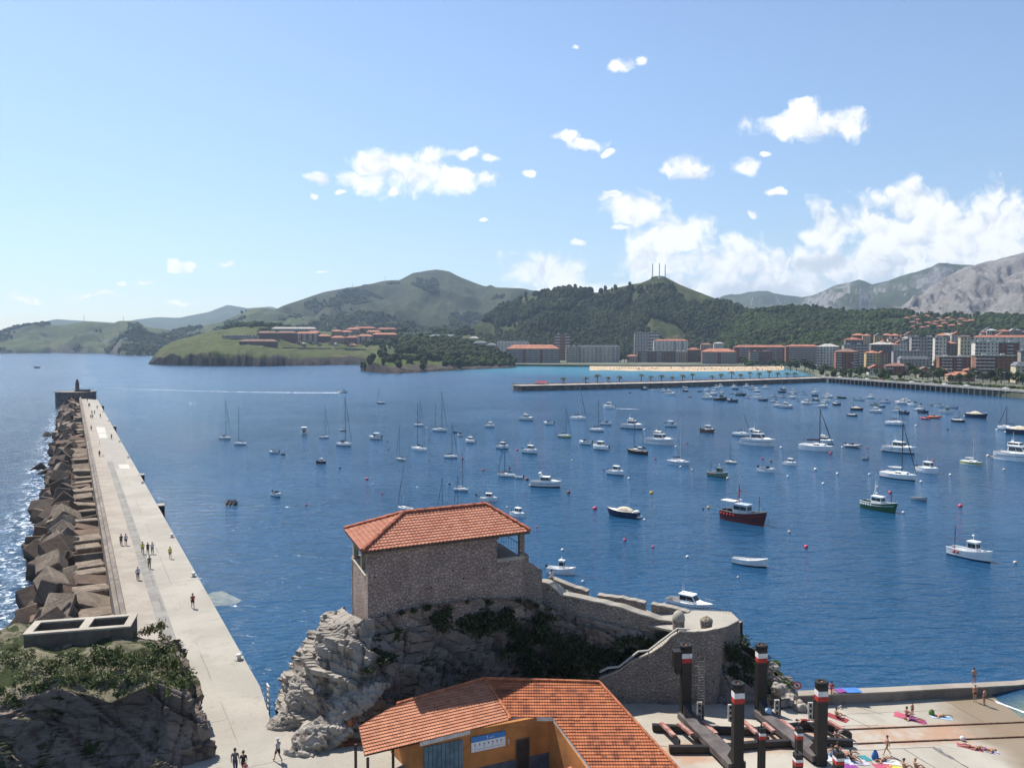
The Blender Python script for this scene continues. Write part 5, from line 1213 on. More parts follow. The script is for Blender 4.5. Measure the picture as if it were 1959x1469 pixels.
def cabin(b,g,x0,x1,w0,z0,h,rf=.5,rb=.15,tap=.82,wz=(.45,.85),glass=True,roof=True,wfrac=(.06,.94)):
 """a wheelhouse between x0 (aft) and x1 (fore): walls in b, panes in g"""
 X0,X1=x0+rb*h,x1-rf*h;w1=w0*tap
 lo=[(x0,-w0),(x1,-w0*.86),(x1,w0*.86),(x0,w0)];hi=[(X0,-w1),(X1,-w1*.86),(X1,w1*.86),(X0,w1)]
 vs=[(x,y,z0)for x,y in lo]+[(x,y,z0+h)for x,y in hi]
 b.add(vs,[(3,2,1,0),(4,5,6,7)]+[(i,(i+1)%4,4+(i+1)%4,4+i)for i in range(4)])
 if glass:
  for i in range(4):
   a,c=V(vs[i]),V(vs[(i+1)%4]);a2,c2=V(vs[4+i]),V(vs[4+(i+1)%4])
   n=(c-a).cross(a2-a).normalized()*.015
   f0,f1=wfrac
   def pt(s,t):return lerp(lerp(a,c,s),lerp(a2,c2,s),t)+n
   k=2 if i in(0,2)else 1
   for m_ in range(k):
    s0,s1=lerp(f0,f1,m_/k)+(.02 if m_ else 0),lerp(f0,f1,(m_+1)/k)
    g.quad(pt(s0,wz[0]),pt(s1,wz[0]),pt(s1,wz[1]),pt(s0,wz[1]))
 if roof:b.obox(((X0+X1)/2+.02,0,z0+h+.03),((X1-X0)/2+.16,0,0),(0,w1+.07,0),(0,0,.04))
def railing(b,L,st,u0,h=.5,r=.022,step=2):
 S_=[s for s in st if s[0]>=u0]
 for sgn in(-1,1):
  b.tube([((u-.5)*L,sgn*w_*.95,z+h)for(u,w_,z)in S_],r,4)
  for(u,w_,z)in S_[::step]:b.tube([((u-.5)*L,sgn*w_*.95,z),((u-.5)*L,sgn*w_*.95,z+h)],r,4)
def outboard(root,x,z,y=0,nm='outboard_motor'):
 b=MB();b.obox((x-.22,y,z+.28),(.18,0,.05),(0,.17,0),(-.05,0,.26));b.obox((x-.2,y,z-.25),(.07,0,0),(0,.06,0),(0,0,.4));return b.build(nm,M_OUTB,root)
PROTO={}
def new_boat(key):
 if key in PROTO:return copy_tree(PROTO[key]),PL[key]
 typ,hc,boot,ext=key
 fn=globals()['build_'+typ];root=thing(NAME[typ],(0,0,0),'x','boat');PL[key]=fn(root,hc,boot,ext);PROTO[key]=root
 return root,PL[key]
PL={}
NAME=dict(cabin='cabin_boat',cruiser='motor_cruiser',open='open_motorboat',speed='covered_speedboat',row='rowing_boat',rib='inflatable_boat',sloop='sailing_boat',ketch='sailing_ketch',trawler='fishing_trawler',work='fishing_boat',tiny='small_dinghy',skiff='console_boat',big='motor_yacht')
def std(root,L,Bm,H,hc,boot,deck=M_DECK,**k):
 b,st=hull(L,Bm,H,**k);h=b.build('hull',[HC[hc],M_BOOT[boot]],root)
 return h,st
def build_cabin(root,hc,boot,ext):
 L=6.4;h,st=std(root,L,2.5,.95,hc,boot)
 deck_mesh(L,st,.05,.30).build('foredeck',M_DECK,root);d=deck_mesh(L,st,.55,0,.36);d.build('cockpit_floor',M_DECK,root)
 b,g=MB(),MB();cabin(b,g,-1.0,1.5,.85,.85,1.35,.45,.05);c=b.build('wheelhouse',M_DECK,root);g.build('window',M_GLASS,c)
 b=MB();b.add([(1.3,-.7,1.0),(2.5,-.35,1.15),(2.5,.35,1.15),(1.3,.7,1.0),(1.35,-.6,1.35),(2.2,-.3,1.3),(2.2,.3,1.3),(1.35,.6,1.35)],[(4,5,6,7),(0,1,5,4),(1,2,6,5),(2,3,7,6)]);b.build('cuddy',M_DECK,root)
 b=MB();railing(b,L,st,.55);b.build('bow_rail',M_CHROME,root)
 outboard(root,-L/2,.8)
 b=MB();b.tube([(-.3,.2,2.25),(-.3,.2,3.7)],.02,4);b.tube([(0,-.2,2.25),(0,-.2,2.9)],.03,4);b.ball((0,-.2,2.95),.12,n=6,k=4);b.build('antenna',M_CHROME,root)
 return L,2.5
def build_cruiser(root,hc,boot,ext):
 L=10.5;h,st=std(root,L,3.4,1.35,hc,boot,rake=1.0)
 deck_mesh(L,st,.05,.30).build('foredeck',M_DECK,root);deck_mesh(L,st,.7,0,.36).build('cockpit_floor',M_TEAK,root)
 b,g=MB(),MB();cabin(b,g,-2.0,2.3,1.35,1.25,1.35,1.05,.0,.82,(.38,.88));c=b.build('cabin',M_DECK,root);g.build('window',M_GLASS,c)
 b=MB();b.add([(1.9,-1.2,1.4),(4.0,-.45,1.62),(4.0,.45,1.62),(1.9,1.2,1.4),(1.6,-.9,1.85),(3.4,-.35,1.75),(3.4,.35,1.75),(1.6,.9,1.85)],[(4,5,6,7),(0,1,5,4),(1,2,6,5),(2,3,7,6)]);b.build('coachroof',M_DECK,root)
 if 'fly' in ext:
  b,g=MB(),MB();cabin(b,g,-2.2,.6,1.1,2.66,.55,.7,.0,.92,(.4,1.0),roof=False);f=b.build('flybridge',M_DECK,root);g.build('windscreen',M_GLASS,f)
 if 'arch' in ext:
  b=MB()
  for s in(-1,1):b.obox((-2.1,s*1.25,2.3),(.22,0,0),(0,.05,0),(-.25,0,1.25))
  b.obox((-2.35,0,3.55),(.24,0,0),(0,1.28,0),(0,0,.06));b.build('radar_arch',M_DECK,root)
 b=MB();b.lathe([(.28,0),(.28,.18),(.1,.22)],(-1.6,0,3.3 if 'fly' in ext else 2.75),8);b.tube([(-1.6,.4,2.7),(-1.7,.4,5.0)],.025,4);b.tube([(-1.6,-.3,2.7),(-1.6,-.3,4.1)],.035,4);b.build('radar',M_DECK,root)
 b=MB();railing(b,L,st,.45,.6);b.build('bow_rail',M_CHROME,root)
 b=MB();
 for s in(-1,1):b.tube([((u-.5)*L,s*(w_*.955+.02),z*.62)for(u,w_,z)in st[1:-1]],.05,4)
 b.build('rubbing_strake',M_BOOT['navy'],h)
 b=MB();b.obox((-L/2-.35,0,.32),(.4,0,0),(0,1.2,0),(0,0,.05));b.build('swim_platform',M_TEAK,root)
 return L,3.4
def build_big(root,hc,boot,ext):return build_cruiser(root,hc,boot,'fly')
def build_open(root,hc,boot,ext):
 L=5.2;h,st=std(root,L,2.1,.75,hc,boot)
 deck_mesh(L,st,.04,.52).build('foredeck',M_DECK,root);deck_mesh(L,st,.45,0,.58).build('cockpit_floor',M_DECK,root)
 g=MB();g.add([(.45,-.8,.8),(1.0,0,.85),(.45,.8,.8),(.15,-.7,1.25),(.65,0,1.3),(.15,.7,1.25)],[(0,1,4,3),(1,2,5,4),(3,4,1,0),(4,5,2,1)]);g.build('windscreen',M_GLASS,root)
 b=MB();b.obox((-.7,0,.55),(.3,0,0),(0,.7,0),(0,0,.22));b.obox((-1.7,0,.5),(.3,0,0),(0,.8,0),(0,0,.2));b.build('seat',M_CANV['navy' if ext!='white' else 'white'],root)
 outboard(root,-L/2,.65)
 if 'bimini' in ext:
  b=MB();b.obox((-.6,0,1.75),(1.0,0,0),(0,.85,0),(0,0,.05));c=b.build('bimini',M_CANV['white'],root)
  b=MB()
  for x in(-1.4,.2):
   for s in(-1,1):b.tube([(x,s*.85,.7),(x,s*.8,1.72)],.025,4)
  b.build('frame',M_CHROME,c)
 return L,2.1
def build_skiff(root,hc,boot,ext):
 L=6.2;h,st=std(root,L,2.4,.85,hc,boot,sheer=.5)
 deck_mesh(L,st,.04,.72).build('foredeck',M_DECK,root);deck_mesh(L,st,.5,0,.78).build('deck',M_DECK,root)
 b,g=MB(),MB();cabin(b,g,-.5,.8,.55,.45,1.75,.15,.05,.9,(.52,.88));c=b.build('console_house',M_DECK,root);g.build('window',M_GLASS,c)
 b=MB();b.lathe([(.55,0),(.55,.08),(.2,.2),(.05,.55)],(.1,0,2.25),8);b.build('roof_gear',M_DECK,root)
 outboard(root,-L/2,.75);b=MB();gunwale(b,L,st,.05);b.build('gunwale',M_DECK,root)
 return L,2.4
def build_speed(root,hc,boot,ext):
 L=8.6;h,st=std(root,L,2.8,1.15,hc,boot,rake=.9)
 deck_mesh(L,st,.03,0).build('deck',M_DECK,root)
 b=MB();rows=[]
 for i in range(9):
  u=i/8;x=lerp(-2.6,1.9,u);hh=.85*sin(pi*min(1,.12+u*.9))**.8;w_=1.1*(1-.35*u**2);row=[]
  for j in range(9):
   a=pi*j/8;row.append((x,-w_*cos(a),1.12+hh*sin(a)**.8+.12*u))
  rows.append(row)
 b.grid(rows,flip=True);b.poly(rows[0][::-1]);b.poly(rows[-1]);b.build('canvas_cover',M_CANV['cream'],root,True)
 b=MB();b.obox((-L/2-.3,0,.35),(.35,0,0),(0,1.1,0),(0,0,.06));b.build('swim_platform',M_DECK,root)
 b=MB();b.obox((-3.6,0,1.3),(.45,0,0),(0,.9,0),(0,0,.12));b.build('sun_pad',M_CANV['white'],root)
 b=MB();railing(b,L,st,.6,.4);b.build('bow_rail',M_CHROME,root)
 return L,2.8
def build_row(root,hc,boot,ext):
 L=5.4;b,st=hull(L,1.75,.62,trans=.55,sheer=.7,rake=.4);b.build('hull',[HC[hc],M_BOOT[boot]],root)
 inner=[(u,w_*.86,z)for(u,w_,z)in st]
 d=MB();P=[[((u-.5)*L,-w_,z-.02),((u-.5)*L,-w_*.75,.12),((u-.5)*L,w_*.75,.12),((u-.5)*L,w_,z-.02)]for(u,w_,z)in inner];d.grid(P,flip=True);d.build('inner_hull',M_DECK if hc in('white','cream')else HC['grey'],root)
 b=MB();gunwale(b,L,st,.06);b.build('gunwale',HC['white']if hc in('white','cream')else HC['grey'],root)
 for u in(.2,.42,.64):
  s=min(st,key=lambda q:abs(q[0]-u));b=MB();b.obox(((u-.5)*L,0,.42),(.13,0,0),(0,s[1]*.9,0),(0,0,.03));b.build('thwart',M_TEAK if hc!='white' else M_DECK,root)
 return L,1.75
def build_tiny(root,hc,boot,ext):
 L=2.6;b,st=hull(L,1.3,.42,trans=.85,sheer=.3,rake=.2);b.build('hull',[HC[hc],M_BOOT[boot]],root)
 d=deck_mesh(L,st,.22);d.build('floor',HC['grey'],root);b=MB();gunwale(b,L,st,.1);b.build('gunwale',HC[hc],root);outboard(root,-L/2,.35)
 return L,1.3
def build_rib(root,hc,boot,ext):
 L=5.4;b=MB()
 pts=[]
 for s in(-1,):
  pts=[(-2.6,-.85,.42),(-1,-.95,.42),(.8,-.9,.46),(1.9,-.6,.58),(2.55,0,.70),(1.9,.6,.58),(.8,.9,.46),(-1,.95,.42),(-2.6,.85,.42)]
 b.tube(pts,.27,8);b.build('tube',HC[hc],root,True)
 b=MB();b.add([(-2.5,-.8,.2),(1.8,-.55,.25),(2.3,0,.3),(1.8,.55,.25),(-2.5,.8,.2),(-2.5,0,-.3),(1.8,0,-.25)],[(0,1,2,3,4),(0,5,6,1),(1,6,2),(2,6,3),(3,6,5,4),(0,4,5)]);b.build('hull',HC['grey'],root)
 b=MB();b.obox((-.3,0,.65),(.28,0,0),(0,.3,0),(0,0,.4));b.obox((-1.2,0,.5),(.3,0,0),(0,.4,0),(0,0,.25));b.build('console',M_OUTB,root);outboard(root,-2.5,.5)
 return L,2.2
def rig(root,x,h,L,mastm=M_ALU,z0=1.1,boomL=3.4,cover='navy',stay=True,back=True,fx=None,r=.12):
 b=MB();b.tube([(x,0,z0-.5),(x,0,z0+h)],[r,r*.75],6);m=b.build('mast',mastm,root)
 b=MB()
 for f in(.42,.70):b.tube([(x,-.75,z0+h*f),(x,.75,z0+h*f)],.028,4)
 b.build('spreader',M_MASTW,m)
 b=MB()
 for s in(-1,1):b.tube([(x-.1,s*1.05,z0-.1),(x,s*.75,z0+h*.42),(x,s*.5,z0+h*.70),(x,0,z0+h*.98)],.016,3)
 if back:b.tube([(-L/2+.1,0,z0),(x,0,z0+h*.99)],.02,3)
 b.build('rigging',M_ALU,root)
 if stay:
  fx=L/2-.25 if fx is None else fx;b=MB();b.tube([(fx,0,z0+.25),(lerp(fx,x,.5),0,z0+h*.49),(x+.08,0,z0+h*.95)],[.07,.13,.05],5);b.build('furled_jib',M_CANV['navy']if cover!='white' else M_ALU,root)
 if boomL:
  b=MB();b.tube([(x,0,z0+.95),(x-boomL,0,z0+.85)],.05,5);bo=b.build('boom',mastm,root)
  b=MB();b.tube([(x-.02,0,z0+1.55),(x-.12,0,z0+1.12),(x-boomL*.5,0,z0+1.06),(x-boomL*.95,0,z0+.98)],[.05,.2,.19,.09],7);b.build('sail_cover',M_CANV[cover],bo)
def build_sloop(root,hc,boot,ext):
 L=9.6;h,st=std(root,L,2.95,1.0,hc,boot,trans=.62,sheer=.28,rake=.9)
 deck_mesh(L,st,.04).build('deck',M_DECK,root)
 b,g=MB(),MB();cabin(b,g,-.9,2.7,.95,1.0,.48,1.2,.1,.85,(.3,.75),roof=False,wfrac=(.1,.6));c=b.build('coachroof',M_DECK,root);g.build('window',M_GLASS,c)
 b=MB();b.obox((-2.6,0,1.04),(1.4,0,0),(0,.55,0),(0,0,.02));b.build('cockpit',M_TEAK,root)
 b=MB()
 for s in(-1,1):b.obox((-2.6,s*.68,1.15),(1.45,0,0),(0,.1,0),(0,0,.14))
 b.build('coaming',M_DECK,root)
 cov='navy' if 'green' not in ext else 'green'
 if 'blue' in ext:cov='blue'
 if 'white' in ext:cov='white'
 if 'hood' in ext:
  b=MB();rows=[[(x,-.9*cos(pi*j/6),1.25+.75*sin(pi*j/6)*(1 if x<-.8 else.35))for j in range(7)]for x in(-1.7,-.9,-.3)];b.grid(rows,flip=True);b.build('spray_hood',M_CANV['navy'],root)
 rig(root,.7,11.5,L,M_MASTW if 'pale' in ext else M_ALU,1.1,3.8,cov,'nostay' not in ext)
 b=MB();railing(b,L,st,.80,.55,.02,2);b.build('pulpit',M_CHROME,root)
 b=MB();S_=st[:2]
 for s in(-1,1):b.tube([((u-.5)*L,s*w_,z+.5)for(u,w_,z)in st[:4]],.02,4)
 b.tube([(-L/2,-st[0][1],st[0][2]+.5),(-L/2,st[0][1],st[0][2]+.5)],.02,4);b.build('pushpit',M_CHROME,root)
 return L,2.95
def build_ketch(root,hc,boot,ext):
 L=11.0;h,st=std(root,L,3.3,1.15,hc,boot,trans=.6,sheer=.4,rake=1.0)
 deck_mesh(L,st,.05).build('deck',M_TEAK if hc=='black' else M_DECK,root)
 b,g=MB(),MB();cabin(b,g,-1.6,2.2,1.0,1.15,.6,.7,.1,.85,(.3,.75),roof=False);c=b.build('coachroof',M_DECK,root);g.build('window',M_GLASS,c)
 if hc=='black':
  b,g=MB(),MB();cabin(b,g,-2.6,-.6,.8,1.2,1.2,.3,.1);c=b.build('wheelhouse',M_DECK,root);g.build('window',M_GLASS,c)
  for x in(-3,-1,.8,2.4):
   b=MB();b.lathe([(.05,.3),(.16,.2),(.16,-.2),(.05,-.3)],(x,-1.62 if x<2 else-1.35,.65),6);b.build('fender',M_DECK,root)
 cv='green' if 'green' in ext else 'black'
 rig(root,1.4,11.5,L,M_ALU,1.2,3.8,cv,'nostay' not in ext,False);rig(root,-3.4,7.2,L,M_ALU,1.2,2.2,cv,False,False)
 return L,3.3
def build_work(root,hc,boot,ext):
 L=7.6;h,st=std(root,L,2.7,1.0,hc,boot,sheer=.55,trans=.75)
 deck_mesh(L,st,.45).build('deck',HC['grey'],root);b=MB();gunwale(b,L,st,.07);b.build('gunwale',HC['white'],root)
 b,g=MB(),MB();cabin(b,g,-.3,1.5,.8,.6,1.7,.2,.05,.9,(.55,.88));c=b.build('wheelhouse',HC['white' if 'white' in ext else 'teal'],root);g.build('window',M_GLASS,c)
 b=MB();b.tube([(-2.9,0,.6),(-2.9,0,3.9)],.06,5);b.build('mizzen_pole',M_ALU,root)
 b=MB();b.tube([(.4,0,2.3),(.4,0,3.4)],.05,5);b.lathe([(.22,0),(.22,.15),(.05,.2)],(.4,0,3.0),8);b.build('roof_mast',HC['white'],root)
 b=MB()
 for x in(-2.2,-1.5):b.ball((x,-1.28,.7),.22,n=7,k=5)
 b.build('orange_float',HC['orange'],root)
 return L,2.7
def build_trawler(root,hc,boot,ext):
 red=hc=='maroon';L=13.0;h,st=std(root,L,4.2,1.75,hc,boot,sheer=.55,trans=.72,rake=1.0)
 deck_mesh(L,st,.75).build('deck',mat('green_deck',(.05,.10,.06),.8,.2,2)if red else HC['green'],root)
 b=MB();gunwale(b,L,st,.10);b.build('gunwale',HC['white']if not red else mat('worn_cap',(.30,.30,.27),.8,.2,2),root)
 b=MB()
 for s in(-1,1):b.tube([((u-.5)*L,s*(w_*.97+.03),z*.70)for(u,w_,z)in st[:-1]],.07,4)
 b.build('rubbing_strake',HC['red']if red else HC['white'],h)
 x0,x1=(-2.6,1.6)if red else(-2.4,1.4)
 b,g=MB(),MB();cabin(b,g,x0,x1,1.35,1.1,2.35,.12,.0,.95,(.55,.86));c=b.build('wheelhouse',HC['paleblue']if red else HC['white'],root);g.build('window',M_GLASS,c)
 if red:
  b=MB();b.obox((-4.4,0,3.75),(1.9,0,0),(0,1.3,0),(0,0,.07));cn=b.build('awning',M_CANV['white'],root)
  b=MB()
  for x in(-6.1,-4.4):
   for s in(-1,1):b.tube([(x,s*1.2,1.6),(x,s*1.2,3.7)],.05,4)
  b.build('awning_frame',HC['white'],cn)
 xm=-1.6
 b=MB();b.tube([(xm,0,3.4),(xm,0,7.2)],.10,6);b.tube([(xm-.9,0,3.4),(xm,0,5.8)],.07,5);b.tube([(xm,-.8,5.6),(xm,.8,5.6)],.05,4);b.obox((xm+.2,0,6.0),(.5,0,0),(0,.1,0),(.1,0,.10));m=b.build('mast',HC['red']if red else HC['white'],root)
 b=MB();b.tube([(xm,0,7.2),(xm,0,9.0)],.03,4);b.tube([(xm+.3,.3,5.6),(xm+.3,.3,7.6)],.025,4);b.lathe([(.35,0),(.35,.12),(.1,.15)],(xm+.5,0,4.2),8);b.build('antenna',HC['white'],m)
 b=MB();b.tube([(4.2,0,1.8),(4.2,0,5.4)],.08,6);b.tube([(4.2,0,4.6),(6.0,0,2.5)],.03,4);b.tube([(4.2,0,5.2),(xm,0,6.4)],.02,3);b.build('foremast',M_ALU,root)
 b=MB();b.obox((3.0,0,1.75),(.45,0,0),(0,.6,0),(0,0,.3));b.lathe([(.35,0),(.35,.5),(.2,.7)],(3.9,.5,1.5),8);b.build('winch',HC['grey'],root)
 b=MB()
 for k in range(5):b.ball((-5.6+.95*k,-2.0 if k else-1.85,1.25),.30,n=8,k=5)
 b.build('float',HC['red']if red else HC['white'],root)
 b=MB()
 for s in(-.5,.5):b.tube([(6.3,s,2.2),(6.8,s,-.1)],.035,4)
 b.build('anchor_chain',M_ALU,root)
 return L,4.2
NB=0
def boat(typ,px,py,wpx,hd,label,hc='white',boot='navy',ext='',cat=None,group=None,mast=None):
 """moor one boat: (px, py) middle of its waterline, wpx its length in the picture, hd its heading in degrees (0 right, 90 away)"""
 o,(L,Bm)=new_boat((typ,hc,boot,ext));hd={True:hd-24,False:hd-25}[hd>90]if(-13<hd<10 or hd>163)and L>4 else hd;h=R(hd);q=G(px,py,0);d=q.y
 want=wpx*(1.13 if typ not in('trawler','sloop','ketch')else 1.05)*mppx(d)/(abs(cos(h))+Bm/L*abs(sin(h)));sc=want/L
 rz=h-atan2(q.x,q.y)
 zs=sc
 if mast:
  top=D(px,mast,d).z;zs=top/({'sloop':12.6,'ketch':12.7}[typ])
 place(o,(q.x,q.y,0),rz,(sc,sc,sc*1.28))
 if mast:
  for ch in o.children:
   if ch.name.split('.')[0]in('mast','rigging','furled_jib','spreader'):ch.scale=(1,1,zs/sc/1.28)
 o['label']=label;o['category']=cat or{'sloop':'sailboat','ketch':'sailboat','row':'rowboat','rib':'dinghy','tiny':'dinghy','trawler':'fishing boat','work':'fishing boat','cruiser':'yacht','big':'yacht'}.get(typ,'motorboat')
 o['group']=group or('sailing boats moored in the bay' if typ in('sloop','ketch')else 'motor and rowing boats moored in the bay')
 return o
B_=boat
B_('sloop',431,840,24,-35,'dark decked white sailboat on the outer edge of the moorings, nearest the pier','white','black','hood',mast=760)
B_('sloop',459,851,25,160,'white sailboat right beside the dark decked one near the pier','white','navy','nostay',mast=776)
B_('sloop',728,772,18,170,'small pale sailboat under way far out, right of the speedboat wake','grey','navy','paleblue',mast=738)
B_('sloop',621,838,20,-15,'white sailboat behind the maroon cabin boat, with a dark raked mast','white','navy','',mast=776)
B_('sloop',659,853,33,-12,'large white sailboat with navy boom cover and very tall mast','white','navy','hood',mast=758)
B_('sloop',766,880,20,140,'dark decked sailboat seen from astern between the red buoy and white sloops','cream','black','',mast=815)
B_('sloop',775,976,34,165,'white sailboat half hidden by the left part of the chapel roof','white','white','paleblue',mast=888)
B_('sloop',848,990,30,170,'sailboat hidden behind the chapel roof, left of two bare masts','white','navy','',mast=912)
B_('sloop',878,992,30,170,'sailboat hidden behind the chapel roof, right of two bare masts','white','navy','',mast=912)
B_('sloop',802,815,21,-10,'small white sailboat with a mast just left of the green covered ketch','white','navy','',mast=763)
B_('sloop',801,862,34,165,'white sailboat with a black mast and open cockpit below the small one','white','white','nostay',mast=773)
B_('ketch',842,825,31,-8,'white two masted ketch with dark green sail covers','white','navy','green',mast=747)
B_('sloop',863,876,28,-20,'white sailboat with dark folded sail, left of the pink buoy','white','navy','',mast=808)
B_('sloop',968,912,36,160,'white sailboat with people in its cockpit towing a dinghy','white','navy','',mast=842)
B_('sloop',883,939,30,-22,'white sailboat with a white canvas hood, above the chapel roof ridge','white','navy','white nostay',mast=866)
B_('sloop',1081,837,29,-6,'straw yellow hulled sailboat with navy boom cover','yellow','black','',mast=780)
B_('sloop',1107,803,34,-6,'white sailboat with long raked forestay close below the jetty','white','white','pale',mast=741)
B_('sloop',1143,825,31,-5,'low white sailboat with a thin mast in front of a motorboat','white','grey' if False else 'navy','nostay',mast=764)
B_('ketch',1218,868,45,168,'black hulled two masted boat with white fenders along its side','black','black','nostay',mast=804)
B_('sloop',1299,889,48,-10,'long white sailboat with pale blue shaded hull and navy boom cover','paleblue','white','nostay pale',mast=781)
B_('sloop',1419,834,37,-3,'white sailboat with bright blue sail cover behind the large yacht','white','navy','blue pale',mast=786)
B_('sloop',1563,862,70,-4,'very long white racing sailboat with navy boom cover and steep forestay','white','white','',mast=781)
B_('sloop',1720,916,72,-7,'longest white sailboat with a white sail cover and black forestay','white','paleblue' if False else 'navy','white',mast=806)
B_('sloop',1859,889,43,-8,'pale green sailboat under a white canvas cover','yellow','white','white nostay pale',mast=823)
B_('sloop',1714,813,40,-2,'white sailboat with a leaning pale mast and dark boom cover','white','navy','pale',mast=777)
B_('sloop',1928,822,40,178,'white sailboat with blue boom near the right picture edge','white','navy','blue',mast=776)
B_('sloop',1834,807,27,-5,'small black sailing boat with a short bare mast','black','black','nostay',mast=786)
B_('sloop',1631,796,21,-3,'small dark sailing boat below the crowded moorings','navy','black','nostay',mast=763)
B_('sloop',1398,886,24,150,'small cream sailing boat with a weathered deck seen from astern','cream','navy','nostay',mast=842)
B_('open',657,751,17,0,'speedboat racing to the right ahead of a long white wake','white','red')
B_('open',582,830,12,88,'boxy white boat under a cover seen from dead astern','white','black','bimini')
B_('rib',655,824,13,175,'small grey inflatable behind the tall masted white sailboat','grey')
B_('open',718,840,26,170,'white motorboat with a raised white bimini top','white','red','bimini')
B_('open',524,867,20,175,'white open motorboat alone left of the maroon cabin boat','white','navy')
B_('tiny',542,870,8,20,'tiny dark red dinghy beside the lone open motorboat','maroon','black')
B_('cabin',615,886,19,-25,'maroon hulled cabin boat with a white wheelhouse','maroon','red')
B_('open',529,949,23,-65,'white open motorboat with a dark blue hood facing the viewer','white','navy','navy')
B_('open',881,834,12,-75,'small boat with an orange interior seen end on','white','red')
B_('tiny',871,828,7,10,'tiny black dinghy left of the small end on boat','black','black')
B_('cabin',900,847,23,165,'white cabin motorboat right of the small end on boat','white','navy')
B_('cabin',938,817,20,-8,'small white cabin boat alone above the pink buoys','white','navy')
B_('cruiser',1008,804,29,-8,'white flybridge yacht left of the low grey runabout','white','navy','fly')
B_('open',1050,812,22,170,'low white runabout with dark outboard, right of a flybridge yacht','white','navy','navy')
B_('cabin',962,858,26,-8,'white cabin boat behind the sailboat with people aboard','white','navy')
B_('cabin',1015,867,32,-10,'cabin boat with white topsides and black lower hull','white','black')
B_('tiny',993,915,15,165,'white tender with black outboard towed behind a sailboat','white','black')
B_('cruiser',1046,931,57,-14,'white cruiser with a tall radar arch in the middle of the bay','white','navy','arch')
B_('cabin',935,959,34,-15,'white cabin boat just above the chapel roof ridge','white','white')
B_('cabin',991,988,32,-50,'white cabin boat beside the right end of the chapel roof','white','white')
B_('open',1160,813,24,-5,'white motorboat just behind a low thin masted sailboat','white','navy')
B_('cabin',1165,781,24,178,'white motorboat under way to the left with a short wake','white','white')
B_('cruiser',1211,820,44,-8,'white motor yacht with stacked superstructure left of the white mooring ball','white','navy','fly')
B_('open',1285,816,24,-3,'white cabin runabout alone below the far moorings','white','navy','bimini')
B_('cruiser',1264,850,57,-7,'large white yacht with a sweeping hull behind the black ketch','white','white','fly')
B_('open',1120,850,28,170,'white sloping motorboat touching a second one at its stern','white','navy')
B_('cabin',1149,860,34,172,'white pilothouse motorboat with a black outboard','white','navy')
B_('cabin',1179,908,35,-12,'white wheelhouse boat with dark windscreen, right of the small red buoy','white','navy')
B_('speed',1191,988,62,155,'navy hulled speedboat under a beige canvas cover','navy','navy')
B_('cabin',1354,827,28,-4,'red brown cabin boat with a cream wheelhouse','brown','red')
B_('cruiser',1452,852,65,-5,'largest white motor yacht with radar mast in the central moorings','white','white','fly arch')
B_('cruiser',1578,849,38,-8,'white flybridge yacht behind the very long racing sailboat','white','navy','fly')
B_('rib',1633,856,32,-3,'grey inflatable boat with an outboard, right of the racing sailboat','grey')
B_('tiny',1654,879,12,160,'tiny grey dinghy below the grey inflatable','grey','black')
B_('work',1374,912,41,-12,'small grey green fishing boat with orange floats','teal','green')
B_('open',1467,903,35,-10,'white open fishing launch with a dark folded top','white','white','navy')
B_('cabin',1512,890,27,-10,'white cabin launch right of the open fishing launch','white','white')
B_('trawler',1424,998,96,-9,'dark red fishing trawler with a white stern awning','maroon','red','red')
B_('trawler',1683,976,74,-12,'dark green fishing trawler with a white wheelhouse','green','green','')
B_('cruiser',1722,866,60,-4,'white motor yacht behind the longest sailboat','white','navy','')
B_('cabin',1775,904,43,-12,'white pilothouse boat just right of the longest sailboat','white','white')
B_('cruiser',1950,882,82,-5,'big white saloon yacht cut by the right picture edge','white','white','fly')
B_('row',1759,957,30,-12,'grey rowing boat right of the green trawler','grey','black')
B_('speed',1955,831,50,-3,'dark hulled speedboat cut by the right picture edge','navy','black')
B_('rib',1770,802,19,170,'left one of two orange red boats rafted together','red')
B_('rib',1789,800,24,0,'right one of two orange red boats rafted together','orange')
B_('speed',1869,799,38,-3,'white and navy speedboat low in the water near the right edge','navy','navy')
B_('skiff',1074,1097,54,-18,'white centre console boat moored beside the chapel ramparts','white','white')
B_('cruiser',1320,1167,90,-28,'white cruiser with a dark lower hull moored against the rampart','white','navy','')
B_('row',1435,1081,64,-15,'white wooden rowing boat alone in the near bay','white','black')
B_('work',1857,1068,80,-8,'white work boat with long open stern near the right edge','white','navy','white')
B_('row',444,965,23,-30,'dark rowing gig full of rowers off the pier','black','black')
B_('tiny',72,704,8,0,'tiny boat far out on the open sea at the left','black','black')
B_('rib',1319,760,8,0,'small dark raft left of the crowded moorings','brown')
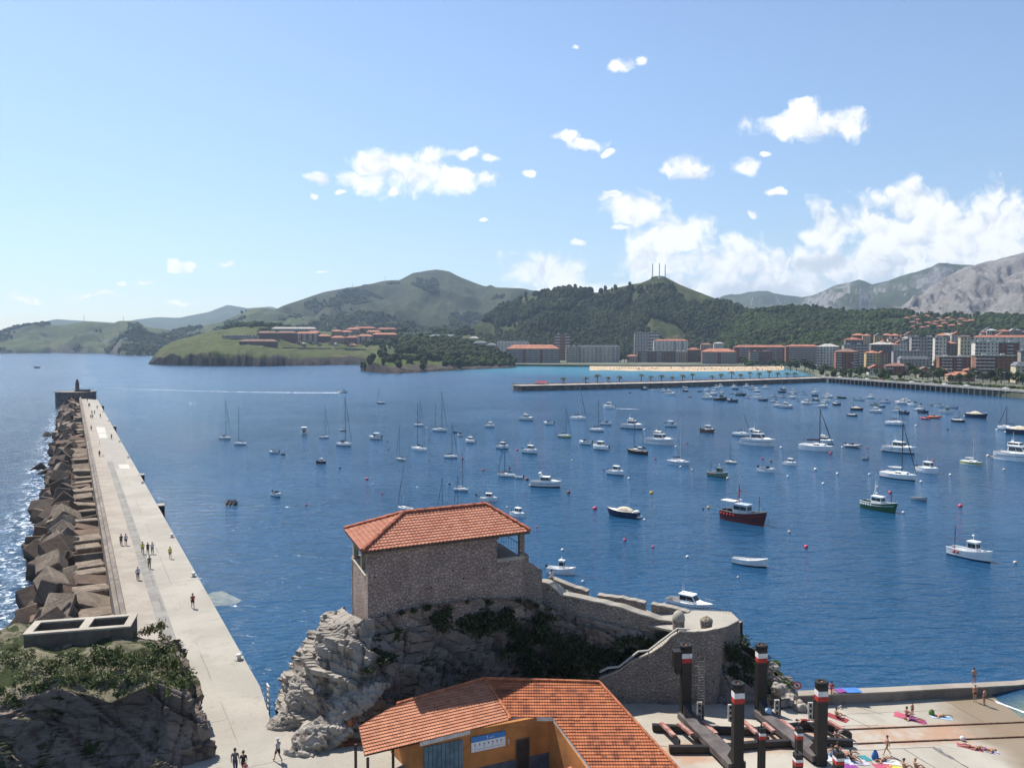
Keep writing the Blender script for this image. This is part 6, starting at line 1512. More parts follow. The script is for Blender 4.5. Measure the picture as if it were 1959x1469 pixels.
FAR=[(1233,746,13,'cabin','navy'),(1254,748,18,'open','white'),(1268,750,13,'cabin','white'),(1282,756,24,'cruiser','white'),(1301,750.5,11,'open','white'),(1312,749,12,'cabin','navy'),(1311,742,11,'open','white'),(1339,749.5,10,'row','navy'),(1352.5,747.5,11,'cabin','white'),(1354.5,763,23,'cruiser','white'),(1364.6,755.5,19,'cabin','white'),(1370,744,15,'cabin','white'),(1378,741,13,'cabin','white'),(1381,752.5,11,'cabin','white'),(1378.7,766,26,'work','black'),(1400,769,21,'open','navy'),(1400.5,754,12,'open','white'),(1404,742,13,'cabin','white'),(1407,745.5,13,'row','navy'),(1416,751.5,13,'open','white'),(1418,757,21,'row','black'),(1428,741,13,'cabin','white'),(1431,762,14,'open','white'),(1441,745,17,'cruiser','white'),(1448,749.5,15,'cabin','white'),(1449,763,20,'cabin','white'),(1461,767,18,'row','navy'),(1464,743,13,'cabin','white'),(1481,759,15,'open','white'),(1484,769,18,'open','white'),(1487,777.5,17,'cabin','white'),(1505,780,26,'cruiser','white'),(1497,760,16,'open','white'),(1497,751.5,14,'open','navy'),(1499,746,11,'cabin','maroon'),(1516.5,753,17,'cabin','white'),(1516.5,762,17,'cabin','white'),(1525,767,12,'open','white'),(1536,755,17,'open','white'),(1542,773,21,'cruiser','white'),(1560,752,15,'cabin','white'),(1560,758,13,'open','navy'),(1561,766.5,12,'cabin','navy'),(1565,772,18,'open','white'),(1580,769,19,'cabin','white'),(1585,760.5,19,'cruiser','white'),(1575,779,20,'cabin','white'),(1599.5,775,16,'cabin','navy'),(1609,762,18,'row','black'),(1645,766,19,'open','white'),(1666,762,16,'cabin','white'),(1673,775,16,'open','cream'),(1688,779,13,'row','navy'),(1640,785,23,'speed','navy'),(1677,789,24,'cruiser','white'),(1695,770.5,20,'open','white'),(1725,773,24,'cruiser','white'),(1735,769.5,17,'cruiser','white'),(1750,776,24,'open','white'),(1758,773,11,'open','navy'),(1716,788,18,'cabin','white'),(1714,781.5,10,'open','white'),(1731,792,20,'open','navy'),(1759,785,17,'cabin','white'),(1767,790,20,'open','navy'),(1797,778.5,20,'open','white'),(1787,776,14,'row','grey'),(1811,790,25,'work','white'),(1824,781,17,'row','paleblue')]
ORD=['first','second','third','fourth','fifth','sixth','seventh','eighth','ninth','tenth','eleventh','twelfth','thirteenth','fourteenth','fifteenth','sixteenth','seventeenth','eighteenth','nineteenth','twentieth']
TN=dict(cabin='cabin boat',open='open motorboat',cruiser='motor yacht',row='low rowing boat',work='fishing launch',speed='speedboat with bimini',rib='inflatable')
def far_label(lst):
 rows={}
 for e in lst:
  x,y=e[0],e[1]
  if x<1625:r_='back row below the jetty' if y<749 else('middle row below the jetty' if y<760.9 else 'front row below the jetty')
  else:r_='upper group below the promenade' if y<777 else 'lower group below the promenade'
  rows.setdefault((r_,e[3],e[4]),[]).append(e)
 out={}
 for(r_,k,hc),L in rows.items():
  L.sort(key=lambda e:e[0])
  for i,e in enumerate(L):
   ht={'white':'white','navy':'dark blue','black':'black','maroon':'maroon','cream':'cream','grey':'grey','paleblue':'pale blue'}[hc]
   out[e[:2]]=(f'{ht} {TN[k]}, {ORD[i]} from the left in the {r_}' if len(L)>1 else f'only {ht} {TN[k]} in the {r_}')
 return out
FL=far_label(FAR);rb=random.Random(12)
for(x,y,w_,k,hc)in FAR:
 B_(k,x,y,w_,rb.choice([-6,-3,2,5,-9,-12,175]),FL[(x,y)],hc,rb.choice(['navy','navy','white','red'])if hc=='white' else 'black',{'cruiser':'fly','speed':''}.get(k,''),group='boats in the crowded moorings below the jetty')
 # buoys
BUO={'black':gel('buoy_black',(.02,.02,.022),.5),'red':gel('buoy_red',(.52,.03,.04),.5),'pink':gel('buoy_pink',(.68,.06,.11),.5),'white':gel('buoy_white',(.70,.68,.66),.5),'yellow':gel('buoy_yellow',(.62,.36,.03),.5),'rust':gel('buoy_rust',(.26,.07,.03),.7),'beige':gel('buoy_beige',(.58,.47,.38),.6)}
BPRO={}
def buoy(px,py,rpx,c,lb):
 q=G(px,py,0)
 if c not in BPRO:
  r=thing('mooring_buoy',(0,0,0),'x','buoy');b=MB();b.ball((0,0,.35),1,n=12,k=8);b.build('float',BUO[c],r,True)
  b=MB();b.tube([(0,0,1.25),(0,0,1.5)],.12,6);b.build('eyelet',M_IRON,r);BPRO[c]=r;o=r
 else:o=copy_tree(BPRO[c])
 place(o,q,0,rpx*.72*mppx(q.y));tag(o,lb,'buoy','mooring buoys in the bay')
for a in[(650,896,3,'black','black buoy below the maroon cabin boat'),(702,917,4,'pink','pink buoy left of the dark decked sailboat'),(713,927,2.2,'white','small white buoy just below a pink one'),(731,945,2.6,'red','small dark red buoy left of the half hidden sailboat'),(586,966,2.8,'red','lone red buoy right of the rowing gig'),(743,860,2,'black','tiny black buoy left of the white open cockpit sailboat'),(741,845,2,'black','tiny black buoy behind the bimini motorboat'),(817,820,3,'beige','orange buoy left of the green covered ketch'),(885,878,2.8,'red','red buoy right of the sailboat with dark folded sail'),(924,900,3,'red','red buoy above the white canvas hood sailboat'),(860,926,3,'black','black buoy left of the canvas hood sailboat'),(911,947,3,'black','black buoy left of the cabin boat above the roof'),(989,861,3,'pink','small pink buoy between two cabin boats'),(970,971,2.8,'white','white buoy left of the cabin boat at the roof end'),(1008,918,5,'rust','brown drum buoy beside the white tender'),(1027,1009,3,'pink','pink buoy right of the chapel roof corner'),(1138,974,6,'pink','largest pink buoy left of the covered speedboat'),(1246,944,5,'yellow','yellow buoy alone in the middle of the bay'),(1088,943,5,'rust','brown drum buoy right of the radar arch cruiser'),(1203,916,3.6,'white','white buoy just right of the wheelhouse boat'),(1094,881,2.6,'white','small white buoy above the wheelhouse boat'),(1254,878,3,'red','red buoy below the black ketch'),(1302,894,3.2,'white','white buoy under the pale blue hull'),(1324,900,3.2,'beige','beige buoy right of the pale blue hull'),(1155,899,2.8,'rust','small brown buoy left of the wheelhouse boat'),(1233,995,3.5,'white','white buoy right of the covered speedboat'),(1293,855,3,'white','white buoy at the bow of the sweeping yacht'),(1233,823,3.5,'white','white mooring ball at the bow of the stacked yacht'),(1315,849,2.5,'red','small red buoy right of the sweeping yacht'),(1494,857,3.6,'white','white buoy right of the largest motor yacht'),(1507,912,3.4,'white','white buoy below the cabin launch'),(1560,899,4.4,'white','flat white buoy between launch and racing sailboat'),(1602,907,3.6,'white','white buoy with dark base right of the flat one'),(1575,926,3.8,'white','white buoy alone above the two trawlers'),(1392,916,4,'beige','pale buoy at the bow of the grey green fishing boat'),(1355,972,4,'yellow','ochre buoy left of the red trawler'),(1345,974,2.8,'black','black buoy left of the ochre one'),(1459,878,3,'red','red buoy above the open fishing launch'),(1475,882,3.2,'rust','dark brown buoy above the open fishing launch'),(1588,868,3.4,'pink','pink buoy at the bow of the racing sailboat'),(1510,1018,4,'beige','pale pink buoy right of the red trawler'),(1542,1047,5.5,'pink','pink buoy alone below the red trawler'),(1837,969,5.5,'pink','pink buoy right of the grey rowing boat'),(1703,943,4.5,'pink','pink buoy behind the green trawler'),(1728,981,3.8,'white','white buoy at the bow of the green trawler'),(1942,1077,5,'beige','beige buoy right of the white work boat'),(1890,873,4.4,'beige','pink white buoy left of the saloon yacht'),(1921,899,3.4,'beige','cream buoy below the saloon yacht'),(1818,909,3.6,'white','white buoy with dark base right of the pilothouse boat'),(1762,922,3.6,'white','white buoy under the bow of the longest sailboat'),(1663,908,3.2,'white','white buoy left of the longest sailboat'),(1785,882,3,'red','small red buoy above the pilothouse boat'),(1195,1034,4.5,'pink','pink buoy above the rampart parapet'),(1249,1047,3.8,'pink','smaller pink buoy right of the one above the parapet'),(1315,1066,4.6,'white','white buoy left of the white rowing boat'),(1076,1053,4.5,'white','white buoy just behind the centre console boat'),(1115,1113,4,'white','white buoy right of the centre console boat'),(1412,1105,3.4,'beige','beige buoy below the white rowing boat'),(1660,858,2.5,'red','small red buoy right of the grey inflatable'),(1752,815,3,'white','white buoy below the leaning mast sailboat'),(1813,822,2.8,'black','black buoy above the pale green sailboat'),(1907,823,3,'white','white buoy at the stern of the blue boom sailboat'),(1205,752,3,'black','black buoy alone below the jetty'),(1611,856,3,'white','white buoy left of the grey inflatable')]:buoy(*a)
# wakes (churned foam lying on the water)
def foam_alpha():
 m=bpy.data.materials.new('wake_foam');m.use_nodes=True;t=NT(m.node_tree);b=t.n['Principled BSDF'];b.inputs['Base Color'].default_value=(.78,.80,.82,1);b.inputs['Roughness'].default_value=.6
 geo=t.node('ShaderNodeNewGeometry');t.put(b.inputs['Alpha'],t.ramp(t.noise(geo.outputs['Position'],.35,5,.7),.36,.56,.12,.95));return m
M_WAKE=foam_alpha()
def wake(pts,ws,lb):
 b=MB();rows=[];P=[G(x,y,.03)for x,y in pts];n=60
 for i in range(n+1):
  f=i/n*(len(P)-1);a=min(int(f),len(P)-2);q=lerp(P[a],P[a+1],f-a);w_=lerp(ws[a],ws[a+1],f-a)*(.7+.5*abs(NZ.noise(V((i*.6,1,0)))));rows.append([V((q.x,q.y-w_,.03)),V((q.x,q.y+w_,.03))])
 b.grid(rows);return tag(b.build('wake',M_WAKE),lb,'wake',kind='stuff')
wake([(650,751.2),(560,751),(470,750),(380,748),(290,745),(200,742)],[3.4,3.0,1.6,.9,.6,.3],'long white wake trailing left behind the speedboat')
wake([(1176,781.5),(1200,782),(1225,783)],[1.8,1.3,.3],'short white wake behind the motorboat under way')
# woods
def crown_ball(b,c,r,h,rr,n=6,k=4):
 o=len(b.v);ph=rr.uniform(0,6.28);sx=rr.uniform(.8,1.2)
 vs=[(c[0],c[1],c[2]-.15*h)]
 for i in range(1,k):
  a=-pi/2+pi*i/k
  for j in range(n):
   q=2*pi*j/n+ph;w_=r*cos(a)*rr.uniform(.68,1.22);vs.append((c[0]+w_*cos(q)*sx,c[1]+w_*sin(q),c[2]+h*.5+h*.5*sin(a)*rr.uniform(.85,1.15)))
 vs.append((c[0]+rr.uniform(-.2,.2)*r,c[1],c[2]+h));L=len(vs)-1
 fs=[(0,1+(j+1)%n,1+j)for j in range(n)]+[(1+i*n+j,1+i*n+(j+1)%n,1+(i+1)*n+(j+1)%n,1+(i+1)*n+j)for i in range(k-2)for j in range(n)]+[(L,1+(k-2)*n+j,1+(k-2)*n+(j+1)%n)for j in range(n)]
 b.add(vs,fs)
def wood_material(name,c1,c2):
 m=bpy.data.materials.new(name);m.use_nodes=True;t=NT(m.node_tree);b=t.n['Principled BSDF'];b.inputs['Roughness'].default_value=.95;b.inputs['Specular IOR Level'].default_value=.08
 geo=t.node('ShaderNodeNewGeometry');c=t.mix(geo.outputs['Random Per Island'],c1,c2);c=t.mix(t.ramp(t.noise(geo.outputs['Position'],.012,4),.4,.6,0,.55),c,tuple(x*.6 for x in c1))
 c=t.mix(t.ramp(t.noise(geo.outputs['Position'],.9,3,.7),.4,.7,0,.7),c,tuple(x*.45 for x in c1))
 t.put(b.inputs['Base Color'],c);return m
M_PINE=wood_material('pine_wood',(.038,.049,.019),(.064,.075,.030));M_BROAD=wood_material('broadleaf_wood',(.036,.056,.016),(.075,.098,.030));M_SCRUB=wood_material('scrub_wood',(.045,.056,.022),(.07,.08,.03))
def topx(q):return 979.5+FPX*q[0]/q[1]
def topy(q):
 v=V((q[0],q[1],q[2]-CAMZ));f=v.y*cos(PITCH)-v.z*sin(PITCH);u=v.y*sin(PITCH)+v.z*cos(PITCH);return 734.5-FPX*u/f
def forest(name,rows,mask,n,size,m,label,seed=1,hmul=1.25):
 rr=random.Random(seed);b=MB();NU,NV=len(rows)-1,len(rows[0])-4;cells=[];acc=0
 for i in range(NU):
  for j in range(NV):
   a,c,d=V(rows[i][j]),V(rows[i+1][j]),V(rows[i][j+1]);acc+=(c-a).cross(d-a).length;cells.append((acc,i,j))
 import bisect
 keys=[c[0]for c in cells];k=0;tries=0
 while k<n and tries<n*12:
  tries+=1;_,i,j=cells[min(len(cells)-1,bisect.bisect(keys,rr.uniform(0,acc)))]
  s,t=rr.random(),rr.random();p=V(rows[i][j])*(1-s)*(1-t)+V(rows[i+1][j])*s*(1-t)+V(rows[i][j+1])*(1-s)*t+V(rows[i+1][j+1])*s*t
  if p.z<1.5:continue
  if mask(topx(p),topy(p),p,rr):r=size*rr.uniform(.55,1.25);crown_ball(b,p,r,r*2*hmul*rr.uniform(.7,1.2),rr);k+=1
 return tag(b.build(name,m),label,'wood',kind='stuff')
def nz2(p,s,o=0.):return NZ.fractal(V((p.x*s+o,p.y*s,o)),1.,2.,4)
def inside(poly,x,y):
 c=False
 for(a,d)in zip(poly,poly[1:]+poly[:1]):
  if(a[1]>y)!=(d[1]>y)and x<(d[0]-a[0])*(y-a[1])/(d[1]-a[1])+a[0]:c=not c
 return c
AH_OPEN=[(1085,600),(1120,565),(1150,553),(1200,540),(1225,536),(1258,522),(1285,540),(1305,552),(1260,553),(1200,556),(1180,566),(1120,580),(1095,596)]
AH_FIELD=[(995,618),(1030,598),(1075,594),(1100,598),(1090,607),(1040,606),(1005,628)]
AH_FIELD2=[(950,628),(985,612),(1000,615),(985,640),(955,640)]
AH_CLIFF=[(1005,620),(1040,604),(1085,604),(1085,650),(1010,645)]
AH_F3=[(985,572),(1045,563),(1050,578),(1000,590)]
def ah_mask(x,y,p,rr):
 if y<553 and 1222<x<1302:return False
 if inside(AH_OPEN,x,y)or inside(AH_FIELD,x,y)or inside(AH_FIELD2,x,y)or inside(AH_F3,x,y):return rr.random()<.03
 if inside(AH_CLIFF,x,y):return rr.random()<.35
 return nz2(p,.008)>-.24
forest('hill_wood',AH_ROWS,lambda x,y,p,rr:ah_mask(x,y,p,rr),15000,4.5,M_PINE,'dark pine wood covering the aerial hill',2,1.35)
def th_mask(x,y,p,rr):
 if y>672 or x>1990 or(x>1650 and y>642):return False
 if inside([(1440,600),(1500,596),(1500,606),(1450,606)],x,y)or inside([(1660,632),(1730,624),(1735,634),(1665,640)],x,y)or inside([(1725,600),(1880,604),(1885,640),(1728,640)],x,y):return rr.random()<.10
 return nz2(p,.012,3.)>-.35
forest('slope_wood',TH_ROWS,th_mask,7500,4.4,M_BROAD,'broadleaf wood on the slope above the town',3,.95)
forest('slope_pines',TH_ROWS,lambda x,y,p,rr:y<668 and not inside([(1655,592),(1885,592),(1890,642),(1655,642)],x,y)and nz2(p,.01,8.)>.05,1800,4.6,M_PINE,'dark trees mixed into the slope above the town',4,1.1)
def pt_mask(x,y,p,rr):
 if y>690 or x<758 or(x<800 and y>676):return rr.random()<.02
 if x>770 and y>688 and x<930:return False
 return True
forest('point_wood',PT_ROWS,lambda x,y,p,rr:pt_mask(x,y,p,rr)and(x<870 or rr.random()<.8),1700,3.9,M_PINE,'dark wood on the small point',5,1.15)
forest('point_bushes',PT_ROWS,lambda x,y,p,rr:(x>850 and y<700 and y>660)or(690>y>684 and x>755),700,3.4,M_BROAD,'lighter bushes beside the wood on the small point',6,.9)
forest('mountain_woods',[r for r in globals().get('MT_ROWS',TH_ROWS)]if False else MT_ROWS,lambda x,y,p,rr:nz2(p,.0022,5.)>.18 or(inside([(800,533),(840,536),(838,562),(822,560),(788,545)],x,y))or(y>600 and x>860)if y>528 else False,7500,6.0,M_SCRUB,'patches of wood on the big mountain',7,.8)
forest('coast_woods',CO_ROWS,lambda x,y,p,rr:nz2(p,.004,2.)>.16,3200,6.0,M_SCRUB,'dark hedges and copses on the coast hills',8,.8)
forest('headland_copses',HEAD_ROWS,lambda x,y,p,rr:(y<640 and x<560 and nz2(p,.01,2.)>.25)or(x>700 and y<668 and nz2(p,.015,1.)>-.1),900,5.0,M_BROAD,'small trees about the headland houses',9,.9)
# aerial masts and pylons
M_MASTG=mat('lattice_grey',(.22,.22,.23),.6,.1,2);M_MASTR=mat('lattice_red',(.30,.08,.06),.6,.1,2)
def on_rows(rows,px,py):
 f=(px-topx(rows[0][0]))/(topx(rows[-1][0])-topx(rows[0][0]))*(len(rows)-1);i=max(0,min(len(rows)-2,int(f)));t=f-i
 L=[V(a)*(1-t)+V(c)*t for a,c in zip(rows[i],rows[i+1])][:-3]
 for a,c in zip(L,L[1:]):
  ya,yc=topy(a),topy(c)
  if ya>=py>=yc:return lerp(a,c,(ya-py)/max(1e-6,ya-yc))
 return L[-1]
for i,(px,pb,pt,lb)in enumerate([(1247,530,505,'left aerial mast on the hill top'),(1260,530,504,'middle aerial mast on the hill top with a small hut'),(1271,531,506,'right aerial mast on the hill top')]):
 q=on_rows(AH_ROWS,px,pb+2);r=thing('aerial_mast',q,lb,'aerial mast','aerial masts on the hill top');top=D(px,pt,q.y).z;H=top-q.z+4
 b=MB();w_=.9
 for dx,dy in((-w_,-w_),(w_,-w_),(0,w_)):b.tube([q+V((dx,dy,-6)),q+V((dx*.5,dy*.5,H-4))],.35,4)
 for k in range(int(H/2.6)):z=k*2.6-2;s=w_*(1-.5*k*2.6/H);b.tube([q+V((-s,-s,z)),q+V((s,-s,z+2.4))],.18,3)
 b.build('lattice',M_MASTG,r)
 b=MB();b.tube([q+V((0,0,H*.78)),q+V((0,0,H-4))],.8,6);b.build('antenna_drum',M_MASTR,r)
 b=MB();b.box(q.x-3,q.y-3,q.z-3,q.x+3,q.y+3,q.z+2.4);b.build('hut',HC['white']if i==1 else M_MASTG,r)
for px,pb,pt,rows,lb in[(676,550,541,MT_ROWS,'lower pylon on the mountain shoulder'),(738,537,528,MT_ROWS,'upper pylon on the mountain shoulder'),(163,616,602,CO_ROWS,'left mast on the far coast hills'),(238,614,605,CO_ROWS,'short right mast on the far coast hills')]:
 q=on_rows(rows,px,pb+1);H=D(px,pt,q.y).z-q.z;r=thing('hill_pylon',q,lb,'pylon','pylons on the far hills');b=MB();b.tube([q+V((0,0,-5)),q+V((0,0,H))],[.9,.5],5);b.build('mast',M_MASTG,r)
 b=MB();b.tube([q+V((-2,0,H*.8)),q+V((2,0,H*.8))],.4,4);b.build('cross_arm',M_MASTG,r)
 # buildings
def facade(name,wall,glass,dx,dz,fx,fz,alt=None):
 """plaster or brick with rows of window openings as its pattern (for houses too far off to show single windows)"""
 m=bpy.data.materials.new(name);m.use_nodes=True;t=NT(m.node_tree);b=t.n['Principled BSDF'];b.inputs['Roughness'].default_value=.85;b.inputs['Specular IOR Level'].default_value=.2
 tc=t.node('ShaderNodeTexCoord');s=t.node('ShaderNodeSeparateXYZ');t.l.new(tc.outputs['Object'],s.inputs[0])
 h=t.math('ADD',s.outputs[0],s.outputs[1])
 a=t.math('ABSOLUTE',t.math('SUBTRACT',t.math('FRACT',t.math('DIVIDE',h,dx)),.5));c=t.math('ABSOLUTE',t.math('SUBTRACT',t.math('FRACT',t.math('DIVIDE',s.outputs[2],dz)),.5))
 k=t.math('MULTIPLY',t.math('LESS_THAN',a,fx/2),t.math('LESS_THAN',c,fz/2))
 base=t.mix(t.ramp(t.noise(tc.outputs['Object'],.2,4),.35,.65),wall,tuple(x*.82 for x in wall))
 if alt:base=t.mix(t.math('LESS_THAN',t.math('FRACT',t.math('DIVIDE',h,dx*3)),.34),base,alt)
 geo=t.node('ShaderNodeNewGeometry');n=t.node('ShaderNodeSeparateXYZ');t.l.new(geo.outputs['True Normal'],n.inputs[0])
 k=t.math('MULTIPLY',k,t.math('LESS_THAN',n.outputs[2],.5))
 t.put(b.inputs['Base Color'],t.mix(k,base,glass));return m
GLC=(.035,.04,.048)
FC={k:facade('facade_'+k,c,GLC,3.4,3.0,.5,.52,alt)for k,c,alt in[('brick',(.20,.095,.065),None),('brown',(.17,.105,.075),None),('white',(.54,.50,.44),None),('cream',(.50,.43,.30),None),('grey',(.30,.28,.26),None),('mixed',(.48,.42,.36),(.22,.09,.06)),('tan',(.34,.24,.17),None),('dark',(.14,.13,.13),None),('yellow',(.50,.36,.16),None)]}
RF={'red':mat('roof_red',(.34,.13,.08),.9,.22,.4),'orange':mat('roof_orange',(.42,.175,.10),.9,.2,.4),'brown':mat('roof_brown',(.24,.13,.09),.9,.22,.4),'slate':mat('roof_slate',(.14,.15,.16),.8,.2,.4),'pale':mat('roof_pale',(.40,.38,.34),.9,.15,.4),'green':mat('roof_green_edge',(.22,.28,.24),.9,.15,.4)}
M_BALC=mat('balcony_white',(.58,.56,.53),.8,.1,1);M_WIN=mat('far_window',(.035,.042,.05),.25,.3,.7,spec=.6);M_BRICKR=mat('brick_red',(.27,.095,.055),.9,.15,.5);M_PLW=mat('plaster_white',(.60,.58,.53),.9,.08,.3)
UNIT={}
def unit(m):
 if m.name not in UNIT:
  b=MB();b.box(-.5,-.12,-.5,.5,.04,.5);o=b.build('unit',m);me=o.data;bpy.data.objects.remove(o);UNIT[m.name]=me
 return UNIT[m.name]
def bit(name,m,parent,loc,sc):
 o=bpy.data.objects.new(name,unit(m));COL.objects.link(o);o.parent=parent;o.location=loc;o.scale=sc;return o
NBLD=0
def bldg(px0,px1,pyb,pyt,label,wall='brick',roof='red',style='hip',d=None,z0=3.2,rows=None,rot=0.,dep=14.,parts=True,bal=None,cat='building',name='apartment_block',group=None,fl=3.0,over=.6,pitch=.30,winw=1.3):
 """a building seen between px0 and px1, its eaves at pyt; the base either at pyb on level ground or at distance d"""
 pm=(px0+px1)/2
 if rows is not None:q=on_rows(rows,pm,pyb);d=q.y;z0=q.z-1.0
 elif d is None:d=(CAMZ-z0)*FPX/(pyb-655)
 c=D(pm,pyt,d);W=(px1-px0)*mppx(d);H=c.z-z0
 ang=R(rot)-atan2(c.x,d)*.6;W2=max(3.,(W-dep*abs(sin(R(rot))))/max(.5,cos(R(rot))))
 r=thing(name,(c.x,d,z0),label,cat,group,ang)
 b=MB();b.v=[];b.box(-W2/2,0,-3,W2/2,dep,H)
 big=parts and W2>8
 sh={'brick':M_BRICKR,'white':M_PLW}.get(wall)if False else None
 wm=FC[wall]if not big else mat('wall_'+wall,{'brick':(.22,.095,.06),'brown':(.17,.10,.07),'white':(.56,.52,.46),'cream':(.52,.45,.31),'grey':(.31,.285,.265),'mixed':(.48,.40,.33),'tan':(.36,.25,.175),'dark':(.14,.13,.13),'yellow':(.50,.36,.16)}[wall],.9,.12,.3)
 def mk(nm,b,m,par=r):
  me=bpy.data.meshes.new(nm);me.from_pydata(b.v,[],b.f);me.materials.append(m);o=bpy.data.objects.new(nm,me);COL.objects.link(o);o.parent=par;return o
 mk('wall',b,wm)
 b=MB();o_=over;rm=RF[roof]
 if style=='hip':
  hh=min(dep,W2)*pitch*.5+.5;k=min(dep,W2)/2*.98
  A_=[(-W2/2-o_,-o_,H),(W2/2+o_,-o_,H),(W2/2+o_,dep+o_,H),(-W2/2-o_,dep+o_,H)]
  if W2>dep:t0,t1=(-W2/2+k,dep/2,H+hh),(W2/2-k,dep/2,H+hh);F=[(0,1,5,4),(1,2,5),(2,3,4,5),(3,0,4)]
  else:t0,t1=(0,k,H+hh),(0,dep-k,H+hh);F=[(0,1,4),(1,2,5,4),(2,3,5),(3,0,4,5)]
  b.add(A_+[t0,t1],F+[(3,2,1,0)])
 elif style=='gable':
  hh=W2*.5*pitch*1.6;b.add([(-W2/2-o_,-o_,H),(0,-o_,H+hh),(W2/2+o_,-o_,H),(-W2/2-o_,dep+o_,H),(0,dep+o_,H+hh),(W2/2+o_,dep+o_,H)],[(0,1,4,3),(1,2,5,4),(0,2,1),(3,4,5),(0,3,5,2)])
 elif style=='mansard':
  hh=3.0;b.add([(-W2/2-o_,-o_,H),(W2/2+o_,-o_,H),(W2/2+o_,dep+o_,H),(-W2/2-o_,dep+o_,H),(-W2/2+2,2,H+hh),(W2/2-2,2,H+hh),(W2/2-2,dep-2,H+hh),(-W2/2+2,dep-2,H+hh)],[(0,1,5,4),(1,2,6,5),(2,3,7,6),(3,0,4,7),(4,5,6,7),(3,2,1,0)])
 else:
  b.box(-W2/2-o_,-o_,H+.002,W2/2+o_,dep+o_,H+.55)
 ro=mk('roof',b,rm)
 if big:
  nf=max(1,min(9,int(round(H/fl))));nb=max(2,min(12,int(W2/3.4)))
  while nf*nb>84:nb-=1
  if style in('hip','flat','mansard')and W2>12:
   for k in range(2):
    o=bit('chimney' if style!='flat' else 'roof_hut',M_PLW if style=='flat' else M_BRICKR,ro,((-.25+.45*k)*W2,dep*.55,H+(2.2 if style!='flat' else 1.3)),(1.4 if style!='flat' else 3.4,8 if style=='flat' else 6,1.8))
  bal=(()if bal is None else bal)
  for f in range(nf):
   z=(f+.55)*H/nf
   if f==0 and nf>4:pass
   for k in range(nb):
    x=-W2/2+W2*(k+.5)/nb;isb=any(a<=(k+.5)/nb<=c_ for a,c_ in bal)
    bit('window',M_WIN,r,(x,0,z),(min(winw,W2/nb*.62)if not isb else W2/nb*.72,1,H/nf*.48))
   for a,c_ in bal:
    bit('balcony',M_BALC,r,(-W2/2+W2*(a+c_)/2,-.45,z-H/nf*.36),(W2*(c_-a),9,H/nf*.28))
 return r
bg=dict
T_=bldg
G_B='apartment blocks around the beach'
T_(951,1012,671,656,'grey slate roofed block behind the orange roofed one','white','slate','mansard',d=1440,dep=20,group=G_B)
T_(969,1071,693,667,'long dark brick block with an orange roof at the rocky shore','brown','orange','hip',d=1360,dep=24,bal=((.02,.3),(.36,.62),(.68,.98)),group=G_B,pitch=.5)
T_(1061,1092,664,640,'brown tower standing alone at the foot of the aerial hill','brick','slate','flat',d=1560,dep=18,bal=((.05,.35),(.65,.95)),group=G_B)
T_(1083,1105,688,663,'pale left end block of the cream beach terrace','cream','pale','flat',d=1385,dep=18,bal=((.1,.9),),group=G_B)
T_(1105,1185,689,664,'cream and brick terrace of flats with a slate roof','mixed','slate','mansard',d=1390,dep=20,bal=((.0,.14),(.4,.6),(.82,1)),group=G_B)
T_(1214,1262,675,636,'tallest pale grey slab block below the aerial hill','grey','slate','flat',d=1560,dep=16,bal=((.6,.95),),group=G_B)
T_(1251,1316,675,652,'white ribbed block with a bright red roof','white','red','hip',d=1480,dep=16,bal=((.08,.16),(.3,.38),(.55,.63),(.8,.88)),group=G_B)
T_(1220,1293,695,672,'low brown brick block facing the sand','brown','slate','flat',d=1400,dep=16,bal=((.1,.25),(.5,.62)),group=G_B)
T_(1293,1315,695,673,'tan block between the two brown ones on the beach','tan','pale','flat',d=1395,dep=16,bal=((0,.3),),group=G_B)
T_(1315,1341,694,669,'brown block with a small red hip roof by the beach','brown','red','hip',d=1410,dep=18,group=G_B)
T_(1200,1219,695,681,'small tan house with an orange roof beside the beach','tan','orange','hip',d=1400,dep=12,group=G_B)
T_(1344,1408,700,673,'stepped red brick block with white balconies on the beach','brick','orange','hip',d=1300,dep=22,bal=((.0,.45),(.55,1)),group=G_B,pitch=.4)
T_(1341,1363,672,659,'small flat topped villa among trees above the beach','tan','brown','hip',d=1500,dep=12,group=G_B)
T_(1366,1385,668,657,'small white villa among trees above the beach','white','pale','hip',d=1520,dep=12,group=G_B)
T_(1406,1505,692,664,'very long brick terrace with a red roof, left half','brick','red','hip',d=1330,dep=18,bal=((.1,.3),(.6,.9)),group=G_B)
T_(1505,1566,694,663,'very long brick terrace with a red roof, right half','brick','red','hip',d=1290,dep=18,bal=((.1,.9),),group=G_B)
T_(1435,1477,698,673,'red brick block with white balconies on its left side','brick','brown','flat',d=1260,dep=16,bal=((0,.4),),group=G_B)
G_T='town buildings behind the promenade'
T_(1562,1606,711,663,'tall white block at the corner of the promenade','white','pale','hip',d=985,dep=18,bal=((0,.35),(.65,1)),group=G_T,rot=-8)
T_(1601,1642,715,673,'brown brick block with a brown hip roof','brick','brown','hip',d=930,dep=18,bal=((.05,.25),(.75,.95)),group=G_T)
T_(1616,1658,705,660,'dark grey block behind the brown brick one','grey','slate','flat',d=1020,dep=18,bal=((.5,1),),group=G_T)
T_(1619,1650,690,650,'block with a red hip roof behind the dark grey one','dark','red','hip',d=1130,dep=18,group=G_T)
T_(1658,1682,709,675,'yellow block with curved white balconies, left part','yellow','orange','hip',d=935,dep=14,bal=((0,.6),),group=G_T)
T_(1680,1698,708,676,'brown gabled block joined to the yellow one','tan','red','gable',d=945,dep=14,group=G_T)
T_(1668,1706,690,659,'large house under a pale grey hip roof','dark','pale','hip',d=1060,dep=18,group=G_T)
T_(1663,1688,717,705,'small white gabled house on the promenade','white','red','gable',d=860,dep=14,group=G_T,pitch=.35)
